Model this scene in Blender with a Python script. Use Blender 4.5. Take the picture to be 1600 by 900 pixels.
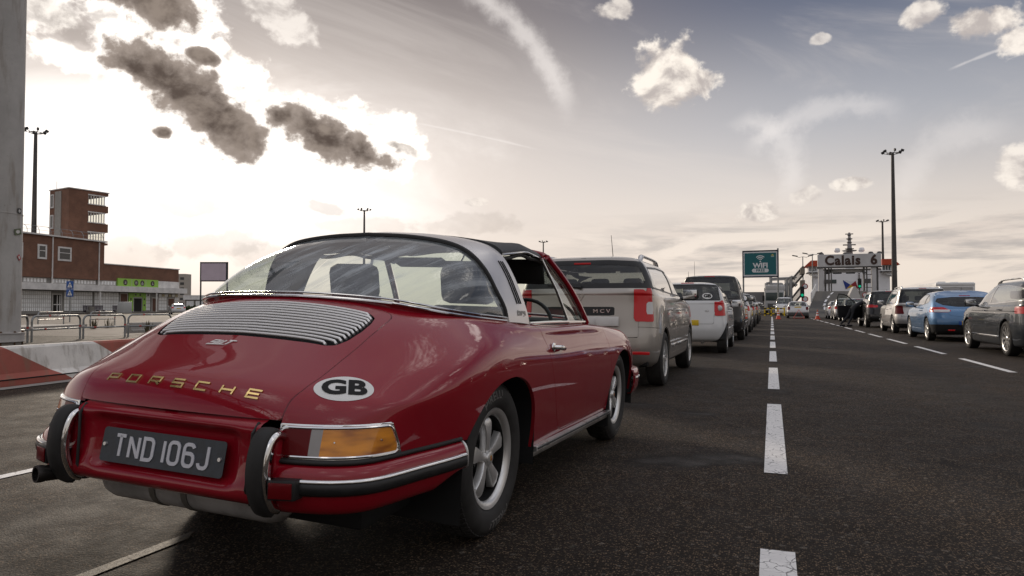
import bpy, bmesh, math, random
import numpy as np
from mathutils import Vector, Matrix
from mathutils.bvhtree import BVHTree
R = math.radians
random.seed(7)
rng = np.random.default_rng(7)
for o in list(bpy.data.objects):
    bpy.data.objects.remove(o, do_unlink=True)
scene = bpy.context.scene
COL = scene.collection

# ------------------------------------------------------------------ camera
cd = bpy.data.cameras.new("camera"); cam = bpy.data.objects.new("camera", cd); COL.objects.link(cam)
cd.sensor_width = 36; cd.lens = 1090 / 1600 * 36
cd.clip_start = 0.05; cd.clip_end = 20000
cam.location = (0, 0, 0.94)
cam.rotation_euler = (R(90 + 1.577), 0, R(20.42))
scene.camera = cam
scene.view_settings.view_transform = 'Standard'
scene.view_settings.look = 'None'
scene.view_settings.gamma = 1
scene.view_settings.exposure = 0.2
scene.render.resolution_x = 1024; scene.render.resolution_y = 576
scene.cycles.use_denoising = True
scene.cycles.max_bounces = 10
scene.cycles.transparent_max_bounces = 24
scene.cycles.caustics_reflective = False
scene.cycles.caustics_refractive = False
scene.cycles.sample_clamp_indirect = 6

# ------------------------------------------------------------------ sun + sky
SUN_AZ, SUN_EL = -45.0, 15.5      # degrees, azimuth measured from +Y (the lane), negative = left
def sph(az, el):
    a, e = R(az), R(el)
    return Vector((math.sin(a) * math.cos(e), math.cos(a) * math.cos(e), math.sin(e)))
SD = sph(SUN_AZ, SUN_EL)
ld = bpy.data.lights.new("sun", 'SUN'); ld.energy = 1.5; ld.angle = R(7.0); ld.color = (1.0, 0.86, 0.70)
sun = bpy.data.objects.new("sun", ld); COL.objects.link(sun)
sun.rotation_euler = (-SD).to_track_quat('-Z', 'Y').to_euler()
sun.location = (0, 0, 60)

class NT:
    """small helper to write node trees"""
    def __init__(s, tree):
        s.t = tree; s.n = tree.nodes; s.l = tree.links
    def node(s, kind, **kw):
        nd = s.n.new(kind)
        for k, v in kw.items():
            setattr(nd, k, v)
        return nd
    def put(s, nd, idx, v):
        if v is None: return
        if isinstance(v, bpy.types.NodeSocket): s.l.new(v, nd.inputs[idx])
        else: nd.inputs[idx].default_value = v
    def math(s, op, a, b=None, c=None, clamp=False):
        nd = s.node('ShaderNodeMath', operation=op); nd.use_clamp = clamp
        s.put(nd, 0, a); s.put(nd, 1, b); s.put(nd, 2, c)
        return nd.outputs[0]
    def vmath(s, op, a, b=None, out=0):
        nd = s.node('ShaderNodeVectorMath', operation=op)
        s.put(nd, 0, a); s.put(nd, 1, b)
        return nd.outputs[out]
    def mix(s, f, a, b, blend='MIX'):
        nd = s.node('ShaderNodeMix', data_type='RGBA', blend_type=blend)
        s.put(nd, 0, f)
        s.put(nd, 6, a if isinstance(a, bpy.types.NodeSocket) else (*a, 1)[:4])
        s.put(nd, 7, b if isinstance(b, bpy.types.NodeSocket) else (*b, 1)[:4])
        return nd.outputs[2]
    def ramp(s, f, lo, hi, a=0.0, b=1.0, smooth=True):
        nd = s.node('ShaderNodeMapRange', interpolation_type='SMOOTHSTEP' if smooth else 'LINEAR')
        for i, v in enumerate((f, lo, hi, a, b)): s.put(nd, i, v)
        return nd.outputs[0]
    def noise(s, vec, scale, detail=4, rough=0.55, dist=0.0, out='Fac'):
        nd = s.node('ShaderNodeTexNoise')
        s.put(nd, 'Vector', vec); nd.inputs['Scale'].default_value = scale
        nd.inputs['Detail'].default_value = detail; nd.inputs['Roughness'].default_value = rough
        nd.inputs['Distortion'].default_value = dist
        return nd.outputs[out]
    def comb(s, x, y, z):
        nd = s.node('ShaderNodeCombineXYZ')
        s.put(nd, 0, x); s.put(nd, 1, y); s.put(nd, 2, z)
        return nd.outputs[0]

def build_world():
    w = bpy.data.worlds.new("World"); scene.world = w; w.use_nodes = True
    t = NT(w.node_tree); t.n.clear()
    out = t.node('ShaderNodeOutputWorld'); bg = t.node('ShaderNodeBackground')
    t.l.new(bg.outputs[0], out.inputs[0])
    sky = t.node('ShaderNodeTexSky', sky_type='NISHITA'); sky.sun_disc = False
    sky.sun_elevation = R(SUN_EL); sky.sun_rotation = R(SUN_AZ)
    sky.air_density = 1.0; sky.dust_density = 3.0; sky.ozone_density = 1.2
    tc = t.node('ShaderNodeTexCoord'); d = t.vmath('NORMALIZE', tc.outputs['Generated'])
    sp = t.node('ShaderNodeSeparateXYZ'); t.l.new(d, sp.inputs[0])
    x, y, z = sp.outputs
    az = t.math('MULTIPLY', t.math('ARCTAN2', x, y), 57.2958)
    el = t.math('MULTIPLY', t.math('ARCSINE', z), 57.2958)
    # flat cloud-layer coordinates: a plane high above the ground, so clouds crowd towards the horizon
    zz = t.math('MAXIMUM', z, 0.03)
    pl = t.comb(t.math('DIVIDE', x, zz), t.math('DIVIDE', y, zz), 0.0)
    dsun = t.vmath('DOT_PRODUCT', d, tuple(SD), out=1)
    ang = t.math('MULTIPLY', t.math('ARCCOSINE', t.math('MINIMUM', dsun, 1.0)), 57.2958)
    ang = t.math('MAXIMUM', ang, 0.0)
    nz_big = t.noise(t.comb(t.math('MULTIPLY', az, 0.05), t.math('MULTIPLY', el, 0.09), 0.0), 1.0, 6, 0.6, 0.6)
    # sky: desaturated Nishita, blue overhead, cream at the horizon
    # everything below is in display-linear units and divided by the Background strength at the end
    S = 0.1
    bright = t.mix(1.0, sky.outputs[0], (S, S, S), 'MULTIPLY')
    blue = t.mix(t.ramp(el, 3, 15), (0.76, 0.665, 0.58), (0.38, 0.385, 0.415))
    blue = t.mix(t.ramp(el, 12, 25), blue, (0.078, 0.100, 0.165))
    blue = t.mix(t.ramp(el, 27, 42), blue, (0.46, 0.47, 0.53))  # unseen overhead sky brightened as added fill for the cars
    back = t.ramp(ang, 80, 120)
    blue = t.mix(back, blue, t.mix(t.ramp(el, 12, 38), (0.36, 0.335, 0.32), (0.46, 0.48, 0.55)))  # unseen sky behind the camera lifted as added fill light
    base = t.mix(0.04, blue, bright)
    # warm away from the sun to the left, thin high veil
    gl = t.math('POWER', t.math('MAXIMUM', t.ramp(ang, 62, 0, 0, 1, False), 0.0), 1.9)
    veil = t.mix(t.ramp(ang, 70, 12), base, (0.245, 0.205, 0.185))
    base = t.mix(t.math('MULTIPLY', t.ramp(ang, 55, 20), 0.8), base, veil)
    gadd = t.mix(t.math('MULTIPLY', t.math('MULTIPLY', gl, t.ramp(el, 26, 9)), 1.0), (0, 0, 0), (0.95, 0.86, 0.78))
    base = t.mix(1.0, base, gadd, 'ADD')
    # big glow round the hidden sun, stretched along the horizon
    gx = t.math('MULTIPLY', t.math('SUBTRACT', az, SUN_AZ - 1.0), 1 / 21.0)
    gy = t.math('MULTIPLY', t.math('SUBTRACT', el, SUN_EL - 6.8), 1 / 8.2)
    gr = t.math('SQRT', t.math('ADD', t.math('MULTIPLY', gx, gx), t.math('MULTIPLY', gy, gy)))
    gm = t.math('ADD', gr, t.math('MULTIPLY', t.math('SUBTRACT', nz_big, 0.5), 1.5))
    base = t.mix(t.math('MULTIPLY', t.ramp(gm, 1.3, 0.45), t.ramp(t.math('ADD', el, t.math('MULTIPLY', nz_big, 6.0)), 28, 19)), base, t.mix(t.ramp(el, 1, 9), (0.92, 0.80, 0.70), (1.30, 1.22, 1.15)))
    # streaky cirrus
    ca = t.noise(t.comb(t.math('MULTIPLY', az, 0.022), t.math('ADD', t.math('MULTIPLY', el, 0.11), t.math('MULTIPLY', az, 0.03)), 3.3), 1.4, 8, 0.62, 0.8)
    cir = t.math('MULTIPLY', t.ramp(ca, 0.44, 0.72), t.ramp(el, 3, 12))
    base = t.mix(t.math('MULTIPLY', cir, 0.38), base, (0.68, 0.62, 0.58))
    # contrails / long wisps : (az, el) start, end, width, strength
    nf = t.noise(t.comb(t.math('MULTIPLY', az, 0.5), t.math('MULTIPLY', el, 0.5), 0.0), 1.0, 6, 0.65)
    nf0 = t.math('SUBTRACT', nf, 0.5)
    for (a0, e0, a1, e1, wd, st) in WISPS:
        dx, dy = a1 - a0, e1 - e0; L = math.hypot(dx, dy); ux, uy = dx / L, dy / L
        px = t.math('SUBTRACT', az, a0); py = t.math('SUBTRACT', el, e0)
        u = t.math('DIVIDE', t.math('ADD', t.math('MULTIPLY', px, ux), t.math('MULTIPLY', py, uy)), L)
        v = t.math('ADD', t.math('MULTIPLY', px, -uy), t.math('MULTIPLY', py, ux))
        # gentle bow
        v = t.math('ADD', v, t.math('MULTIPLY', t.math('SINE', t.math('MULTIPLY', u, 3.14159)), -wd * 1.2))
        v = t.math('ADD', t.math('ABSOLUTE', v), t.math('MULTIPLY', nf0, wd * 1.6))
        m = t.math('MULTIPLY', t.ramp(v, wd, 0.0), t.math('MULTIPLY', t.ramp(u, -0.02, 0.15), t.ramp(u, 1.03, 0.75)))
        base = t.mix(t.math('MULTIPLY', m, st), base, (0.92, 0.86, 0.82))
    # low stratus bank above the horizon
    sb = t.noise(t.comb(t.math('MULTIPLY', az, 0.045), t.math('MULTIPLY', el, 0.33), 1.7), 1.5, 8, 0.6, 0.5)
    bank = t.math('MULTIPLY', t.ramp(sb, 0.43, 0.57), t.math('MULTIPLY', t.ramp(el, 8.5, 5.0), t.ramp(ang, 22, 44)))
    bank_c = t.mix(t.ramp(t.noise(t.comb(t.math('MULTIPLY', az, 0.1), t.math('MULTIPLY', el, 0.6), 0.0), 1.6, 6, 0.6), 0.4, 0.62), (0.36, 0.335, 0.325), (0.62, 0.54, 0.485))
    base = t.mix(t.math('MULTIPLY', bank, 0.72), base, bank_c)
    haze_low = t.ramp(el, 2.6, 0.0)
    base = t.mix(t.math('MULTIPLY', haze_low, 0.55), base, (0.72, 0.62, 0.53))
    # cumulus puffs: az, el, half width, half height, tilt deg, darkness (1 = backlit dark core), rim, seed
    n1 = t.noise(t.comb(t.math('MULTIPLY', az, 0.30), t.math('MULTIPLY', el, 0.36), 0.0), 1.0, 9, 0.56, 0.25)
    n2 = t.noise(t.comb(t.math('MULTIPLY', az, 0.9), t.math('MULTIPLY', el, 1.0), 5.0), 1.0, 6, 0.6, 0.2)
    # light falls from the sun side: shift the noise lookup towards the sun for a lit edge
    n1s = t.noise(t.comb(t.math('ADD', t.math('MULTIPLY', az, 0.30), -0.16), t.math('ADD', t.math('MULTIPLY', el, 0.36), 0.30), 0.0), 1.0, 9, 0.56, 0.25)
    relief = t.math('SUBTRACT', n1, n1s)
    nn = t.math('ADD', t.math('MULTIPLY', t.math('SUBTRACT', n1, 0.5), 1.9), t.math('MULTIPLY', t.math('SUBTRACT', n2, 0.5), 0.9))
    nb = t.math('ADD', t.math('MULTIPLY', t.math('SUBTRACT', n1, 0.5), 2.2), t.math('MULTIPLY', t.math('SUBTRACT', n2, 0.5), 0.9))
    def blob(a0, e0, hw, hh, tilt):
        c, s_ = math.cos(R(tilt)), math.sin(R(tilt))
        px = t.math('SUBTRACT', az, a0); py = t.math('SUBTRACT', el, e0)
        u = t.math('DIVIDE', t.math('ADD', t.math('MULTIPLY', px, c), t.math('MULTIPLY', py, s_)), hw)
        v = t.math('DIVIDE', t.math('SUBTRACT', t.math('MULTIPLY', py, c), t.math('MULTIPLY', px, s_)), hh)
        return t.math('SUBTRACT', 1.0, t.math('SQRT', t.math('ADD', t.math('MULTIPLY', u, u), t.math('MULTIPLY', v, v))))
    core_f = None
    for (a0, e0, hw, hh, tilt, dark, dens) in PUFFS:
        r_ = blob(a0, e0, hw, hh, tilt)
        if dark == 1 and dens > 0.8:
            core_f = r_ if core_f is None else t.math('SMOOTH_MAX', core_f, r_, 0.25)
            continue
        f = t.math('ADD', r_, nn if hw < 10 else nb)
        m = t.ramp(f, 0.02, 0.42 if hw < 10 else 1.3)
        if dark == 3: col = t.mix(t.ramp(relief, -0.16, 0.05), (0.72, 0.66, 0.61), (1.5, 1.4, 1.28))
        elif dark == 2: col = t.mix(t.ramp(relief, -0.14, 0.10), (1.1, 1.05, 1.02), (2.2, 2.1, 2.0))
        elif dark == 1: col = t.mix(t.ramp(relief, -0.10, 0.14), (0.20, 0.165, 0.145), (0.42, 0.36, 0.32))
        else: col = t.mix(t.ramp(relief, -0.12, 0.12), (0.47, 0.42, 0.395), (0.92, 0.84, 0.75))
        base = t.mix(t.math('MULTIPLY', m, dens), base, col)
    # the backlit dark clouds: one body, white burning rim, brown-grey core
    f = t.math('ADD', core_f, nn)
    lit = t.mix(t.ramp(relief, -0.12, 0.16), (0.095, 0.072, 0.060), (0.27, 0.22, 0.185))
    lit = t.mix(t.ramp(f, 0.75, 0.15), lit, (0.36, 0.30, 0.26))
    base = t.mix(t.ramp(f, -0.42, 0.02), base, (1.30, 1.21, 1.12))
    base = t.mix(t.ramp(f, -0.02, 0.32), base, lit)
    # below the horizon: dull ground colour
    base = t.mix(t.ramp(el, -0.2, -1.5), base, (0.10, 0.09, 0.08))
    fin = t.mix(1.0, base, (1 / S, 1 / S, 1 / S), 'MULTIPLY')
    t.l.new(fin, bg.inputs[0]); bg.inputs[1].default_value = S

def ae(px, py):
    """azimuth / elevation of a direction noted on the 1600 x 900 reference (used for cloud positions only)"""
    th, pt = R(20.42), R(1.577)
    v = Vector(((px - 800) / 1090, 1.0, -(py - 450) / 1090))
    v = Matrix.Rotation(pt, 3, 'X') @ v
    v = Matrix.Rotation(th, 3, 'Z') @ v
    v.normalize()
    return math.degrees(math.atan2(v.x, v.y)), math.degrees(math.asin(v.z))
WISPS = []
for (x0, y0, x1, y1, wd, st) in ((725, -20, 895, 190, 1.35, 0.5), (1150, 180, 1235, 320, 1.6, 0.30), (640, 190, 850, 236, 0.12, 0.3),
                                 (1160, 235, 1420, 165, 1.2, 0.28), (1480, 110, 1640, 55, 0.15, 0.3), (1400, 330, 1600, 190, 1.8, 0.2)):
    WISPS.append((*ae(x0, y0), *ae(x1, y1), wd, st))
PUFFS = []
for (x0, y0, hw, hh, tilt, dark, dens) in (
        # white halo clouds first, dark cores on top
        (370, 115, 4.6, 2.2, -26, 3, 0.95), (590, 200, 4.2, 2.0, -18, 3, 0.95), (110, 88, 3.0, 1.2, -10, 3, 0.8), (440, 30, 4, 1.5, -20, 3, .35), (60, 20, 3.5, 1.6, 0, 3, .8), (180, 35, 3.0, 1.3, -10, 3, .9),
        (238, 2, 4.4, 1.7, -12, 1, 0.97), (100, 40, 4.0, 1.3, -25, 1, 0.35),
        (280, 140, 5.4, 2.3, -26, 1, 1.0), (345, 188, 3.9, 2.4, -36, 1, 1.0), (218, 112, 2.2, 1.3, -15, 1, 1.0), (255, 207, 0.8, 0.5, 0, 1, 0.9), (318, 88, 1.3, .6, -10, 1, .85),
        (505, 212, 4.4, 1.9, -22, 1, 0.97), (560, 238, 3.2, 1.5, -20, 1, 0.97), (440, 180, 1.8, 1.1, 0, 1, 0.95), (622, 232, 1.6, 0.6, -15, 1, 0.7),
        (300, 322, 3.2, 0.8, 0, 1, 0.28), (512, 328, 2.2, 0.7, -12, 1, 0.35), (330, 385, 4.5, 1.3, 5, 1, 0.24), (560, 352, 5.0, 1.0, 0, 1, 0.22), (180, 395, 5, 1.2, 0, 1, 0.18), (440, 400, 5, 1.2, 0, 1, .2), (740, 350, 5, 1.2, 0, 1, .2),
        (1045, 118, 3.5, 3.0, 12, 0, 1.0), (1090, 128, 2.2, 1.3, 10, 0, 0.9), (962, 14, 1.6, 0.9, 0, 0, 0.7), (1282, 60, 0.9, 0.5, 0, 0, 0.6), (1545, 36, 2.6, 1.3, 0, 0, 0.95),
        (1590, 62, 1.8, 1.0, 0, 0, 0.9), (1440, 22, 1.4, 1.0, 0, 0, 0.8), (1590, 258, 1.6, 1.5, 0, 0, 0.75),
        (1338, 286, 1.6, 0.55, 4, 0, 0.75), (1185, 332, 1.8, 1.0, 0, 0, 0.8), (740, 316, 1.4, 0.45, 0, 0, 0.5), (1260, 305, 1.3, 0.8, 0, 0, 0.5)):
    PUFFS.append((*ae(x0, y0), hw, hh, tilt, dark, dens))
# unseen bright clouds added behind the photographer as fill and paint reflections
for (a0, e0, hw, hh) in ((60, 24, 12, 5), (95, 34, 16, 7), (150, 30, 20, 8), (-150, 26, 18, 7), (20, 62, 16, 11), (180, 55, 22, 11), (120, 58, 18, 10), (75, 48, 10, 5), (-135, 50, 18, 9)):
    PUFFS.append((a0, e0, hw, hh, 10, 2, 0.9))
for (a0, e0, hw, hh) in ((28, 39, 15, 6), (-5, 46, 12, 6), (60, 44, 12, 6), (5, 34, 7, 2.5), (48, 31, 6, 2)):
    PUFFS.append((a0, e0, hw, hh, 8, 2, 0.8))  # unseen bright clouds added above the view for highlights on the paint
PUFFS.append((-88, 46, 30, 15, 0, 1, 0.8)); PUFFS.append((-125, 38, 16, 8, 0, 1, 0.7))  # unseen dark clouds added to deepen the engine lid's reflection
build_world()

# ------------------------------------------------------------------ materials
MATS = {}
def pmat(name, base, rough=0.5, metal=0.0, coat=0.0, spec=0.5, trans=0.0, ior=1.45, bump=None, var=None, alpha=1.0, emit=None, coat_rough=0.03, sheen=0.0):
    """Principled material; var=(scale, amount) mottles the colour, bump=(scale, strength, distance)"""
    if name in MATS: return MATS[name]
    m = bpy.data.materials.new(name); m.use_nodes = True
    t = NT(m.node_tree); b = t.n['Principled BSDF']
    b.inputs['Base Color'].default_value = (*base, 1); b.inputs['Roughness'].default_value = rough
    b.inputs['Metallic'].default_value = metal; b.inputs['Coat Weight'].default_value = coat
    b.inputs['Coat Roughness'].default_value = coat_rough
    b.inputs['Specular IOR Level'].default_value = spec; b.inputs['Transmission Weight'].default_value = trans
    b.inputs['IOR'].default_value = ior; b.inputs['Alpha'].default_value = alpha
    tc = t.node('ShaderNodeTexCoord').outputs['Object']
    if var:
        n = t.noise(tc, var[0], 6, 0.6)
        k = var[1]
        lo = tuple(c * (1 - k) for c in base); hi = tuple(min(1, c * (1 + k)) for c in base)
        t.l.new(t.mix(t.ramp(n, 0.35, 0.65), lo, hi), b.inputs['Base Color'])
        t.l.new(t.ramp(n, 0.3, 0.7, max(0, rough - 0.08), min(1, rough + 0.08)), b.inputs['Roughness'])
    if bump:
        bn = t.node('ShaderNodeBump'); bn.inputs['Strength'].default_value = bump[1]; bn.inputs['Distance'].default_value = bump[2]
        t.l.new(t.noise(tc, bump[0], 5, 0.6), bn.inputs['Height']); t.l.new(bn.outputs[0], b.inputs['Normal'])
    if emit:
        b.inputs['Emission Color'].default_value = (*emit[:3], 1); b.inputs['Emission Strength'].default_value = emit[3]
    MATS[name] = m
    return m

def glass_mat(name, tint=(0.75, 0.82, 0.78), refl=1.0, rough=0.0, dirt=0.0):
    """thin car glass: transparent sheet with a Fresnel reflection, a little dirt and smears"""
    if name in MATS: return MATS[name]
    m = bpy.data.materials.new(name); m.use_nodes = True
    t = NT(m.node_tree); t.n.clear()
    out = t.node('ShaderNodeOutputMaterial'); tr = t.node('ShaderNodeBsdfTransparent'); gl = t.node('ShaderNodeBsdfGlossy')
    tr.inputs[0].default_value = (*tint, 1); gl.inputs['Roughness'].default_value = rough
    fr = t.node('ShaderNodeFresnel'); fr.inputs[0].default_value = 1.52
    mx = t.node('ShaderNodeMixShader')
    geo = t.node('ShaderNodeNewGeometry')
    f = t.math('MULTIPLY', fr.outputs[0], refl, clamp=True)
    # a thin sheet reflects from both of its faces; same from the inside
    lw = t.node('ShaderNodeLayerWeight'); lw.inputs[0].default_value = 0.5
    f = t.math('MINIMUM', t.math('ADD', 0.045, t.math('MULTIPLY', t.math('POWER', lw.outputs['Facing'], 5.0), 0.9)), 1.0)
    f = t.math('MULTIPLY', f, refl, clamp=True)
    t.l.new(f, mx.inputs[0]); t.l.new(tr.outputs[0], mx.inputs[1]); t.l.new(gl.outputs[0], mx.inputs[2])
    last = mx.outputs[0]
    if dirt > 0:
        tc = t.node('ShaderNodeTexCoord').outputs['Object']
        n = t.noise(tc, 7.0, 7, 0.65); df = t.node('ShaderNodeBsdfDiffuse'); df.inputs[0].default_value = (0.55, 0.52, 0.48, 1)
        m2 = t.node('ShaderNodeMixShader')
        t.l.new(t.ramp(n, 0.4, 0.75, dirt * 0.35, dirt), m2.inputs[0]); t.l.new(last, m2.inputs[1]); t.l.new(df.outputs[0], m2.inputs[2])
        last = m2.outputs[0]
    t.l.new(last, out.inputs[0])
    MATS[name] = m
    return m

def paint(name, base, metal=0.0, rough=0.32, flake=0.0, dust=0.06):
    """car paint: coloured base under clear coat, faint dust and orange peel"""
    if name in MATS: return MATS[name]
    m = bpy.data.materials.new(name); m.use_nodes = True
    t = NT(m.node_tree); b = t.n['Principled BSDF']
    tc = t.node('ShaderNodeTexCoord').outputs['Object']
    n = t.noise(tc, 2.3, 7, 0.62)
    dn = t.math('MULTIPLY', t.ramp(n, 0.38, 0.75), dust)
    t.l.new(t.mix(dn, base, (0.33, 0.29, 0.25)), b.inputs['Base Color'])
    t.l.new(t.ramp(n, 0.3, 0.8, rough, rough + 0.12), b.inputs['Roughness'])
    b.inputs['Metallic'].default_value = metal
    b.inputs['Specular IOR Level'].default_value = 0.08
    b.inputs['Coat Weight'].default_value = 1.0
    t.l.new(t.ramp(n, 0.35, 0.85, 0.0, 0.05), b.inputs['Coat Roughness'])
    b.inputs['Coat IOR'].default_value = 1.5
    bn = t.node('ShaderNodeBump'); bn.inputs['Strength'].default_value = 0.06; bn.inputs['Distance'].default_value = 0.0005
    t.l.new(t.noise(tc, 60, 2, 0.5), bn.inputs['Height']); t.l.new(bn.outputs[0], b.inputs['Coat Normal'])
    if flake:
        vo = t.node('ShaderNodeTexVoronoi'); vo.inputs['Scale'].default_value = 900; t.l.new(tc, vo.inputs['Vector'])
        bm_ = t.node('ShaderNodeBump'); bm_.inputs['Strength'].default_value = flake; bm_.inputs['Distance'].default_value = 0.0006
        t.l.new(vo.outputs['Distance'], bm_.inputs['Height']); t.l.new(bm_.outputs[0], b.inputs['Normal'])
    MATS[name] = m
    return m

CHROME = pmat('chrome', (0.82, 0.81, 0.79), 0.10, 1.0)
STEEL = pmat('brushed_steel', (0.62, 0.60, 0.58), 0.28, 1.0, var=(5, 0.05))
ALU = pmat('aluminium', (0.66, 0.65, 0.64), 0.33, 0.9, var=(12, 0.07))
RUBBER = pmat('rubber', (0.022, 0.021, 0.020), 0.62, var=(14, 0.2))
BLACKTRIM = pmat('black_trim', (0.018, 0.018, 0.018), 0.42, var=(20, 0.15))
BLACK = pmat('matt_black', (0.010, 0.010, 0.010), 0.8)
TYRE = pmat('tyre', (0.030, 0.028, 0.026), 0.78, var=(18, 0.25), bump=(160, 0.2, 0.001))
DARKINT = pmat('interior', (0.030, 0.030, 0.031), 0.7, bump=(200, 0.2, 0.001))
WHITEPLAST = pmat('white_paint', (0.78, 0.77, 0.74), 0.45, var=(3, 0.04))
REDLENS = pmat('red_lens', (0.60, 0.010, 0.014), 0.25, coat=0.4, bump=(60, 0.25, 0.002))
DARKREDLENS = pmat('dark_red_lens', (0.13, 0.003, 0.006), 0.3, spec=0.2, coat=0.2, bump=(60, 0.2, 0.001))
CLEARLENS = pmat('clear_lens', (0.33, 0.31, 0.30), 0.15, coat=1.0, bump=(60, 0.4, 0.002))
YELLOWPLATE = pmat('yellow_plate', (0.75, 0.50, 0.03), 0.45)

# ------------------------------------------------------------------ object helpers
def empty(name, label, cat, loc=(0, 0, 0), rotz=0.0, group=None, kind=None):
    o = bpy.data.objects.new(name, None); COL.objects.link(o)
    o.empty_display_size = 0.2
    o.location = loc; o.rotation_euler = (0, 0, rotz)
    tag(o, label, cat, group, kind)
    return o
def tag(o, label=None, cat=None, group=None, kind=None):
    if label: o['label'] = label
    if cat: o['category'] = cat
    if group: o['group'] = group
    if kind: o['kind'] = kind
    return o
def mesh_obj(name, V, F, mat, parent=None, smooth=True, normals=None, label=None, auto=None):
    me = bpy.data.meshes.new(name)
    V = np.asarray(V, float)
    me.from_pydata(V.tolist(), [], [list(map(int, f)) for f in F])
    if isinstance(mat, (list, tuple)):
        for m_ in mat: me.materials.append(m_)
    elif mat is not None: me.materials.append(mat)
    me.polygons.foreach_set('use_smooth', [bool(smooth)] * len(me.polygons))
    me.update()
    if normals is not None:
        me.normals_split_custom_set_from_vertices([tuple(n) for n in normals])
    elif auto is not None and smooth:
        sharp_by_angle(me, auto)
    o = bpy.data.objects.new(name, me); COL.objects.link(o)
    if parent is not None: o.parent = parent
    if label: o['label'] = label
    return o
def sharp_by_angle(me, deg):
    bm = bmesh.new(); bm.from_mesh(me); c = R(deg)
    for e in bm.edges:
        if len(e.link_faces) == 2 and e.calc_face_angle(0) > c: e.smooth = False
    bm.to_mesh(me); bm.free()

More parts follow.
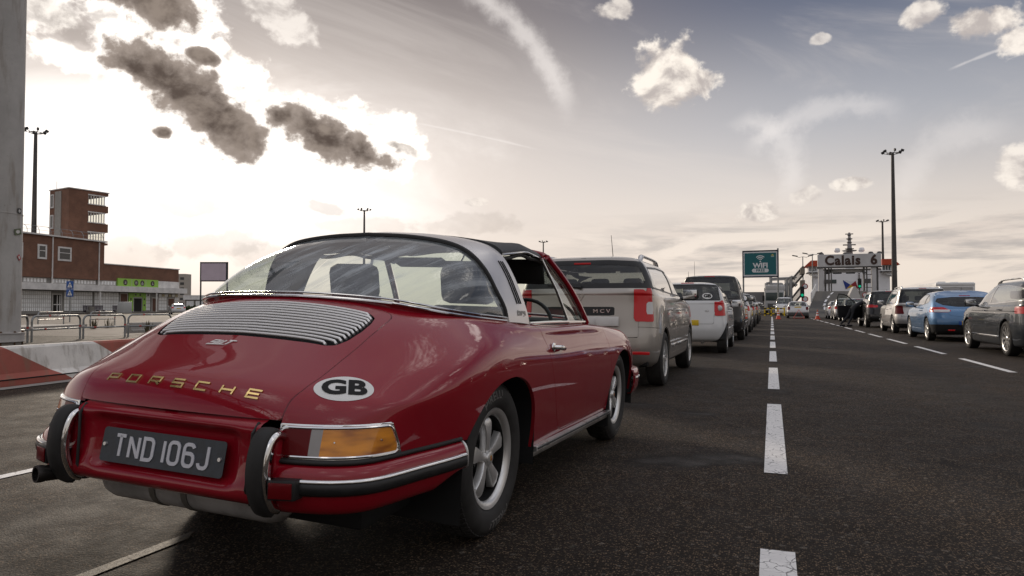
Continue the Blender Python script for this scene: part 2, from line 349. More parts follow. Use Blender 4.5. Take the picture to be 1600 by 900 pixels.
class MB:
    """collects simple solids into one mesh"""
    def __init__(s): s.V = []; s.F = []; s.M = []; s.mi = 0
    def add(s, V, F):
        n = len(s.V); s.V += [tuple(map(float, v)) for v in V]
        for f in F: s.F.append([n + int(i) for i in f]); s.M.append(s.mi)
        return s
    def box(s, x0, x1, y0, y1, z0, z1, bev=0.0):
        if bev <= 0:
            V = [(x, y, z) for z in (z0, z1) for y in (y0, y1) for x in (x0, x1)]
            return s.add(V, [(0, 2, 3, 1), (4, 5, 7, 6), (0, 1, 5, 4), (2, 6, 7, 3), (0, 4, 6, 2), (1, 3, 7, 5)])
        b = min(bev, (x1 - x0) / 2.01, (y1 - y0) / 2.01, (z1 - z0) / 2.01)
        bm = bmesh.new(); bmesh.ops.create_cube(bm, size=1)
        for v in bm.verts:
            v.co = Vector(((x0 + x1) / 2 + v.co.x * (x1 - x0), (y0 + y1) / 2 + v.co.y * (y1 - y0), (z0 + z1) / 2 + v.co.z * (z1 - z0)))
        bmesh.ops.bevel(bm, geom=bm.edges[:], offset=b, segments=2, profile=0.5, affect='EDGES')
        bm.verts.index_update()
        V = [v.co[:] for v in bm.verts]; F = [[v.index for v in f.verts] for f in bm.faces]; bm.free()
        return s.add(V, F)
    def prism(s, pts, axis, a0, a1):
        """closed outline pts (2D) extruded along axis from a0 to a1; axis x: pts=(y,z) y: (x,z) z: (x,y)"""
        n = len(pts); V = []
        for a in (a0, a1):
            for p in pts:
                if axis == 'x': V.append((a, p[0], p[1]))
                elif axis == 'y': V.append((p[0], a, p[1]))
                else: V.append((p[0], p[1], a))
        F = [tuple(range(n))[::-1], tuple(range(n, 2 * n))] + [(i, (i + 1) % n, n + (i + 1) % n, n + i) for i in range(n)]
        return s.add(V, F)
    def tube(s, P, r, n=10, closed=False, caps=True):
        P = np.asarray(P, float); m = len(P)
        rr = np.full(m, r) if np.isscalar(r) else np.asarray(r, float)
        T = np.zeros_like(P)
        if closed: T = np.roll(P, -1, 0) - np.roll(P, 1, 0)
        else:
            T[1:-1] = P[2:] - P[:-2]; T[0] = P[1] - P[0]; T[-1] = P[-1] - P[-2]
        T /= np.maximum(np.linalg.norm(T, axis=1), 1e-9)[:, None]
        up = np.array([0, 0, 1.0]) if abs(T[0][2]) < 0.9 else np.array([0, 1.0, 0])
        a = np.cross(T[0], up); a /= np.linalg.norm(a); V = []
        for i in range(m):
            a = a - T[i] * (a @ T[i]); a /= np.linalg.norm(a); b = np.cross(T[i], a)
            for k in range(n):
                t = 2 * math.pi * k / n
                V.append(P[i] + rr[i] * (a * math.cos(t) + b * math.sin(t)))
        F = []
        for i in range(m if closed else m - 1):
            j = (i + 1) % m
            for k in range(n): F.append((i * n + k, i * n + (k + 1) % n, j * n + (k + 1) % n, j * n + k))
        if caps and not closed:
            F.append(tuple(range(n))[::-1]); F.append(tuple((m - 1) * n + k for k in range(n)))
        return s.add(V, F)
    def cyl(s, p0, p1, r0, r1=None, n=16): return s.tube([p0, p1], [r0, r0 if r1 is None else r1], n)
    def lathe(s, prof, n=32, axis='z', c=(0, 0, 0), close=False):
        """prof = [(radius, height)...] revolved about the axis through c"""
        V = []; m = len(prof)
        for k in range(n):
            t = 2 * math.pi * k / n; cs, sn = math.cos(t), math.sin(t)
            for r_, h in prof:
                if axis == 'z': v = (r_ * cs, r_ * sn, h)
                elif axis == 'x': v = (h, r_ * cs, r_ * sn)
                else: v = (r_ * cs, h, -r_ * sn)
                V.append((v[0] + c[0], v[1] + c[1], v[2] + c[2]))
        F = []
        for k in range(n):
            k2 = (k + 1) % n
            for i in range(m - 1 if not close else m):
                j = (i + 1) % m
                F.append((k * m + i, k2 * m + i, k2 * m + j, k * m + j))
        return s.add(V, F)
    def transform(s, M):
        s.V = [tuple(M @ Vector(v)) for v in s.V]; return s
    def build(s, name, mat, parent=None, smooth=True, auto=35, label=None):
        me = bpy.data.meshes.new(name); me.from_pydata(s.V, [], s.F)
        for m_ in (mat if isinstance(mat, (list, tuple)) else [mat]): me.materials.append(m_)
        if any(s.M): me.polygons.foreach_set('material_index', s.M)
        bm = bmesh.new(); bm.from_mesh(me)
        bmesh.ops.remove_doubles(bm, verts=bm.verts, dist=1e-5)
        bmesh.ops.recalc_face_normals(bm, faces=bm.faces)
        if smooth:
            c = R(auto)
            for f in bm.faces: f.smooth = True
            for e in bm.edges:
                if len(e.link_faces) == 2 and e.calc_face_angle(0) > c: e.smooth = False
        bm.to_mesh(me); bm.free()
        o = bpy.data.objects.new(name, me); COL.objects.link(o)
        if parent is not None: o.parent = parent
        if label: o['label'] = label
        return o

def kids(o): return [c for c in bpy.data.objects if c.parent == o]
def copy_tree(o, parent=None):
    ch = kids(o)
    c = o.copy(); COL.objects.link(c); c.parent = parent
    c.matrix_parent_inverse = o.matrix_parent_inverse.copy()
    for k in ch: copy_tree(k, c)
    return c

# ------------------------------------------------------------------ curve and surface tools
def spline(P, n, closed=False):
    """centripetal-ish Catmull-Rom through P, n samples per span"""
    P = np.asarray(P, float); m = len(P); out = []
    for i in range(m if closed else m - 1):
        if closed: p0, p1, p2, p3 = P[(i - 1) % m], P[i], P[(i + 1) % m], P[(i + 2) % m]
        else: p1, p2 = P[i], P[i + 1]; p0 = P[i - 1] if i else 2 * p1 - p2; p3 = P[i + 2] if i + 2 < m else 2 * p2 - p1
        for k in range(n):
            t = k / n
            out.append(0.5 * ((2 * p1) + (-p0 + p2) * t + (2 * p0 - 5 * p1 + 4 * p2 - p3) * t * t + (-p0 + 3 * p1 - 3 * p2 + p3) * t ** 3))
    if not closed: out.append(P[-1])
    return np.array(out)
def bspl_basis(m, n):
    """uniform clamped cubic B-spline matrix, n samples for m control rows"""
    kn = np.r_[[0] * 3, np.arange(m - 2), [m - 3] * 3].astype(float)
    U = np.linspace(0, m - 3, n); B = np.zeros((n, m))
    for a, u in enumerate(U):
        k = min(int(u), m - 4) + 3
        N = np.zeros(m + 3 + 1); N[k] = 1
        for p in range(1, 4):
            M_ = np.zeros_like(N)
            for i in range(k - p, k + 1):
                v = 0
                if kn[i + p] > kn[i]: v += (u - kn[i]) / (kn[i + p] - kn[i]) * N[i]
                if i + 1 + p < len(kn) and kn[i + p + 1] > kn[i + 1]: v += (kn[i + p + 1] - u) / (kn[i + p + 1] - kn[i + 1]) * N[i + 1]
                M_[i] = v
            N = M_
        B[a] = N[:m]
    return B
def greville(m):
    kn = np.r_[[0] * 3, np.arange(m - 2), [m - 3] * 3].astype(float)
    return np.array([kn[i + 1:i + 4].mean() for i in range(m)])
def bspl_at(m, U):
    n = 2001; B = bspl_basis(m, n); idx = np.clip(np.round(np.asarray(U) / (m - 3) * (n - 1)).astype(int), 0, n - 1)
    return B[idx]
def patch(P, nu, nv, fit=0.85):
    """smooth surface that nearly passes through the grid P (rows, cols, 3)"""
    P = np.asarray(P, float); a, b, _ = P.shape
    A = bspl_at(a, greville(a)); Bm = bspl_at(b, greville(b))
    C = P.copy()
    for _ in range(3):
        Q = np.einsum('ia,jb,abk->ijk', A, Bm, C)
        C = C + fit * (P - Q) * 0.8
    Bu = bspl_basis(a, nu); Bv = bspl_basis(b, nv)
    return np.einsum('ia,jb,abk->ijk', Bu, Bv, C)
def grid_mesh(G, flip=False, wrap=False):
    a, b, _ = G.shape; V = G.reshape(-1, 3); F = []
    for i in range(a - 1):
        for j in range(b if wrap else b - 1):
            k = (j + 1) % b
            f = (i * b + j, i * b + k, (i + 1) * b + k, (i + 1) * b + j)
            F.append(f[::-1] if flip else f)
    return V.copy(), F
def vnormals(V, F):
    N = np.zeros_like(V)
    for f in F:
        p = V[list(f)]; n = np.zeros(3)
        for i in range(1, len(f) - 1): n += np.cross(p[i] - p[0], p[i + 1] - p[0])
        for i in f: N[i] += n
    return N / np.maximum(np.linalg.norm(N, axis=1), 1e-12)[:, None]

class Sheet:
    """polygon sheet with smooth normals that can be cut along implicit curves"""
    def __init__(s, V, F, N=None):
        s.V = np.asarray(V, float); s.F = [tuple(f) for f in F]
        s.N = vnormals(s.V, s.F) if N is None else N
    def cut(s, fun, eps=2e-4):
        """-> (inside: fun<0, outside)"""
        val = np.asarray(fun(s.V), float); val[np.abs(val) < eps] = eps * 1.0
        V = [v for v in s.V]; N = [n for n in s.N]; cache = {}
        neg, pos = [], []; sg = val < 0
        for f in s.F:
            k = [sg[i] for i in f]
            if all(k): neg.append(f); continue
            if not any(k): pos.append(f); continue
            a, b = [], []; m = len(f)
            for q in range(m):
                i, j = f[q], f[(q + 1) % m]
                (a if sg[i] else b).append(i)
                if sg[i] != sg[j]:
                    key = (min(i, j), max(i, j))
                    if key not in cache:
                        t = val[i] / (val[i] - val[j])
                        V.append(s.V[i] + t * (s.V[j] - s.V[i])); nn = s.N[i] + t * (s.N[j] - s.N[i])
                        N.append(nn / max(np.linalg.norm(nn), 1e-12)); cache[key] = len(V) - 1
                    a.append(cache[key]); b.append(cache[key])
            if len(a) > 2: neg.append(tuple(a))
            if len(b) > 2: pos.append(tuple(b))
        V = np.array(V); N = np.array(N)
        return Sheet(V, neg, N).tidy(), Sheet(V, pos, N).tidy()
    def tidy(s):
        used = sorted({i for f in s.F for i in f}); mp = {o: n for n, o in enumerate(used)}
        s.V = s.V[used] if used else s.V[:0]; s.N = s.N[used] if used else s.N[:0]
        s.F = [tuple(mp[i] for i in f) for f in s.F]
        return s
    def copy(s): return Sheet(s.V.copy(), list(s.F), s.N.copy())
    def mirror(s):
        V = s.V.copy(); V[:, 0] *= -1; N = s.N.copy(); N[:, 0] *= -1
        return Sheet(V, [f[::-1] for f in s.F], N)
    def join(s, o):
        n = len(s.V)
        return Sheet(np.vstack([s.V, o.V]), s.F + [tuple(i + n for i in f) for f in o.F], np.vstack([s.N, o.N]))
    def offset(s, d):
        return Sheet(s.V + s.N * d, s.F, s.N)
    def rim(s, depth, sel=None):
        """adds an inward flange round the border so the panel has thickness"""
        cnt = {}
        for f in s.F:
            for q in range(len(f)):
                i, j = f[q], f[(q + 1) % len(f)]
                if (j, i) in cnt: cnt.pop((j, i))
                else: cnt[(i, j)] = 1
        V = list(s.V); N = list(s.N); F = list(s.F); mp = {}; top = {}
        for (i, j) in cnt:
            if sel is not None and not (sel(s.V[i]) and sel(s.V[j])): continue
            q = []
            for k in (i, j):
                if k not in mp:
                    V.append(s.V[k] - s.N[k] * depth * 0.12); N.append(s.N[k]); t = len(V) - 1
                    V.append(s.V[k] - s.N[k] * depth); N.append(s.N[k]); mp[k] = (t, len(V) - 1)
                q.append(mp[k])
            F.append((j, i, q[0][0], q[1][0])); F.append((q[1][0], q[0][0], q[0][1], q[1][1]))
        return Sheet(np.array(V), F, np.array(N))
    def obj(s, name, mat, parent=None, label=None, raw=False):
        # normals: custom only where the original surface is
        return mesh_obj(name, s.V, s.F, mat, parent, True, None if raw else s.N, label)
    def bvh(s): return BVHTree.FromPolygons([tuple(v) for v in s.V], [list(f) for f in s.F])

def sd_poly(P, r=0.0):
    """signed distance (negative inside) to a closed 2D outline; r>0 rounds it outwards"""
    A = np.asarray(P, float); B = np.roll(A, -1, 0)
    def f(q):
        q = np.asarray(q, float); out = np.full(len(q), 1e9); ins = np.zeros(len(q), bool)
        for a, b in zip(A, B):
            e = b - a; w = q - a
            t = np.clip((w @ e) / max(e @ e, 1e-12), 0, 1)
            out = np.minimum(out, np.linalg.norm(w - t[:, None] * e, axis=1))
            c = (a[1] > q[:, 1]) != (b[1] > q[:, 1])
            with np.errstate(divide='ignore', invalid='ignore'):
                xi = (b[0] - a[0]) * (q[:, 1] - a[1]) / (b[1] - a[1] if b[1] != a[1] else 1e-12) + a[0]
            ins ^= c & (q[:, 0] < xi)
        return np.where(ins, -out, out) - r
    return f
def yz(f): return lambda V: f(V[:, [1, 2]])
def xz(f): return lambda V: f(V[:, [0, 2]])
def xy(f): return lambda V: f(V[:, [0, 1]])

# ------------------------------------------------------------------ lettering
def text_geo(txt, size=1.0, bold=0.0, extrude=0.0, align='CENTER', space=1.0, xs=1.0, shear=0.0):
    cu = bpy.data.curves.new('t', 'FONT'); cu.body = txt; cu.size = size; cu.offset = bold; cu.extrude = extrude
    cu.align_x = align; cu.align_y = 'CENTER'; cu.space_character = space; cu.resolution_u = 4; cu.shear = shear
    o = bpy.data.objects.new('t', cu); COL.objects.link(o)
    me = bpy.data.meshes.new_from_object(o)
    V = np.array([v.co[:] for v in me.vertices]); F = [tuple(p.vertices) for p in me.polygons]
    bpy.data.objects.remove(o); bpy.data.curves.remove(cu); bpy.data.meshes.remove(me)
    if len(V): V[:, 0] *= xs
    return V, F
def flat_place(V, o, ux, uy):
    """text plane (x, y, thickness) -> space"""
    o, ux, uy = (np.array(a, float) for a in (o, ux, uy)); n = np.cross(ux, uy); n /= np.linalg.norm(n)
    return o + V[:, :1] * ux + V[:, 1:2] * uy + V[:, 2:3] * n
def ribbon(strokes, w):
    """strokes (polylines in the plane) -> flat ribbons of width w with mitred corners"""
    V, F = [], []
    for P in strokes:
        P = np.asarray(P, float); m = len(P); closed = np.allclose(P[0], P[-1]) and m > 3
        if closed: P = P[:-1]; m -= 1
        base = len(V)
        for i in range(m):
            if closed: a, b = P[i] - P[i - 1], P[(i + 1) % m] - P[i]
            else:
                a = P[i] - P[i - 1] if i else P[1] - P[0]; b = P[i + 1] - P[i] if i + 1 < m else P[-1] - P[-2]
            a = a / np.linalg.norm(a); b = b / np.linalg.norm(b)
            na, nb = np.array([-a[1], a[0]]), np.array([-b[1], b[0]])
            nn = na + nb; nn /= max(np.linalg.norm(nn), 1e-6); k = nn @ na; k = 1 / k if k > .6 else 1.35
            V.append(P[i] + nn * k * w / 2); V.append(P[i] - nn * k * w / 2)
        for i in range(m if closed else m - 1):
            j = (i + 1) % m
            F.append((base + 2 * i, base + 2 * i + 1, base + 2 * j + 1, base + 2 * j))
    V = np.array(V); return np.c_[V, np.zeros(len(V))], F
def thick(V, F, t, both=True):
    """flat faces -> slab of thickness t in +z of the text plane"""
    n = len(V); V2 = np.vstack([V, V + [0, 0, t]]); F2 = [tuple(i + n for i in f) for f in F] + [tuple(f)[::-1] for f in F]
    ed = {}
    for f in F:
        for q in range(len(f)):
            i, j = f[q], f[(q + 1) % len(f)]
            if (j, i) in ed: ed.pop((j, i))
            else: ed[(i, j)] = 1
    F2 += [(i, j, j + n, i + n) for (i, j) in ed]
    return V2, F2
def drape(V, F, o, ux, uy, bvh, lift, cut=None):
    """project a flat design (x, y, height) along its own normal on to a surface"""
    o, ux, uy = (np.array(a, float) for a in (o, ux, uy)); n = np.cross(ux, uy); n /= np.linalg.norm(n); out = []
    for v in V:
        p = o + v[0] * ux + v[1] * uy
        h = bvh.ray_cast(Vector(p + n * 0.5), Vector(-n))
        if h[0] is None: h = bvh.find_nearest(Vector(p))
        nn = np.array(h[1]); nn = nn if nn @ n > 0 else -nn
        out.append(np.array(h[0]) + nn * (lift + v[2]))
    return np.array(out), F
def subdiv_flat(V, F, maxlen):
    """split long edges of a flat design so that it can bend"""
    bm = bmesh.new(); vs = [bm.verts.new(v) for v in V]
    for f in F:
        try: bm.faces.new([vs[i] for i in f])
        except ValueError: pass
    for _ in range(6):
        le = [e for e in bm.edges if e.calc_length() > maxlen]
        if not le: break
        bmesh.ops.subdivide_edges(bm, edges=le, cuts=1, use_grid_fill=True)
    bmesh.ops.triangulate(bm, faces=bm.faces)
    bm.verts.index_update(); V2 = np.array([v.co[:] for v in bm.verts]); F2 = [tuple(v.index for v in f.verts) for f in bm.faces]
    bm.free(); return V2, F2

# ------------------------------------------------------------------ the quay: asphalt, lane markings
def asphalt_mat():
    m = bpy.data.materials.new('asphalt'); m.use_nodes = True
    t = NT(m.node_tree); b = t.n['Principled BSDF']; tc = t.node('ShaderNodeTexCoord').outputs['Object']
    sp = t.node('ShaderNodeSeparateXYZ'); t.l.new(tc, sp.inputs[0])
    vo = t.node('ShaderNodeTexVoronoi'); vo.inputs['Scale'].default_value = 118; t.l.new(tc, vo.inputs['Vector'])
    vo2 = t.node('ShaderNodeTexVoronoi'); vo2.inputs['Scale'].default_value = 52; t.l.new(tc, vo2.inputs['Vector'])
    big = t.noise(tc, 0.35, 5, 0.6); mid = t.noise(tc, 3.5, 6, 0.65)
    fine = t.noise(tc, 60, 5, 0.8)
    st = t.node('ShaderNodeSeparateColor'); t.l.new(vo.outputs['Color'], st.inputs[0])
    st2 = t.node('ShaderNodeSeparateColor'); t.l.new(vo2.outputs['Color'], st2.inputs[0])
    stone = t.math('MULTIPLY', t.ramp(st.outputs[0], 0.35, 1.0), t.ramp(vo.outputs['Distance'], 0.62, 0.30))
    c = t.mix(stone, (0.0195, 0.0140, 0.0098), (0.245, 0.170, 0.110))
    c = t.mix(t.math('MULTIPLY', t.math('POWER', st2.outputs[1], 30.0), 0.35), c, (0.34, 0.30, 0.25))
    c = t.mix(t.ramp(fine, 0.40, 0.62), t.mix(0.5, c, (0.010, 0.009, 0.008)), c)
    gr = t.ramp(t.noise(tc, 190, 3, 0.7), 0.36, 0.64, 0.30, 1.75)
    c = t.mix(1.0, c, t.comb(gr, gr, gr), 'MULTIPLY')
    k = t.math('ADD', t.ramp(big, 0.3, 0.7, 0.78, 1.16), t.ramp(mid, 0.3, 0.7, -0.10, 0.10))
    c = t.mix(1.0, c, t.comb(k, k, k), 'MULTIPLY')
    # tyre-polished bands along the lane and a few oil stains
    mp = t.comb(t.math('MULTIPLY', sp.outputs[0], 0.8), t.math('MULTIPLY', sp.outputs[1], 0.02), 0.0)
    band = t.noise(mp, 1.0, 3, 0.5)
    c = t.mix(t.ramp(band, 0.5, 0.68, 0, 0.5), c, (0.022, 0.020, 0.018))
    oil = t.noise(t.comb(t.math('MULTIPLY', sp.outputs[0], 0.7), t.math('MULTIPLY', sp.outputs[1], 0.9), 4.0), 1.1, 4, 0.5)
    c = t.mix(t.ramp(oil, 0.62, 0.72, 0, 0.65), c, (0.012, 0.011, 0.010))
    # hairline cracks
    dn = t.noise(tc, 1.6, 5, 0.7, out='Color')
    vm = t.vmath('ADD', tc, t.vmath('MULTIPLY', dn, (1.3, 1.3, 0)))
    cr = t.node('ShaderNodeTexVoronoi', feature='DISTANCE_TO_EDGE'); cr.inputs['Scale'].default_value = 0.13; t.l.new(vm, cr.inputs['Vector'])
    crm = t.math('MULTIPLY', t.ramp(cr.outputs['Distance'], 0.0028, 0.0012), t.ramp(mid, 0.42, 0.6))
    c = t.mix(t.math('MULTIPLY', crm, 0.8), c, (0.008, 0.007, 0.006))
    # flattened chewing gum and white grit
    gm = t.node('ShaderNodeTexVoronoi'); gm.inputs['Scale'].default_value = 1.7; gm.inputs['Randomness'].default_value = 1; t.l.new(tc, gm.inputs['Vector'])
    gs = t.node('ShaderNodeSeparateColor'); t.l.new(gm.outputs['Color'], gs.inputs[0])
    gmm = t.math('MULTIPLY', t.ramp(t.math('ADD', gm.outputs['Distance'], t.math('MULTIPLY', t.math('SUBTRACT', fine, .5), .02)), 0.028, 0.018), t.ramp(gs.outputs[0], 0.58, 0.66))
    c = t.mix(t.math('MULTIPLY', gmm, 0.6), c, (0.22, 0.19, 0.165))
    t.l.new(c, b.inputs['Base Color'])
    t.l.new(t.math('ADD', t.ramp(mid, 0.3, 0.7, 0.70, 0.85), t.ramp(oil, 0.68, 0.76, 0, -0.25)), b.inputs['Roughness'])
    b.inputs['Specular IOR Level'].default_value = 0.15
    bn = t.node('ShaderNodeBump'); bn.inputs['Strength'].default_value = 0.45; bn.inputs['Distance'].default_value = 0.005
    hgt = t.math('ADD', t.math('MULTIPLY', vo.outputs['Distance'], -0.8), t.math('MULTIPLY', fine, 0.6))
    t.l.new(hgt, bn.inputs['Height']); t.l.new(bn.outputs[0], b.inputs['Normal'])
    return m
def worn_paint(name, col, wear=0.5):
    """road paint: cracked and worn through to the stones"""
    m = bpy.data.materials.new(name); m.use_nodes = True
    t = NT(m.node_tree); b = t.n['Principled BSDF']; tc = t.node('ShaderNodeTexCoord').outputs['Object']
    vo = t.node('ShaderNodeTexVoronoi', feature='DISTANCE_TO_EDGE'); vo.inputs['Scale'].default_value = 20
    sp = t.node('ShaderNodeSeparateXYZ'); t.l.new(tc, sp.inputs[0])
    dn = t.noise(tc, 18, 4, 0.6, out='Color'); vm = t.vmath('ADD', tc, t.vmath('MULTIPLY', dn, (0.05, 0.05, 0)))
    t.l.new(vm, vo.inputs['Vector'])
    n = t.noise(tc, 9, 5, 0.6); f = t.noise(tc, 70, 5, 0.8)
    crack = t.math('MULTIPLY', t.ramp(vo.outputs['Distance'], 0.055, 0.02), t.ramp(n, 0.40, 0.62))
    pit = t.ramp(t.math('ADD', f, t.math('MULTIPLY', n, 0.25)), 0.46 + 0.07 * wear, 0.40 + 0.07 * wear)
    k = t.math('MAXIMUM', crack, pit)
    cc = t.mix(t.ramp(n, .3, .7), tuple(x * .86 for x in col), col)
    t.l.new(t.mix(t.math('MULTIPLY', k, .9), cc, (0.035, 0.03, 0.027)), b.inputs['Base Color'])
    b.inputs['Roughness'].default_value = 0.65
    bn = t.node('ShaderNodeBump'); bn.inputs['Strength'].default_value = 0.5; bn.inputs['Distance'].default_value = 0.003
    t.l.new(t.math('SUBTRACT', 1.0, k), bn.inputs['Height']); t.l.new(bn.outputs[0], b.inputs['Normal'])
    return m
ASPH = asphalt_mat(); ROADWHITE = worn_paint('road_white', (0.84, 0.82, 0.79), 0.45); ROADOLD = worn_paint('road_yellow', (0.12, 0.09, 0.05), 2.4)
def flat(name, pts, z, mat, parent=None, kind='structure'):
    o = mesh_obj(name, [(p[0], p[1], z) for p in pts], [tuple(range(len(pts)))], mat, parent, False)
    if kind: o['kind'] = kind
    return o
flat('ground', [(-3000,-200),(3000,-200),(3000,6000),(-3000,6000)], -.004, pmat('far_ground', (0.10,0.085,0.07), .9, var=(.02,.3)))
flat('road', [(-300,-60),(120,-60),(120,205),(-300,205)], 0, ASPH)
def dash_line(name, x0, y0, x1, y1, w, first, n, dash=3.0, period=4.33, mat=None):
    d = Vector((x1 - x0, y1 - y0)); d.normalize(); nn = Vector((-d.y, d.x)); V, F = [], []
    for k in range(n):
        a_ = first + k * period; b_ = a_ + dash
        for q in (a_, b_):
            p = Vector((x0, y0)) + d * q
            V += [(*(p - nn * w / 2), .004), (*(p + nn * w / 2), .004)]
        i = 4 * k; F.append((i, i + 1, i + 3, i + 2))
    o = mesh_obj(name, V, F, mat or ROADWHITE, None, False); o['kind'] = 'structure'
    return o
dash_line('lane_marking', .012, 0, .012, 100, .125, -.10, 17)

# ================================================================== THE PORT
_CY, _SY = math.cos(R(20.42)), math.sin(R(20.42))
def W(px, py, d):
    """world point seen at a reference position, d metres along the view axis (used to site real-size things)"""
    lat = (px - 800) / 1090 * d
    return np.array([lat * _CY - d * _SY, lat * _SY + d * _CY, .94 - (py - 480) / 1090 * d])
def WG(px, d):
    p = W(px, 480, d); return (p[0], p[1], 0)
def concrete(name, base, sc=3.0, stain=0.5, red=None):
    m = bpy.data.materials.new(name); m.use_nodes = True
    t = NT(m.node_tree); b = t.n['Principled BSDF']; tc = t.node('ShaderNodeTexCoord').outputs['Object']
    sp = t.node('ShaderNodeSeparateXYZ'); t.l.new(tc, sp.inputs[0])
    n = t.noise(tc, sc, 7, 0.65); f = t.noise(tc, sc * 14, 5, 0.7)
    dr = t.noise(t.comb(t.math('MULTIPLY', sp.outputs[0], 4.0), t.math('MULTIPLY', sp.outputs[1], 4.0), t.math('MULTIPLY', sp.outputs[2], 0.7)), sc * .7, 5, 0.6)
    c = t.mix(t.ramp(n, .3, .7), tuple(x * .82 for x in base), base)
    c = t.mix(t.math('MULTIPLY', t.ramp(dr, .50, .68), stain), c, (0.20, 0.15, 0.10))
    c = t.mix(t.math('MULTIPLY', t.ramp(f, .60, .72), .55 * stain + .1), c, (0.10, 0.075, 0.055))
    t.l.new(c, b.inputs['Base Color']); b.inputs['Roughness'].default_value = .8
    bn = t.node('ShaderNodeBump'); bn.inputs['Strength'].default_value = .4; bn.inputs['Distance'].default_value = .01
    t.l.new(t.math('ADD', n, t.math('MULTIPLY', f, .4)), bn.inputs['Height']); t.l.new(bn.outputs[0], b.inputs['Normal'])
    return m
CWHITE = concrete('barrier_white', (0.84, 0.80, 0.74), 3.0, .5); CRED = concrete('barrier_red', (0.40, 0.11, 0.08), 3.0, .45)
CGREY = concrete('concrete_grey', (0.34, 0.32, 0.29), 2.0, .35); KERB = concrete('kerb_stone', (0.33, 0.31, 0.28), 3.0, .3)

# ---- painted crash barrier on the left: blocks in line, red and white slanting bands
def jersey(name, A, B, h, label, cat, mats, group=None, bands=None, segs=1, wbase=.44, wtop=.17):
    """A, B ground points of the near face; bands: list of (u_bottom, u_top) colour changes along the length"""
    A, B = Vector((*A, 0)), Vector((*B, 0)); L = (B - A).length; d = (B - A) / L; ang = math.atan2(d.y, d.x)
    C = empty(name, label, cat, A, ang, group)
    # local x along, y away from the road, near face at y=0
    prof = [(0, 0), (0, .075), (.06 + .02, .19 * h / .6), ((wbase - wtop) / 2, h - .03), ((wbase - wtop) / 2 + .025, h), ((wbase + wtop) / 2 - .025, h), ((wbase + wtop) / 2, h - .03), (wbase - .08, .19 * h / .6), (wbase, .075), (wbase, 0)]
    prof = np.array(prof); nx = max(8, int(L / .08)); xs = np.linspace(0, L, nx)
    rows = np.array([[(x, q[0], q[1]) for q in prof] for x in xs])
    V, F = grid_mesh(rows); F += [tuple(range(10))[::-1], tuple((nx - 1) * 10 + k for k in range(10))]
    s = Sheet(V, F)
    if bands:
        cur = s; k = 0
        for (ub, ut) in bands:
            fn = lambda V: (V[:, 0] - (ub + (ut - ub) * V[:, 2] / h))
            a_, cur = cur.cut(fn)
            if a_.F: mesh_obj('painted_band', a_.V, a_.F, mats[k % len(mats)], C, False)
            k += 1
        if cur.F: mesh_obj('painted_band', cur.V, cur.F, mats[k % len(mats)], C, False)
    else: mesh_obj('block', s.V, s.F, mats[0], C, False)
    g = MB()
    for u in np.arange(0, L + .01, L / max(1, segs)):
        g.box(u - .012, u + .012, -.003, wbase + .003, 0, h + .002)
    if segs > 1: g.build('joint', BLACK, C, False)
    return C

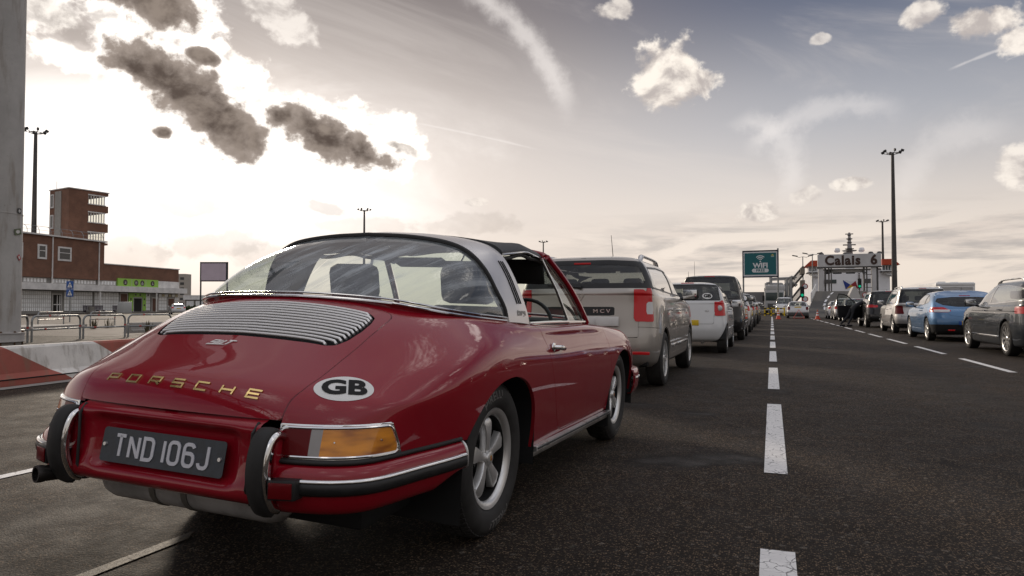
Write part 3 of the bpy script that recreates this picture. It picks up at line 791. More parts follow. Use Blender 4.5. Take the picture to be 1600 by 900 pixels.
# ================================================================== THE RED CLASSIC SPORTS CAR
# car frame: x right, y forward, z up, origin on the ground under the rear axle
def _yrow(y, pts): return [(p[0], y + (p[2] if len(p) > 2 else 0), p[1]) for p in pts]
SC_ROWS = [
    [(.709,-.710,.465),(.692,-.812,.465),(.638,-.897,.465),(.540,-.948,.465),(.410,-.973,.465),(.280,-.987,.465),(.140,-.994,.465),(0,-.996,.465)],
    [(.740,-.590,.465),(.722,-.695,.545),(.688,-.800,.577),(.598,-.892,.593),(.450,-.946,.606),(.300,-.960,.610),(.150,-.968,.612),(0,-.970,.613)],
    [(.765,-.460,.465),(.768,-.548,.590),(.737,-.655,.628),(.660,-.762,.652),(.508,-.828,.686),(.330,-.868,.699),(.160,-.888,.703),(0,-.893,.705)],
    [(.785,-.330,.455),(.798,-.370,.612),(.784,-.435,.690),(.718,-.545,.728),(.575,-.650,.752),(.375,-.718,.771),(.180,-.752,.768),(0,-.762,.768)],
    [(.790,-.180,.420),(.805,-.190,.598),(.800,-.230,.716),(.757,-.320,.774),(.645,-.420,.824),(.445,-.500,.879),(.215,-.548,.872),(0,-.562,.871)],
    [(.788, .010,.360),(.806, .000,.550),(.804,-.010,.705),(.775,-.045,.796),(.705,-.105,.853),(.555,-.180,.928),(.285,-.250,.982),(0,-.270,.990)],
    [(.776, .300,.300),(.796, .300,.470),(.801, .300,.630),(.787, .285,.752),(.745, .262,.824),(.662, .235,.878),(.340, .200,.975),(0, .180,.99)],
    _yrow(.75, [(.765,.28),(.783,.42),(.791,.57),(.784,.705),(.749,.803),(.690,.852),(.35,.880),(0,.885)]),
    _yrow(1.25,[(.765,.27),(.782,.40),(.790,.55),(.783,.695),(.747,.796),(.688,.846),(.35,.870),(0,.878)]),
    _yrow(1.70,[(.766,.26),(.783,.39),(.791,.54),(.782,.682),(.743,.784),(.678,.834),(.34,.850),(0,.860)]),
    _yrow(2.05,[(.770,.28),(.791,.41),(.798,.55),(.787,.680),(.743,.775),(.632,.812),(.34,.782),(0,.792)]),
    _yrow(2.40,[(.773,.30),(.795,.43),(.801,.56),(.787,.675),(.735,.757),(.610,.778),(.33,.707),(0,.720)]),
    _yrow(2.70,[(.755,.33),(.770,.44),(.773,.55),(.756,.655),(.702,.722),(.582,.728),(.31,.633),(0,.645)]),
    [(.690,2.86,.34),(.700,2.90,.43),(.700,2.93,.52),(.685,2.95,.59),(.640,2.97,.64),(.540,2.98,.64),(.290,3.0,.547),(0,3.03,.557)],
    [(.600,2.99,.36),(.610,3.02,.42),(.610,3.04,.48),(.600,3.05,.52),(.570,3.06,.55),(.490,3.06,.54),(.280,3.09,.46),(0,3.11,.465)],
]
SC_G = patch(SC_ROWS, 230, 96)
SC_G[:, -1, 0] = 0.0

SC = empty('sports_car', 'glossy dark red classic sports car with open targa top, nearest the camera', 'car')
_X, _Y, _yaw, _roll = -1.838, 2.71, .0125, .033
# pose: roll about the right wheels (the quay falls away to the right), then yaw, then place
SC.matrix_world = (Matrix.Translation((_X, _Y, 0)) @ Matrix.Rotation(-_yaw, 4, 'Z') @
                   Matrix.Translation((0, 0, .72 * math.sin(_roll))) @ Matrix.Rotation(_roll, 4, 'Y'))
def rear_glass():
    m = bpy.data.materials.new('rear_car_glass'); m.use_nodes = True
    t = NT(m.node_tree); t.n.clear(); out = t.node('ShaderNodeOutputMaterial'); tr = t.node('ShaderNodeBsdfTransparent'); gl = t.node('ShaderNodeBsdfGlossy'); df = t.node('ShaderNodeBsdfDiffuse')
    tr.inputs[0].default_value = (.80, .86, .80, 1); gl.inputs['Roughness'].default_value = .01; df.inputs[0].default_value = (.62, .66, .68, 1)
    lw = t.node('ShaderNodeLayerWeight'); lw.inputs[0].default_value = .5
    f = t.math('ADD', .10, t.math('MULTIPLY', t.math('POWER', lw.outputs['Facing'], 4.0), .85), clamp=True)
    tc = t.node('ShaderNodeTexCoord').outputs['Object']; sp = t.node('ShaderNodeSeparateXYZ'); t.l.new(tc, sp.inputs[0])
    # bluish reflection streaks painted diagonally across the pane
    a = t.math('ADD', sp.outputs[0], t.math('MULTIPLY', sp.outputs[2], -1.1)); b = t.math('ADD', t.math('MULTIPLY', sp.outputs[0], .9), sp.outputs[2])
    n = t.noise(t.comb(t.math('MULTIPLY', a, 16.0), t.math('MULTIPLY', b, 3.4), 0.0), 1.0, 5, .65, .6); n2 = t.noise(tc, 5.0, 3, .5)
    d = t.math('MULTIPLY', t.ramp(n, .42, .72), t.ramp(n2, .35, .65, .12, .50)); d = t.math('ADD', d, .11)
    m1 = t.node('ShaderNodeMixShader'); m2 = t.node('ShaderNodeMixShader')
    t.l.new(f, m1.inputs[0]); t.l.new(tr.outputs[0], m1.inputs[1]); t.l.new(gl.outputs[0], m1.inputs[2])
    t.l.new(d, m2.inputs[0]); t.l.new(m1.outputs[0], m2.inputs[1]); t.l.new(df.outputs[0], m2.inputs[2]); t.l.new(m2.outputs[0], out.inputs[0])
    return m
RED = paint('dark_red_paint', (0.27, 0.003, 0.0125), 0.0, 0.34, 0.10, 0.012)
GLASS = glass_mat('clear_car_glass', (0.80, 0.86, 0.82), 1.3, 0.0, 0.0)
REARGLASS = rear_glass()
GOLD = pmat('gold_lettering', (0.86, 0.62, 0.26), 0.22, 1.0)
SILVERRIM = pmat('wheel_silver', (0.74, 0.73, 0.71), 0.34, 0.75)
VINYL = pmat('vinyl_roof', (0.035, 0.034, 0.034), 0.55, bump=(300, 0.5, 0.001))

_V, _F = grid_mesh(SC_G)
half = Sheet(_V, _F)
if (half.N[:, 2].mean()) < 0: half = Sheet(_V, [f[::-1] for f in _F])
SC_BVH = half.bvh()
FULL = half.join(half.mirror()); SC_BVH2 = FULL.bvh()

GAP = 0.0022
# wheel arches
arch_r = spline([(.372,.10),(.376,.28),(.372,.40),(.340,.505),(.265,.588),(.155,.636),(.03,.652),(-.11,.638),(-.225,.590),(-.315,.515),(-.368,.44),(-.40,.36),(-.41,.10)], 5)
arch_f = [(2.268 - .012 + (p[0] - 0) * .96, p[1] * .985) for p in arch_r]
wheel_opening = lambda V: np.minimum(yz(sd_poly(arch_r))(V), yz(sd_poly(arch_f))(V))
# keep the cut to the side of the car
_, half = half.cut(lambda V: np.maximum(wheel_opening(V), 0.45 - V[:, 0]))
_, half = half.cut(lambda V: V[:, 2] - (.285 - .010 * (V[:, 1] - .3)) if True else 0)   # sill line
# cockpit opening (under the glass)
cock = [(-.1,-.362),(.25,-.352),(.415,-.340),(.520,-.290),(.590,-.175),(.636,-.02),(.655,.12),(.666,.28),(.672,.9),(.668,1.60),(.60,1.72),(.45,1.82),(.2,1.90),(-.1,1.91)]
_, half = half.cut(xy(sd_poly(cock)))
# engine lid
lid_poly = [(-.3,-1.2),(.428,-1.2),(.428,-.955),(.436,-.925),(.454,-.886),(.466,-.816),(.473,-.714),(.484,-.632),(.491,-.525),(.4915,-.455),(.486,-.420),(.468,-.400),(.43,-.392),(.30,-.398),(.141,-.402),(0,-.404),(-.3,-.404)]
# keep lid lower edge
lidf = lambda V: np.maximum(xy(sd_poly(lid_poly))(V), .585 - V[:, 2])
lid, half = half.cut(lambda V: lidf(V) + GAP)
_, half = half.cut(lambda V: np.maximum(xy(sd_poly(lid_poly))(V), .555 - V[:, 2]) - GAP)
_, half = half.cut(lambda V: np.maximum(np.maximum(V[:, 0] - .428, V[:, 1] + .85), V[:, 2] - .60))
# door
door_poly = [(.500,.90),(.515,.845),(.566,.765),(.596,.678),(.662,.535),(.738,.389),(.79,.322),(.85,.300),(1.84,.288),(1.885,.31),(1.905,.36),(1.900,.50),(1.875,.66),(1.835,.78),(1.80,.90)]
doorf = yz(sd_poly(door_poly))
on_side = lambda V: .60 - V[:, 0]
door, half = half.cut(lambda V: np.maximum(doorf(V), on_side(V)) + GAP)
_, half = half.cut(lambda V: np.maximum(doorf(V), on_side(V)) - GAP)
# tail lamp region
tail_f = lambda V: np.maximum.reduce([.476 - V[:, 2], V[:, 2] - .577, .427 - V[:, 0], V[:, 1] + .762 - (.577 - V[:, 2]) * .45])
tail, half = half.cut(lambda V: tail_f(V) - .002)
# front bonnet outline
bon = [(-.3,1.95),(.40,1.90),(.48,1.97),(.47,2.3),(.44,2.7),(.36,2.97),(-.3,3.03)]
bonnet, half = half.cut(lambda V: xy(sd_poly(bon))(V) + GAP)
_, half = half.cut(lambda V: xy(sd_poly(bon))(V) - GAP)
side_n = lambda v: True
body = half.join(half.mirror()).rim(.016, lambda v: abs(v[0]) > 1e-4)
body_o = body.obj('body', RED, SC)
lid_c = lid.join(lid.mirror())
lid_full = lid_c.rim(.014, lambda v: abs(v[0]) > 1e-4)
gr_half = [(-.1,-.427),(.18,-.429),(.33,-.432),(.405,-.440),(.440,-.462),(.451,-.505),(.450,-.560),(.436,-.622),(.412,-.660),(.375,-.675),(.25,-.676),(.1,-.672),(-.1,-.670)]
grf = lambda V: sd_poly(gr_half)(np.c_[np.abs(V[:, 0]), V[:, 1]])
_, lid_open = lid_full.cut(grf)
lid_o = lid_open.obj('engine_lid', RED, SC)
bonnet.join(bonnet.mirror()).rim(.014, lambda v: abs(v[0]) > 1e-4).obj('bonnet', RED, SC)
dr = door.rim(.016).obj('door', RED, SC); dl = door.mirror().rim(.016).obj('door', RED, SC)
# louvred grille in the lid
gin, _ = lid_c.cut(lambda V: grf(V) - .004)
gin.offset(-.016).obj('grille_backing', BLACK, lid_o, raw=True)
g = MB()
NB = 13
for k in range(NB):
    f = k / (NB - 1)
    xs = float(np.interp(f, [0, .08, .2, .4, .6, .8, .92, 1], [.408, .430, .436, .434, .427, .417, .405, .372]))
    y0 = -.438 - f * .214
    P = []
    for x in np.r_[-xs, -xs + .004, np.linspace(-xs + .012, xs - .012, 39), xs - .004, xs]:
        yy = y0 - .012 * (x / .42) ** 2
        h = SC_BVH2.ray_cast(Vector((x, yy, 2)), Vector((0, 0, -1)))
        P.append((x, yy, h[0].z + (.0022 if abs(x) < xs * .985 else -.004)))
    g.tube(P, .0052, 8)
g.build('grille', pmat('grille_bars', (0.92, 0.90, 0.87), 0.40, 0.6), lid_o)
for sx in (-.14, .14):
    b_ = MB()
    for k in range(7):
        pass

# ---- lettering on the lid: squared script drawn as strokes
GL = {'P': [[(0,0),(0,1),(1,1),(1,.42),(0.1,.42)]], 'O': [[(0,0),(0,1),(1,1),(1,0),(0,0)]],
      'R': [[(0,0),(0,1),(1,1),(1,.42),(.12,.42)], [(.55,.42),(1,0)]], 'S': [[(1,1),(0,1),(0,.5),(1,.5),(1,0),(0,0)]],
      'C': [[(1,1),(0,1),(0,0),(1,0)]], 'H': [[(0,0),(0,1)],[(1,0),(1,1)],[(0,.5),(1,.5)]],
      'E': [[(1,1),(0,1),(0,0),(1,0)],[(0,.5),(.92,.5)]],
      '9': [[(1,.5),(0,.5),(0,1),(1,1),(1,0),(0,0)]], '1': [[(.5,0),(.5,1)]], 'T': [[(0,1),(1,1)],[(.5,1),(.5,0)]]}
def squared(word, w, h, pitch, sw, narrow={}, shear=.12):
    V, F = np.zeros((0, 3)), []
    x = 0; n = len(word)
    for i, c in enumerate(word):
        cw = narrow.get(c, w)
        st = [[(x + p[0] * cw + p[1] * h * shear, p[1] * h) for p in s_] for s_ in GL[c]]
        v, f = ribbon(st, sw); F += [tuple(a + len(V) for a in q) for q in f]; V = np.vstack([V, v])
        x += cw + pitch
    V[:, 0] -= (x - pitch) / 2; V[:, 1] -= h / 2
    return V, F
def surf_frame(x, y, bvh=SC_BVH2, up=(0, 1, 0)):
    h = bvh.ray_cast(Vector((x, y, 2)), Vector((0, 0, -1))); n = np.array(h[1]); n *= np.sign(n[2])
    ux = np.cross(np.array(up), n); ux /= np.linalg.norm(ux); return np.array(h[0]), ux, np.cross(n, ux)
o_, ux, uy = surf_frame(.0, -.940)
V, F = squared('PORSCHE', .046, .026, .056, .0062); V, F = thick(V, F, .003); V, F = subdiv_flat(V, F, .03)
V, F = drape(V, F, o_, ux, uy, SC_BVH2, .001)
mesh_obj('lettering', V, F, GOLD, lid_o, False)
o_, ux, uy = surf_frame(-.038, -.722)
V, F = squared('911T', .024, .027, .010, .0062, {'1': .006, 'T': .030}, .6); v2, f2 = ribbon([[(-.052, -.0145), (.028, -.0145)]], .004); F += [tuple(i + len(V) for i in q) for q in f2]; V = np.vstack([V, v2]); V, F = thick(V, F, .003); V, F = subdiv_flat(V, F, .03)
V, F = drape(V, F, o_, ux, uy, SC_BVH2, .001)
mesh_obj('badge', V, F, pmat('badge_bright', (.85,.83,.80), .4, .25), lid_o, False)
# ---- GB sticker on the right rear wing
a = np.linspace(0, 2 * np.pi, 49)[:-1]
def sticker(parent, bvh, o_, ux, uy, w, h, txt, ts, name='sticker', bold=.006, xs=1.12):
    V = np.c_[np.cos(a) * w / 2, np.sin(a) * h / 2, 0 * a]; V = np.vstack([[0, 0, 0]] + [V * q / 6 for q in range(1, 7)]); n = 48
    F = [(0, 1 + k, 1 + (k + 1) % n) for k in range(n)] + [(1 + k + n * q, 1 + n + k + n * q, 1 + n + (k + 1) % n + n * q, 1 + (k + 1) % n + n * q) for k in range(n) for q in range(5)]
    V, F = drape(V, F, o_, ux, uy, bvh, .0015)
    so = mesh_obj(name, V, F, WHITEPLAST, parent, True)
    T, TF = text_geo(txt, ts, bold, xs=xs); T, TF = subdiv_flat(T, TF, .012)
    T, TF = drape(T, TF, o_, ux, uy, bvh, .0034)
    mesh_obj('lettering', T, TF, BLACK, so, False)
h = SC_BVH2.find_nearest(Vector((.555, -.812, .672))); n_ = np.array(h[1]); n_ *= np.sign(n_[2])
ux = np.array([.80, .56, -.05]); ux -= n_ * (ux @ n_); ux /= np.linalg.norm(ux); uy = np.cross(n_, ux)
sticker(SC, SC_BVH2, np.array(h[0]), ux, uy, .186, .118, 'GB', .096, bold=.004)

def boundary_loop(s):
    nxt = {}
    for f in s.F:
        for q in range(len(f)):
            i, j = f[q], f[(q + 1) % len(f)]
            if (j, i) in nxt: nxt.pop((j, i))
            else: nxt[(i, j)] = 1
    d = {i: j for i, j in nxt}; best = []
    while d:
        st = next(iter(d)); loop = [st]; c = d.pop(st)
        while c != st and c in d: loop.append(c); c = d.pop(c)
        if len(loop) > len(best): best = loop
    return s.V[best]
def smooth_loop(P, n):
    P = np.vstack([P, P[:1]]); d = np.r_[0, np.cumsum(np.linalg.norm(np.diff(P, axis=0), axis=1))]; t = np.linspace(0, d[-1], n + 1)[:-1]
    Q = np.c_[np.interp(t, d, P[:, 0]), np.interp(t, d, P[:, 1]), np.interp(t, d, P[:, 2])]
    return Q * .5 + (np.roll(Q, 1, 0) + np.roll(Q, -1, 0)) * .25
# ---- tail lamps
def make_tail(mir):
    T = tail.mirror() if mir else tail
    fx = (lambda V: tail_f(V * [-1, 1, 1])) if mir else tail_f
    lens, fr = T.cut(lambda V: fx(V) + .008)
    base = fr.offset(.001).rim(.012).obj('tail_light', CHROME, SC, raw=True)
    MB().tube(smooth_loop(boundary_loop(lens.offset(.003)), 90), .0048, 8, closed=True).build('lamp_frame', CHROME, base)
    ax = lambda V: np.abs(V[:, 0])
    red, rest = lens.cut(lambda V: ax(V) - .528); clear, amber = rest.cut(lambda V: ax(V) - .560)
    red.offset(.004).obj('red_lens', DARKREDLENS, base); clear.offset(.004).obj('clear_lens', CLEARLENS, base)
    amber.offset(.004).obj('amber_lens', AMBER, base)
    for (x, y) in ((.443, 0), (.595, 0), (.690, 0)):
        xx = -x if mir else x
        hh = SC_BVH2.ray_cast(Vector((xx * 1.0, -2, .528)), Vector((0, 1, 0)))
        n_ = np.array(hh[1]); n_ *= np.sign(-n_[1]); p = np.array(hh[0]) + n_ * .004
        MB().cyl(p, p + n_ * .003, .0035, .0025, 8).build('lens_screw', CHROME, base)
def amber_mat():
    m = bpy.data.materials.new('amber_lens'); m.use_nodes = True
    t = NT(m.node_tree); b = t.n['Principled BSDF']; tc = t.node('ShaderNodeTexCoord').outputs['Object']
    sp = t.node('ShaderNodeSeparateXYZ'); t.l.new(tc, sp.inputs[0])
    n = t.noise(t.comb(t.math('MULTIPLY', sp.outputs[0], 7.0), t.math('MULTIPLY', sp.outputs[1], 7.0), t.math('MULTIPLY', sp.outputs[2], 26.0)), 1.0, 2, 0.45)
    t.l.new(t.mix(t.ramp(n, .38, .66), (0.36, .095, .005), (0.90, .33, .014)), b.inputs['Base Color'])
    w = t.node('ShaderNodeTexWave', bands_direction='Z'); w.inputs['Scale'].default_value = 120; t.l.new(tc, w.inputs['Vector'])
    bn = t.node('ShaderNodeBump'); bn.inputs['Strength'].default_value = .3; bn.inputs['Distance'].default_value = .001
    t.l.new(w.outputs['Fac'], bn.inputs['Height']); t.l.new(bn.outputs[0], b.inputs['Normal'])
    b.inputs['Roughness'].default_value = .25; b.inputs['Coat Weight'].default_value = 1
    b.inputs['Subsurface Weight'].default_value = 0.0
    return m
AMBER = amber_mat()
make_tail(False); make_tail(True)

# ---- rear bumper, wrapped round the tail
low = np.array([SC_G[int(i), 0] for i in np.linspace(66, 0, 23)])
rearrow = SC_G[0, ::3]
outline = [tuple(p[:2]) for p in low if p[1] < -.40] + [tuple(p[:2]) for p in rearrow[1:]]
OL = np.array([p for p in outline if p[0] > .385]); OL = np.vstack([OL, [.385, -.975]])
def sweep(OL, sec, x_in=None):
    """OL plan outline (from the wheel round to the middle), sec list of (out, z)"""
    T = np.gradient(OL, axis=0); T /= np.linalg.norm(T, axis=1)[:, None]; Nn = np.c_[T[:, 1], -T[:, 0]]
    Nn[Nn[:, 0] < -.001] *= 1
    if (Nn[0] @ np.array([1, 0])) < 0: Nn = -Nn
    m = len(OL); out = []
    for i in range(m):
        out.append([(OL[i, 0] + Nn[i, 0] * s_[0], OL[i, 1] + Nn[i, 1] * s_[0], s_[1] + (s_[2] * (1 - min(1, i / 6.0)) if len(s_) > 2 else 0)) for s_ in sec])
    return np.array(out)
OL = spline(OL[::2] if len(OL) > 24 else OL, 2)
sec = spline([(-.02,.462),(.006,.461),(.026,.452),(.036,.436),(.040,.415),(.040,.385),(.036,.365),(.028,.345,.03),(.016,.328,.05),(-.004,.316,.07),(-.03,.312,.08)] and
             [(-.02,.462,0),(.006,.461,0),(.020,.452,0),(.029,.436,0),(.033,.415,0),(.033,.385,0),(.029,.365,.01),(.022,.345,.03),(.012,.328,.05),(-.004,.316,.07),(-.03,.312,.08)], 3)
def bumper_side(mir):
    G = sweep(OL, sec)
    if mir: G[..., 0] *= -1
    V, F = grid_mesh(G, flip=not mir); s_ = Sheet(V, F)
    bo = s_.rim(.012).obj('bumper', RED, SC)
    # rubber strip with a bright upper edge
    st = sweep(OL[1:], [(.031,.424),(.039,.424),(.048,.416),(.050,.402),(.048,.388),(.039,.380),(.031,.380)])
    if mir: st[..., 0] *= -1
    # taper at the wheel end
    V, F = grid_mesh(st, flip=not mir); ss = Sheet(V, F)
    ss.obj('bumper_strip', BLACKTRIM, bo, raw=True)
    tr = sweep(OL[1:], [(.032,.4285),(.045,.4285),(.049,.4225),(.047,.418),(.032,.418)])
    if mir: tr[..., 0] *= -1
    V, F = grid_mesh(tr, flip=not mir); Sheet(V, F).obj('bright_edge', CHROME, bo, raw=True)
    # chrome end trim following the wheel opening
    e = G[0]; P = [e[i] for i in range(0, len(e), 2)]
    MB().tube(P, .0055, 8).build('end_trim', ALU, bo)
    # dark seal under the lamp
    sl = sweep(OL, [(-.01,.477),(.006,.477),(.012,.470),(.006,.4625),(-.01,.4625)])
    if mir: sl[..., 0] *= -1
    V, F = grid_mesh(sl, flip=not mir); Sheet(V, F).obj('seal', RUBBER, bo, raw=True)
    # red reflector beside the overrider
    s = -1 if mir else 1
    r = MB().box(.462, .540, -1.045, -1.00, .372, .430, .004)
    r.V = [(s * v[0], v[1] + (v[0] - .462) * .30, v[2]) for v in r.V]; ro = r.build('reflector', BLACKTRIM, bo)
    r = MB().box(.468, .534, -1.050, -1.0445, .378, .424, .002)
    r.V = [(s * v[0], v[1] + (v[0] - .462) * .30, v[2]) for v in r.V]; r.build('red_lens', DARKREDLENS, ro)
bumper_side(False); bumper_side(True)
# centre panel between the overriders
cp = []
for x in np.linspace(-.385, .385, 45):
    ax = abs(x); rec = 1 / (1 + math.exp((ax - .292) / .007))   # 1 inside the plate recess
    crown = -.006 * (ax / .385) ** 2
    row = []
    for (yy, z, k) in ((-.935,.590,0),(-.960,.581,0),(-.984,.572,0),(-.994,.556,.1),(-.990,.535,1),(-.986,.515,1),(-.988,.470,1),(-.996,.42,1),(-1.004,.395,.9),(-1.010,.375,.25),(-1.008,.352,0),(-.99,.332,0),(-.96,.322,0),(-.92,.318,0)):
        row.append((x, yy - crown * 0 + rec * k * .019, z))
    cp.append(spline(row, 3))
V, F = grid_mesh(np.array(cp)); ce = Sheet(V, F)
if ce.N[:, 1].mean() > 0: ce = Sheet(V, [f[::-1] for f in F])
cpo = ce.obj('bumper_centre', RED, SC)
for s in (-1, 1):
    MB().tube([(s*.368,-.975,.578),(s*.366,-1.0,.55),(s*.362,-1.004,.47),(s*.356,-1.012,.38),(s*.352,-.985,.328)], .005, 8).build('seal', RUBBER, cpo)
    # overriders: rubber-faced horn with chrome back
    prof = spline([(-.955,.548),(-.990,.556),(-1.018,.541),(-1.036,.503),(-1.044,.455),(-1.042,.41),(-1.028,.365),(-1.004,.328),(-.975,.315)], 4)
    m = len(prof); ch = MB(); cx = s * .418
    def horn(hw, push, nn):
        V = []; 
        for (y, z) in prof:
            c = np.array([y, z]); ctr = np.array([-.93, .45]); d = (c - ctr); d /= np.linalg.norm(d)
            yo, zo = c + d * push
            row = [(-hw, -.02), (-hw, -.004), (-hw * .8, .004), (0, .007), (hw * .8, .004), (hw, -.004), (hw, -.02)]
            V.append([(cx + a_, yo + d[0] * b_, zo + d[1] * b_) for a_, b_ in row])
        return np.array(V)
    G = horn(.039, 0, 0); V, F = grid_mesh(G, flip=True); ov = Sheet(V, F).rim(.03).obj('overrider', CHROME, SC, raw=True)
    G = horn(.030, .011, 0)[2:-2]; V, F = grid_mesh(G, flip=True); Sheet(V, F).rim(.012).obj('rubber_face', RUBBER, ov, raw=True)
    MB().box(min(cx - .03, cx + .03), max(cx - .03, cx + .03), -1.0, -.93, .34, .56, .01).build('mounting', RED, ov)

# ---- number plate with raised silver characters on black
pt = -.19; pc = np.array([0, -.9965, .4555]); pux = np.array([1., 0, 0]); puy = np.array([0, -math.sin(pt), math.cos(pt)]); puy = np.array([0, .19, .98])
pn = np.cross(pux, puy)
PLATE = pmat('plate_black', (0.045, 0.052, 0.060), 0.45, var=(30, .2))
def rrect(w, h, r, n=5):
    P = []
    for cx, cy, a0 in ((w/2-r, h/2-r, 0), (-w/2+r, h/2-r, 90), (-w/2+r, -h/2+r, 180), (w/2-r, -h/2+r, 270)):
        for k in range(n + 1): P.append((cx + r * math.cos(R(a0 + 90 * k / n)), cy + r * math.sin(R(a0 + 90 * k / n))))
    return P
pr = rrect(.520, .111, .012); V = np.array([(p[0], p[1], 0) for p in pr]); V, F = thick(V, [tuple(range(len(pr)))], .002)
plo = mesh_obj('number_plate', flat_place(V, pc, pux, puy), F, PLATE, SC, False)
def arc(cx, cy, rx, ry, a0, a1, n=10): return [(cx + rx * math.cos(R(a0 + (a1 - a0) * k / n)), cy + ry * math.sin(R(a0 + (a1 - a0) * k / n))) for k in range(n + 1)]
W_, H_ = .040, .066; r = .015
UK = {'T': ([[(0,H_),(W_,H_)],[(W_/2,H_),(W_/2,0)]], W_), 'N': ([[(0,0),(0,H_),(W_,0),(W_,H_)]], W_),
      'D': ([[(0,0),(0,H_)] + arc(W_-r,H_-r,r,r,90,0) + arc(W_-r,r,r,r,0,-90) + [(0,0)]], W_),
      '1': ([[(0,0),(0,H_)]], .0), '0': ([arc(W_-r,H_-r,r,r,0,90)+arc(r,H_-r,r,r,90,180)+arc(r,r,r,r,180,270)+arc(W_-r,r,r,r,270,360)+[(W_,H_-r)]], W_),
      '6': ([arc(W_-r,H_-r,r,r,20,90)+arc(r,H_-r,r,r,90,180)+arc(r,r,r,r,180,270)+arc(W_-r,r,r,r,270,360)+arc(W_-r,.038-r,r,r,0,90)+[(.004,.038)]], W_),
      'J': ([[(W_*.9,H_),(W_*.9,r)]+arc(W_*.9-r,r,r,r,0,-90)[1:]+arc(r*.9,r,r*.9,r,270,185)[1:]], W_*.9)}
def plate_text(word, sw=.0115, gap=.0225, space=.030):
    V, F = np.zeros((0, 3)), []; x = 0
    for c in word:
        if c == ' ': x += space - gap * .2; continue
        st, w = UK[c]
        if c == 'N':
            v, f = ribbon([[(x, 0), (x, H_)]], sw); v2, f2 = ribbon([[(x + w, 0), (x + w, H_)]], sw); v3 = np.array([(x + sw*.5, H_, .0003), (x + w - sw*.5, 0, .0003), (x + w - sw*.5, sw*1.75, .0003), (x + sw*.5, H_ - sw*1.75, .0003)])[[0, 3, 1, 2]][[0, 1, 2, 3]]
            for vv, ff in ((v, f), (v2, f2), (v3, [(0, 1, 2, 3)])): F += [tuple(i + len(V) for i in q) for q in ff]; V = np.vstack([V, vv])
            x += w + gap; continue
        v, f = ribbon([[(x + p[0], p[1]) for p in s_] for s_ in st], sw)
        F += [tuple(i + len(V) for i in q) for q in f]; V = np.vstack([V, v]); x += w + gap
    V[:, 0] -= (x - gap) / 2; V[:, 1] -= H_ / 2
    return V, F
V, F = plate_text('TND 106J'); V[:, 0] *= .985
V, F = thick(V, F, .003); V[:, 2] += .002
mesh_obj('lettering', flat_place(V, pc, pux, puy), F, pmat('plate_silver', (0.56, 0.57, 0.62), .35, .3), plo, False)
for x in (-.243, .243):
    c = pc + pux * x + pn * .002; MB().cyl(c, c + pn * .006, .0075, .006, 12).build('plate_bolt', ALU, plo)

# ---- exhaust and silencer
ex = MB(); ex.lathe([(.022,.0),(.028,.0),(.029,.004),(.029,.02),(.0265,.03),(.0265,.20),(.022,.20)], 24, 'y', (0,0,0))
ex.transform(Matrix.Translation((-.482,-1.065,.340)) @ Matrix.Rotation(R(-14), 4, 'Z') @ Matrix.Rotation(R(-3), 4, 'X'))
ex.build('exhaust_pipe', pmat('sooty_steel', (.05,.045,.042), .5, .7), SC)
ex = MB(); ex.lathe([(0,-.38),(.05,-.38),(.072,-.36),(.08,-.33),(.08,.33),(.072,.36),(.05,.38),(0,.38)], 28, 'x', (.0,-.84,.312))
so = ex.build('silencer', pmat('silencer_metal', (.42,.41,.40), .5, .35, var=(8,.2)), SC)
for x in (-.12, .02):
    MB().lathe([(.0805,x-.012),(.0835,x-.012),(.0835,x+.012),(.0805,x+.012)], 28, 'x', (0,-.84,.312), close=True).build('strap', pmat('dull_strap', (.2,.19,.17), .5, .6), so)
# dark underbody so that no daylight shows under the shell
ub = MB(); ub.box(-.58,.58,-.72,.60,.195,.30,.03); ub.box(-.72,.72,.42,1.86,.19,.28,.03); ub.box(-.55,.55,1.8,2.9,.21,.4,.03)
ub.box(-.55,.55,-.80,.40,.28,.62,.05)
ub.build('underbody', BLACK, SC)
for yc in (0, 2.256):
    for s in (-1, 1):
        P = []
        pl = arch_r if yc == 0 else arch_f
        G = []
        for x in (.30, .50, .785):
            G.append([(s * x, p[0], p[1] + (.004 if x > .7 else .006)) for p in pl[3:-1]])
        V, F = grid_mesh(np.array(G)); mesh_obj('wheel_housing', V, F, BLACK, SC, True)
        MB().box(min(s*.28,s*.32), max(s*.28,s*.32), yc-.34, yc+.34, .30, .66).build('wheel_housing', BLACK, SC)

# ---- sill trims
for s in (-1, 1):
    so = MB()
    so.prism([(s*.770,.282),(s*.793,.279),(s*.796,.262),(s*.786,.256),(s*.765,.256)], 'y', .395, 1.885)
    sill = so.build('sill_trim', ALU, SC, auto=20)
    MB().prism([(s*.7935,.2745),(s*.7975,.2725),(s*.7975,.2655),(s*.7935,.2635)], 'y', .41, 1.87).build('sill_strip', BLACKTRIM, sill)
    MB().box(min(s*.70,s*.778), max(s*.70,s*.778), .385, 1.885, .230, .2575, .008).build('sill', pmat('sill_metal', (.30,.28,.26), .45, .7, var=(9,.2)), sill)
    # slight slope towards the nose
    for o in [sill] + kids(sill):
        for v in o.data.vertices: v.co.z += .014 - .022 * (v.co.y - .39)

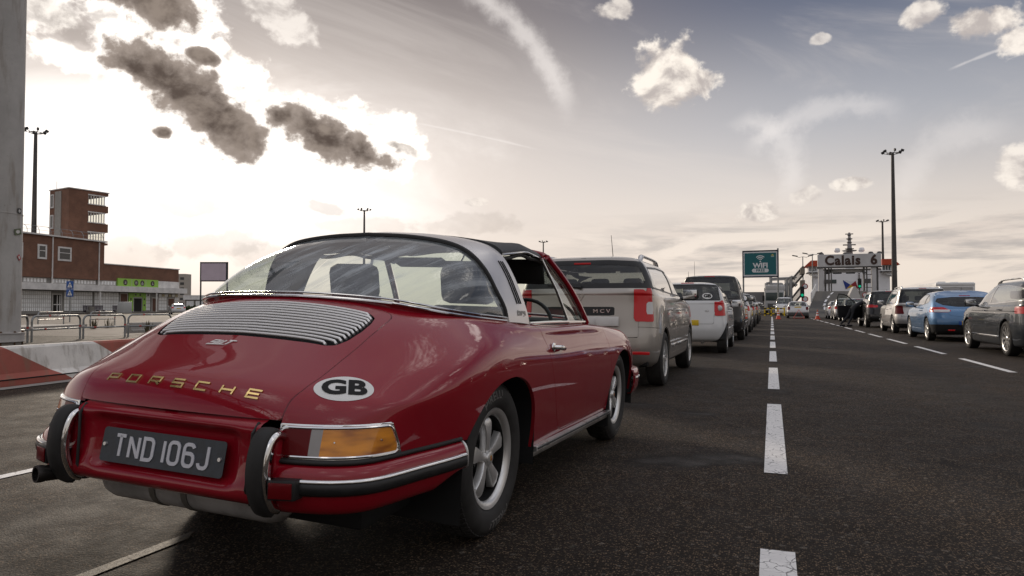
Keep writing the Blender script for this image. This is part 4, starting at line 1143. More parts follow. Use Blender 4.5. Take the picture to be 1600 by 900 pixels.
# ---- door handle
def handle(s, par):
    h = MB(); y0, z0 = .655, .742
    hh = SC_BVH2.ray_cast(Vector((s * 2, y0, z0)), Vector((-s, 0, 0)))[0]; X = hh.x
    h.lathe([(.0,.0),(.024,.0),(.026,.004),(.024,.010),(.010,.014),(0,.015)], 20, 'x', (0,0,0))
    h.V = [(X + s * v[0], y0 + v[1], z0 + v[2] * .9) for v in h.V]
    h.tube([(X + s*.006, y0+.0, z0), (X + s*.030, y0+.012, z0), (X + s*.034, y0+.05, z0-.004), (X + s*.030, y0+.10, z0-.010), (X + s*.012, y0+.135, z0-.014)], [.011,.012,.013,.012,.008], 12)
    ho = h.build('door_handle', CHROME, par)
    e = MB(); e.lathe([(0,.0015),(.03,.0015),(.034,.0005)], 24, 'x'); e.V = [(X + s * (v[0] + .0005) - s*.002*0, y0 + .075 + v[1] * 1.15, z0 - .002 + v[2]) for v in e.V]
handle(1, dr); handle(-1, dl)

# ---- targa bar
F_ = [(.702,.505,.856),(.690,.503,.91),(.663,.50,.985),(.610,.497,1.10),(.545,.493,1.195),(.440,.492,1.252),(.235,.50,1.284),(0,.505,1.295)]
R_ = [(.690,.268,.872),(.678,.262,.92),(.650,.232,.99),(.598,.205,1.10),(.528,.182,1.185),(.420,.172,1.232),(.225,.172,1.258),(0,.172,1.268)]
Fc, Rc = spline(F_, 8), spline(R_, 8)
rows = []
for t in np.linspace(0, 1, 11):
    bul = .012 * math.sin(math.pi * t)
    P = Rc + (Fc - Rc) * t; nrm = P - np.array([0, P[:, 1].mean(), .75]); nrm[:, 1] = 0; nrm /= np.linalg.norm(nrm, axis=1)[:, None]
    rows.append(P + nrm * bul)
rows = np.array(rows); V, F = grid_mesh(rows); bs = Sheet(V, F)
if bs.N[-1, 2] < 0: bs = Sheet(V, [f[::-1] for f in F])
bar = bs.join(bs.mirror()).rim(.035, lambda v: abs(v[0]) > 1e-4).obj('roll_bar', pmat('brushed_bar', (0.76, 0.73, 0.71), 0.34, 0.7, var=(3, .04)), SC)
BARB = bs.bvh()
for s in (1, -1):
    lv = MB()
    for k in range(3):
        P = []
        for t in np.linspace(0, 1, 9):
            z = .955 + .20 * t; y = .425 - k * .026 - .012 * t
            h = BARB.ray_cast(Vector((2, y, z)), Vector((-1, 0, 0)))
            if h[0]: P.append((s * (h[0].x + .0006), y, z))
        lv.tube(P, .0042, 6)
    lv.build('louvre', BLACK, bar)
T, TF = text_geo('targa', .046, .0008, shear=.3, xs=1.25); T, TF = thick(T, TF, .0015)
h = BARB.ray_cast(Vector((2, .40, .915)), Vector((-1, 0, 0))); n_ = np.array(h[1]); n_ *= np.sign(n_[0])
ux = np.array([0, 1., 0]); ux -= n_ * (ux @ n_); ux /= np.linalg.norm(ux)
T, TF = drape(T, TF, np.array(h[0]), ux, np.cross(n_, ux), BARB, .0008)
mesh_obj('lettering', T, TF, pmat('dark_chrome', (.22,.21,.2), .3, .8), bar, False)
# glass + seal
B_ = [(.678,.252,.886),(.668,.11,.895),(.648,-.04,.906),(.603,-.190,.922),(.527,-.300,.941),(.420,-.350,.957),(.220,-.366,.968),(0,-.373,.973)]
T_ = [(.676,.250,.890),(.666,.242,.935),(.638,.220,1.0),(.588,.192,1.10),(.514,.170,1.176),(.405,.157,1.220),(.215,.152,1.246),(0,.152,1.256)]
Bc, Tc = spline(B_, 8), spline(T_, 8); rows = []
for t in np.linspace(0, 1, 25):
    P = Bc + (Tc - Bc) * t
    w = np.linspace(0, 1, len(P)); L = np.linalg.norm(Tc - Bc, axis=1)
    nn = np.cross(np.gradient(P, axis=0), Tc - Bc + 1e-9); nn /= np.linalg.norm(nn, axis=1)[:, None] + 1e-9
    if nn[-1, 2] < 0: nn = -nn
    rows.append(P + nn * (math.sin(math.pi * t) * .050 * L)[:, None])
rows = np.array(rows); V, F = grid_mesh(rows); gs = Sheet(V, F)
if gs.N[:, 2].mean() < 0: gs = Sheet(V, [f[::-1] for f in F])
GSH = gs
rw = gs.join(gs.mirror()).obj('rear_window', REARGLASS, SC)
both = lambda P: np.vstack([P, (P * [-1, 1, 1])[::-1][1:]])
sk_ = both(Bc); V, F = grid_mesh(np.array([sk_ + [0, -.004, -.001], sk_ + [0, .002, -.045]])); mesh_obj('glass_seat', V, F, RED, rw, True)
MB().tube(both(rows[-1] + [0, .004, .004]), .013, 8).build('window_seal', RUBBER, rw)
MB().tube(both(Bc + [0.006, -.012, -.008]), .0058, 8).build('window_trim', CHROME, rw)
MB().tube(both(Bc + [0.004, -.004, .006]), .0042, 8).build('window_trim', CHROME, rw)

# ---- black roof panel
rf = []
for t in np.linspace(0, 1, 13):
    y0 = .515 + t * .72
    hgt = .012 * math.sin(math.pi * min(t * .9 + .1, 1)) - .030 * max(0, t - .45) ** 1.3
    w = .545 - .030 * t + .01 * math.sin(math.pi * t)
    zs = 1.196 + .036 * min(1, t * 2.2) - .022 * max(0, t - .5) * 2
    sec_ = [(w, zs), (w * .985, zs + .020), (w * .90, zs + .050), (w * .72, 1.268 + hgt), (w * .42, 1.288 + hgt), (0, 1.298 + hgt)]
    P = spline([(a_, 0, b_) for a_, b_ in sec_], 5); P[:, 1] = y0 + (1 - (P[:, 0] / .55) ** 2) * .05 * t; rf.append(P)
rf = np.array(rf); V, F = grid_mesh(rf); rs = Sheet(V, F)
if rs.N[:, 2].mean() < 0: rs = Sheet(V, [f[::-1] for f in F])
roof = rs.join(rs.mirror()).rim(.022, lambda v: abs(v[0]) > 1e-4).obj('roof_panel', VINYL, SC)
for s in (1, -1):
    P = rf[:, 0] * [s, 1, 1]
    MB().tube(P + [s * .003, 0, 0], .0065, 8).build('gutter', CHROME, roof)
    wv = [tuple(P[i] + np.array([-s * .012, 0, -.018 - .005 * math.sin(i * 1.1)])) for i in range(len(P))]
    MB().tube(wv, .011, 8).build('roof_seal', RUBBER, roof)

# ---- windscreen, pillars, quarter lights
WB = spline([(.672,1.655,.848),(.60,1.75,.856),(.45,1.85,.866),(.22,1.925,.874),(0,1.945,.876)], 6)
WT = spline([(.538,1.225,1.222),(.50,1.262,1.238),(.38,1.292,1.262),(.2,1.315,1.284),(0,1.322,1.292)], 6)
rows = np.array([WB + (WT - WB) * t + np.array([0, .02, .012]) * math.sin(math.pi * t) for t in np.linspace(0, 1, 9)])
V, F = grid_mesh(rows); ws = Sheet(V, F)
ws = ws.join(ws.mirror()); wso = ws.obj('windscreen', GLASS, SC)
MB().tube(both(WB), .010, 8).build('window_seal', CHROME, wso)
hd = MB(); hd.tube(both(WT + [0, -.010, .004]), .020, 8); hd.build('windscreen_header', RED, SC)
for s in (1, -1):
    A0, A1 = np.array([s*.682,1.640,.840]), np.array([s*.545,1.205,1.228])
    P = [A0 + (A1 - A0) * t + np.array([s*.012, .02, .012]) * math.sin(math.pi * t) for t in np.linspace(0, 1, 9)]
    MB().tube(P, .019, 8).build('windscreen_pillar', RED, SC)
    Q = [p + np.array([-s*.010, -.026, -.008]) for p in P]
    MB().tube(Q, .008, 8).build('pillar_trim', CHROME, SC)
    q = MB(); base, top = np.array([s*.690,1.205,.852]), np.array([s*.560,1.075,1.205])
    q.tube([base, base + (top - base) * .5 + np.array([s*.01,0,0]), top], .0085, 8)
    q.tube([base, np.array([s*.686,1.45,.850]), Q[0] + np.array([0,-.02,.006])], .007, 8)
    q.tube([top, Q[-1]], .007, 8)
    qo = q.build('quarter_window', CHROME, SC)
    G = np.array([[base + (top - base) * t + np.array([s*.01,0,0]) * math.sin(math.pi*t), Q[int(t * 8)]] for t in np.linspace(0, 1, 9)])
    V, F = grid_mesh(G); mesh_obj('pane', V, F, GLASS, qo, True)
    # latch
    MB().tube([base + (top - base) * .80 + [s*-.01, .03, .0], base + (top - base) * .70 + [s*-.01, .05, .0]], .012, 8).build('latch', CHROME, qo)
    # chrome strip along the waist
    P = [(s*.700,.51,.862),(s*.697,.75,.862),(s*.694,1.0,.860),(s*.690,1.3,.856),(s*.684,1.62,.848)]
    MB().tube(P, .0065, 8).build('waist_trim', CHROME, SC)

# ---- cabin
cab = MB(); cab.box(-.66,.66,.30,1.75,.27,.34,.02); cab.box(-.58,.58,-.16,.40,.45,.86,.06); cab.box(-.47,.47,-.36,.0,.60,.90,.04); cab.box(-.64,.64,1.52,1.80,.50,.86,.05)
for s in (-1, 1):
    cab.prism([(.45,.34),(1.75,.34),(1.70,.82),(.52,.83)], 'x', s*.655, s*.675)
cab.build('cabin', DARKINT, SC)
def seat(x):
    b = MB(); b.box(x-.23, x+.23, .72, 1.20, .36, .50, .05)
    s = MB(); s.box(-.235, .235, -.05, .05, 0, .50, .05); s.transform(Matrix.Translation((x, .70, .45)) @ Matrix.Rotation(R(14), 4, 'X')); 
    b.V += s.V; off = len(b.V) - len(s.V); b.F += [[i + off for i in f] for f in s.F]; b.M += s.M
    so = b.build('seat', DARKINT, SC)
    h = MB(); h.box(-.15, .15, -.045, .045, 0, .20, .045); h.transform(Matrix.Translation((x, .575, .945)) @ Matrix.Rotation(R(10), 4, 'X')); h.build('headrest', DARKINT, so)
seat(-.34); seat(.34)
sw = MB(); sw.tube([(math.cos(t) * .19, math.sin(t) * .19, 0) for t in np.linspace(0, 2*np.pi, 33)[:-1]], .012, 8, closed=True)
for k in range(3): sw.tube([(0,0,-.02), (math.cos(k*2.1+1.6)*.19, math.sin(k*2.1+1.6)*.19, 0)], .008, 6)
sw.transform(Matrix.Translation((.34, 1.38, .80)) @ Matrix.Rotation(R(68), 4, 'X')); sw.build('steering_wheel', BLACKTRIM, SC)
mi = MB(); mi.box(-.11,.11,1.17,1.185,1.145,1.20,.012); mi.cyl((0,1.18,1.19),(0,1.25,1.26),.006); mi.build('interior_mirror', BLACKTRIM, SC)
for s in (-1, 1):
    v_ = MB(); v_.box(-.19,.19,-.01,.01,-.16,0,.02)
    v_.transform(Matrix.Translation((s*.33,1.20,1.215)) @ Matrix.Rotation(R(25 if s > 0 else 75), 4, 'X')); v_.build('sun_visor', DARKINT, SC)
for s in (-1, 1):
    wm = MB(); wm.tube([(s*.10,1.93,.885),(s*.10-.25,1.83,.905)], .006, 6); wm.tube([(s*.10-.25-.2,1.83,.905),(s*.10-.25+.2,1.85,.905)], .006, 6); wm.build('wiper', BLACKTRIM, SC)

# ---- nose: lamps and bumper, mostly hidden
for s in (-1, 1):
    hl = MB(); hl.lathe([(0,.03),(.05,.027),(.09,.012),(.105,0),(.112,-.01),(.108,-.05)], 24, 'y', (0,0,0)); hl.V = [(v[0], v[1], v[2]) for v in hl.V]
    hl.transform(Matrix.Translation((s*.585,2.995,.60)) @ Matrix.Rotation(R(14), 4, 'X')); hl.build('headlight', pmat('headlamp_glass', (.75,.75,.74), .08, .2, coat=1), SC)
fb = [(-.79,2.60),(-.78,2.80),(-.70,2.98),(-.5,3.09),(0,3.14),(.5,3.09),(.70,2.98),(.78,2.80),(.79,2.60)]
P = spline([(a_, b_, 0) for a_, b_ in fb], 6)
G = []
for p, t in zip(P, np.gradient(P, axis=0)):
    n_ = np.array([t[1], -t[0], 0]); n_ /= np.linalg.norm(n_); n_ = -n_ if n_[:2] @ (p[:2] - [0, 2.3]) < 0 else n_
    G.append([p + n_ * a_ + [0, 0, z] for a_, z in ((-.02,.47),(.012,.468),(.024,.44),(.026,.39),(.02,.34),(0,.29),(-.03,.28))])
V, F = grid_mesh(np.array(G)); s_ = Sheet(V, F)
if s_.N[len(s_.N)//2][1] < 0: s_ = Sheet(V, [f[::-1] for f in F])
fbo = s_.rim(.012).obj('bumper', RED, SC)
for s in (-1, 1):
    MB().tube([(s*.795,2.60,.405),(s*.805,2.66,.405),(s*.80,2.80,.405)], [.010,.016,.014], 10).build('bumper_tip', CHROME, fbo)

# ---- wheels
def make_wheel(front=False):
    w = empty_part('wheel')
    r = .3145
    prof = spline([(.195,.045),(.212,.078),(.238,.092),(.262,.094),(.285,.088),(.300,.076),(.3105,.060),(r,.035),(r+.001,0),(r,-.035),(.3105,-.060),(.300,-.076),(.285,-.088),(.262,-.094),(.212,-.078),(.195,-.045)], 3)
    ty = MB(); n = 96; prof2 = [(p[0], p[1]) for p in prof]
    ty.lathe(prof2, n, 'x')
    # circumferential grooves and lateral blocks cut by pushing the tread in
    V = np.array(ty.V); rad = np.hypot(V[:, 1], V[:, 2]); 
    ty.V = [tuple(v) for v in V]
    tyo = ty.build('tyre', TYRE, w, auto=60)
    td = MB()
    for k in range(72):
        a_ = 2 * math.pi * k / 72
        for (x0, x1, tw) in ((-.072,-.040,.35),(-.034,-.004,-.3),(.004,.034,.3),(.040,.072,-.35)):
            P = []
            for (xx, da) in ((x0, 0), (x1, 0), (x1, 1), (x0, 1)):
                aa = a_ + (.068 if da else .012) + tw * (xx - (x0 + x1) / 2)
                rr_ = r + .0015 - (max(0, abs(xx) - .035) ** 2) * 7.5
                P.append((xx, rr_ * math.cos(aa), rr_ * math.sin(aa), aa, rr_))
            V = [(p[0], p[1], p[2]) for p in P] + [(p[0], (p[4] + .0045) * math.cos(p[3]), (p[4] + .0045) * math.sin(p[3])) for p in P]
            td.add(V, [(4,5,6,7),(0,1,5,4),(1,2,6,5),(2,3,7,6),(3,0,4,7)])
    td.build('tread', TYRE, tyo, smooth=False)
    T, TF = text_geo('PIRELLI', .047, .001, xs=1.2, space=1.1); T, TF = subdiv_flat(T, TF, .02)
    out = []
    for t in T:
        aa = math.pi/2 - t[0] / .262 + .18; rr_ = .264 + t[1]
        # sidewall x at that radius
        out.append((np.interp(rr_, [.212,.238,.262,.285,.300],[.078,.092,.094,.088,.076]) + .0012, -rr_ * math.cos(aa), rr_ * math.sin(aa)))
    for k, rot in enumerate((0, math.pi)):
        c, s = math.cos(rot), math.sin(rot)
        mesh_obj('lettering', [(o[0], (-o[1]) * c - o[2] * s, (-o[1]) * s + o[2] * c) for o in out], TF, pmat('tyre_lettering', (.15,.14,.13), .7), tyo, False)
    rim = MB()
    rim.lathe([(.2,-.07),(.195,-.02),(.174,-.01),(.174,.052),(.180,.066),(.195,.073),(.206,.076),(.2085,.070),(.2085,.060),(.20,.05)], 64, 'x')
    ro = rim.build('rim', SILVERRIM, w, auto=50)
    dk = MB(); dk.lathe([(0,-.010),(.10,-.010),(.150,.0),(.1725,.008),(.1728,.054),(.1732,.054),(.1732,-.04)], 48, 'x'); dk.build('rim_dish', pmat('wheel_dark', (.018,.018,.018), .5), ro)
    # five petal spokes
    for k in range(5):
        a_ = 2 * math.pi * k / 5 + (R(93) if not front else R(110))
        pl = [(.028,.021,.052),(.055,.0185,.055),(.080,.0210,.057),(.105,.0265,.058),(.130,.0330,.057),(.147,.0355,.054),(.159,.030,.050),(.168,.016,.044)]
        G = []
        for (rr_, hw, x) in pl:
            G.append([(x - .030, rr_, -hw - .003), (x - .006, rr_, -hw), (x, rr_, -hw + .003), (x + .004, rr_, 0), (x, rr_, hw - .003), (x - .006, rr_, hw), (x - .030, rr_, hw + .003)])
        G = np.array(G); c, s = math.cos(a_), math.sin(a_)
        H = np.stack([G[..., 0], G[..., 1] * c - G[..., 2] * s, G[..., 1] * s + G[..., 2] * c], -1)
        V, F = grid_mesh(H); V = list(map(tuple, V)); V.append(tuple(H[-1, 3] - [.02, 0, 0])); m = len(H)
        F += [((m-1)*7+i, (m-1)*7+i+1, len(V)-1) for i in range(6)]
        mb = MB(); mb.add(V, F); mb.build('spoke', SILVERRIM, ro, auto=28)
    hb = MB(); hb.lathe([(0,.068),(.022,.0675),(.027,.065),(.030,.058),(.033,.046),(.036,.03)], 32, 'x'); hb.build('hub_cap', SILVERRIM, w)
    cr = MB(); cr.box(.0672,.069,-.008,.008,-.011,.011,.001); cr.build('crest', pmat('crest_gold', (.62,.42,.12), .4, .5), w)
    cr = MB(); cr.box(.0688,.0698,-.0065,-.001,.001,.009); cr.box(.0688,.0698,.001,.0065,-.009,-.001); cr.build('crest_field', pmat('crest_red', (.4,.02,.02), .4), w)
    nt = MB()
    for k in range(5):
        a_ = 2 * math.pi * (k + .5) / 5 + (R(93) if not front else R(110)); y, z = .062 * math.cos(a_), .062 * math.sin(a_)
        nt.cyl((0, y, z), (.020, y, z), .010, .009, 6)
    nt.build('wheel_nut', BLACKTRIM, ro)
    return w
def empty_part(name, parent=None):
    o = bpy.data.objects.new(name, None); COL.objects.link(o); o.empty_display_size = .1; o.parent = parent or SC
    return o
for (x, y, fr) in ((.662, 0, False), (.664, 2.268, True)):
    w = make_wheel(fr); w.location = (x, y, .3145)
    c = copy_tree(w, SC); c.location = (-x, y, .3145 - 2 * .66 * math.sin(_roll)); c.rotation_euler = (0, 0, math.pi)

# ================================================================== THE OTHER CARS
CARGLASS = glass_mat('tinted_car_glass', (0.66, 0.70, 0.67), 2.2, 0.01, 0.06)
DARKGLASS = glass_mat('dark_car_glass', (0.10, 0.11, 0.11), 1.3, 0.01, 0.04)
HEADLAMP = pmat('headlamp', (.55,.56,.57), .1, .3, coat=1)
LAMPWHITE = pmat('white_lens', (.62,.62,.62), .12, .1, coat=1, bump=(50,.3,.002))
BADGE = pmat('badge_silver', (.70,.70,.70), .2, 1.0)
def make_levels(p):
    yr, yf, w, b, h = -p['ro'], p['wb'] + p['fo'], p['w'] / 2, p['belt'], p['h']
    hd = p['hood']; cy, cz = p['cowl']; ty, tz = p['wst']; rby, rbz = p['rbelt']; rty, rtz = p['rroof']
    gc = p.get('clear', .20); tf = p.get('tuck', 0.0)
    # (front y, z) (rear y, z) (half width, z) squareness
    return [
        ((yf-.10, gc), (yr+.14, gc+.02), (w*.90, gc), 4.2),
        ((yf-.03, gc+.07), (yr+.05, gc+.09), (w*.965, gc+.05), 4.2),
        ((yf, .48), (yr, .45), (w*.992, .42), 4.4),
        ((yf-.02, .60), (yr-.0, .58), (w, .60), 4.4),
        ((yf-.06, .70), (yr+.02+tf*.3, .72), (w*.995, .74), 4.3),
        ((yf-.20, hd-.06), (yr+.05+tf, b*.91), (w*.985, b-.09), 4.2),
        (((yf-.2)*.66+cy*.34, hd+.005), ((yr+.05)*.35+rby*.65, rbz-.05), (w*.968, b), 4.2),
        ((cy, cz), (rby, rbz), (w*.935, b+.05), 4.4),
        ((cy*.55+ty*.45, cz*.52+tz*.48), (rby*.55+rty*.45, rbz*.52+rtz*.48), (w*.86, (b+h)*.5), 4.8),
        ((ty+.04, tz-.03), (rty-.03, rtz-.045), (w*.765, h-.12), 4.8),
        ((ty-.16, tz+.018), (rty+.05, rtz-.005), (w*.67, h-.055), 4.2),
        ((ty-.50, h-.012), (rty+.35, (rtz+h)/2+.01), (w*.42, h-.015), 3.4),
        ((ty*.55+rty*.45+.05, h), (ty*.55+rty*.45-.05, h), (.02, h), 2.5)]
def ring(lv, n=44):
    (fy, fz), (ry, rz), (w, zs), sq = lv
    yc = (fy + ry) / 2; ph = np.linspace(0, np.pi, 721); c, s = np.cos(ph), np.sin(ph); e = 2 / (sq * .80); e2 = 2 / (sq * 2.7)
    x = w * np.abs(s) ** e; y = yc + np.where(c > 0, (fy - yc), (yc - ry)) * np.sign(c) * np.abs(c) ** e2
    a = np.abs((y - yc) / np.where(y > yc, fy - yc, yc - ry)) ** 3.0
    z = zs + (np.where(y > yc, fz, rz) - zs) * a
    P = np.c_[x, y, z]
    # even spacing, a little denser round the corners
    d = np.r_[0, np.cumsum(np.linalg.norm(np.diff(P[:, :2], axis=0), axis=1) + 0.025 * (fy - ry) * np.abs(np.diff(np.arctan2(np.gradient(x), np.gradient(y)))))]
    t = np.linspace(0, d[-1], n)
    return np.c_[np.interp(t, d, x), np.interp(t, d, y), np.interp(t, d, z)]
def car_wheel(par, r, w, rimr, spokes, mat, style='twin', det=True):
    o = empty_part('wheel', par)
    ty = MB(); k = rimr + .012
    ty.lathe([(k,w*.42),(k+.02,w*.5),((k+r)/2,w*.52),(r-.02,w*.48),(r-.004,w*.40),(r,w*.2),(r,-w*.2),(r-.004,-w*.40),(r-.02,-w*.48),(k,-w*.45)], 40 if det else 20, 'x')
    ty.build('tyre', TYRE, o)
    ri = MB(); ri.lathe([(rimr,-.05),(rimr-.01,w*.15),(rimr-.004,w*.44),(rimr+.012,w*.47),(rimr+.014,w*.43),(rimr+.013,-.05)], 40 if det else 20, 'x')
    if det or spokes:
        for q in range(spokes):
            a = 2 * math.pi * q / spokes
            for off in ((-.13, .13) if style == 'twin' else (0,)):
                p0 = (w*.36, .035*math.cos(a), .035*math.sin(a)); p1 = (w*.40, (rimr-.006)*math.cos(a+off), (rimr-.006)*math.sin(a+off))
                d = np.array(p1) - p0; t = np.array([0, -math.sin(a), math.cos(a)]); hw = .011 if style == 'twin' else .022
                V = [np.array(p0) - t*hw, np.array(p0) + t*hw, np.array(p1) + t*hw*1.2, np.array(p1) - t*hw*1.2]
                ri.add([tuple(v) for v in V] + [tuple(v - [.03, 0, 0]) for v in V], [(0,1,2,3),(0,4,5,1),(1,5,6,2),(2,6,7,3),(3,7,4,0)])
        ri.lathe([(0,w*.42),(.03,w*.42),(.045,w*.38),(.045,w*.2)], 16, 'x')
    ri.build('rim', mat, o)
    dk = MB(); dk.lathe([(0,w*.12),(rimr-.008,w*.10),(rimr-.008,-.04),(0,-.04)], 24 if det else 12, 'x'); dk.build('brake_disc', BLACK, o)
    return o
def line_f(p, q, side=1):
    """>0 on one side of the line p-q in (y, z)"""
    (a, b), (c, d) = p, q; L = math.hypot(c - a, d - b)
    return lambda V: side * ((V[:, 1] - a) * (d - b) - (V[:, 2] - b) * (c - a)) / L
def build_car(name, label, p, loc, paint_mat, group=None, rotz=0.0, det=True, cat='car'):
    C = empty(name, label, cat, loc, rotz, group)
    lv = make_levels(p)
    n = 112 if det else 64
    G0 = np.array([ring(l, n) for l in lv]); sub = 7 if det else 5
    G = np.array([spline(G0[:, j], sub) for j in range(n)]).transpose(1, 0, 2)
    G[:, 0, 0] = 0; G[:, -1, 0] = 0
    V, F = grid_mesh(G); s = Sheet(V, F)
    mid = len(s.V) // 2
    if (s.N[:, 0] * s.V[:, 0]).mean() < 0: s = Sheet(V, [f[::-1] for f in F])
    bvh = s.join(s.mirror()).bvh()
    wr = p['r']; wb = p['wb']; w = p['w'] / 2; par = C
    # wheel arches
    def arch(y0):
        ar = wr + p.get('agap', .055)
        return [(y0 + ar * math.cos(t), wr + ar * math.sin(t)) for t in np.linspace(-.5, math.pi + .5, 22)] + [(y0 - ar*.9, -.2), (y0 + ar*.9, -.2)]
    af = lambda V: np.maximum(np.minimum(yz(sd_poly(arch(0)))(V), yz(sd_poly(arch(wb)))(V)), w * .55 - V[:, 0])
    _, s = s.cut(af)
    M = p.get('trim_mat', BLACKTRIM)
    if p.get('cladding'):
        clad, s = s.cut(lambda V: np.minimum(af(V) - .045, V[:, 2] - p['clear'] - .10))
        clad.join(clad.mirror()).rim(.02, lambda v: abs(v[0]) > 1e-4).obj('wheel_arch_trim', M, par)
    # glass: side
    dlo = p['dlo']; dl = yz(sd_poly(dlo)); side = lambda V: w * .45 - V[:, 0]
    dlof = lambda V: np.maximum(dl(V), side(V))
    sg, s = s.cut(dlof)
    prev = None; wins = []
    rest = sg
    inner = lambda V: dl(V) + p.get('frame', .022)
    pil = p['pillars']      # ((y,z) bottom, (y,z) top, half width, kind) front to back
    parts = []
    cuts = [line_f(a, b_) for a, b_, hw in pil]
    frame = None
    def add_frame(fr, x): return x if fr is None else fr.join(x)
    gl, fr = rest.cut(inner); frame = fr
    for q, (cf, (a, b_, hw)) in enumerate(zip(cuts, pil)):
        front, gl2 = gl.cut(lambda V: cf(V) + hw)     # cf<0 is the front side
        pillar, gl = gl2.cut(lambda V: cf(V) - hw)
        wins.append(front); frame = add_frame(frame, pillar)
    wins.append(gl)
    for wdw in wins:
        if not wdw.F: continue
        g = p.get('glass', CARGLASS)
        wdw.offset(-.004).obj('side_window', g, par); wdw.mirror().offset(-.004).obj('side_window', g, par)
    if frame.F: frame.join(frame.mirror()).rim(.012, lambda v: abs(v[0]) > 1e-4).obj('window_frame', p.get('frame_mat', BLACKTRIM), par)
    # rear window and windscreen
    rwp = p['rwin']; rf_ = xz(sd_poly([(-q[0], q[1]) for q in rwp[::-1]] + [q for q in rwp])) if True else None
    ymid = (p['wst'][0] + p['rroof'][0]) / 2
    rwf = lambda V: np.maximum(rf_(V), V[:, 1] - p['rwin_y'])
    rg, s = s.cut(rwf)
    rgl, rfr = rg.cut(lambda V: rf_(V) + p.get('rframe', .03))
    ro = rgl.join(rgl.mirror()).offset(-.003).obj('rear_window', p.get('rglass', CARGLASS), par)
    rfr.join(rfr.mirror()).obj('window_surround', p.get('rframe_mat', BLACKTRIM), par)
    wsp = p['wwin']; wf_ = xz(sd_poly([(-q[0], q[1]) for q in wsp[::-1]] + [q for q in wsp]))
    wg, s = s.cut(lambda V: np.maximum(wf_(V), p['wwin_y'] - V[:, 1]))
    wg.join(wg.mirror()).offset(-.003).obj('windscreen', CARGLASS, par)
    # tail lamps: list of (material, name, rear polygon (x,z), side polygon (y,z) or None)
    for tl in p['tails']:
        fx = xz(sd_poly(tl['rear'])); yl = tl.get('y', .25) - 0
        if tl.get('side'):
            fy = yz(sd_poly(tl['side'])); f = lambda V: np.minimum(np.maximum(fx(V), V[:, 1] - tl['ymax']), np.maximum(fy(V), w * .7 - V[:, 0]))
        else: f = lambda V: np.maximum(fx(V), V[:, 1] - tl['ymax'])
        lamp, s = s.cut(f)
        if not lamp.F: continue
        for mirr in (False, True):
            L = lamp.mirror() if mirr else lamp
            ly = tl.get('clear')
            if ly:
                fc = xz(sd_poly(ly)); fc2 = lambda V: fc(V * [-1, 1, 1] if mirr else V)
                cl, L2 = L.cut(fc2); lo = L2.offset(.006).rim(.02).obj('tail_light', tl['mat'], par)
                if cl.F: cl.offset(.007).obj('white_lens', LAMPWHITE, lo)
            else: L.offset(.006).rim(.02).obj('tail_light', tl['mat'], par)
    # lower bumper trim
    if p.get('valance'):
        vf = p['valance']
        va, s = s.cut(lambda V: np.maximum(xz(sd_poly(vf))(V), V[:, 1] - (-p['ro'] + .45)))
        va.join(va.mirror()).rim(.01, lambda v: abs(v[0]) > 1e-4).obj('bumper_trim', M, par)
    if p.get('strip'):
        st, s = s.cut(lambda V: np.maximum(xz(sd_poly(p['strip']))(V), V[:, 1] + p['ro'] - .35))
        st.join(st.mirror()).rim(.008, lambda v: abs(v[0]) > 1e-4).obj('tailgate_strip', p.get('strip_mat', BLACKTRIM), par)
    # headlamps
    hl = p.get('head')
    if hl:
        h_, s = s.cut(lambda V: np.maximum(yz(sd_poly(hl))(V), w * .45 - V[:, 0]))
        if h_.F:
            h_.offset(.003).obj('headlight', HEADLAMP, par); h_.mirror().offset(.003).obj('headlight', HEADLAMP, par)
    # doors
    dg = .004
    for dp in p['doors']:
        dfn = lambda V: np.maximum(yz(sd_poly(dp))(V), w * .5 - V[:, 0])
        d, s = s.cut(lambda V: dfn(V) + dg)
        _, s = s.cut(lambda V: dfn(V) - dg * .6)
        ys = [q[0] for q in dp]
        for sg_ in (1, -1):
            if sg_ == -1 and p.get('open_door') is not None and dp is p['doors'][0]: continue
            D = (d if sg_ == 1 else d.mirror()).rim(.02).obj('door', paint_mat, par)
            hy = p['handles'][p['doors'].index(dp)]
            hh = bvh.ray_cast(Vector((3 * sg_, hy[0], hy[1])), Vector((-sg_, 0, 0)))
            if hh[0]:
                X = hh[0].x; hb = MB()
                hb.tube([(X - sg_*.005, hy[0]-.085, hy[1]), (X + sg_*.028, hy[0]-.06, hy[1]+.002), (X + sg_*.034, hy[0], hy[1]+.004), (X + sg_*.028, hy[0]+.06, hy[1]+.002), (X - sg_*.005, hy[0]+.085, hy[1])], [.008,.012,.013,.012,.008], 8)
                hb.build('door_handle', p.get('handle_mat', paint_mat), D)
    # tailgate seam
    if p.get('hatch'):
        hf = xz(sd_poly([(-q[0], q[1]) for q in p['hatch'][::-1]] + list(p['hatch'])))
        hfn = lambda V: np.maximum(hf(V), V[:, 1] - p['rwin_y'])
        hg, s = s.cut(lambda V: hfn(V) + dg)
        _, s = s.cut(lambda V: hfn(V) - dg * .6)
        hg.join(hg.mirror()).rim(.02, lambda v: abs(v[0]) > 1e-4).obj('tailgate', paint_mat, par)
    # rear bumper seam
    if p.get('rbump'):
        bf = lambda V: np.maximum(V[:, 2] - np.interp(V[:, 1], [-p['ro'] + .1, -p['ro'] + .55], [p['rbump'], p['rbump'] - .03]), V[:, 1] + wr + .04)
        bb, s = s.cut(lambda V: bf(V) + dg * .8)
        _, s = s.cut(lambda V: bf(V) - dg * .4)
        bb.join(bb.mirror()).rim(.02, lambda v: abs(v[0]) > 1e-4).obj('rear_bumper', paint_mat, par)
    s.join(s.mirror()).rim(.02, lambda v: abs(v[0]) > 1e-4).obj('body', paint_mat, par)
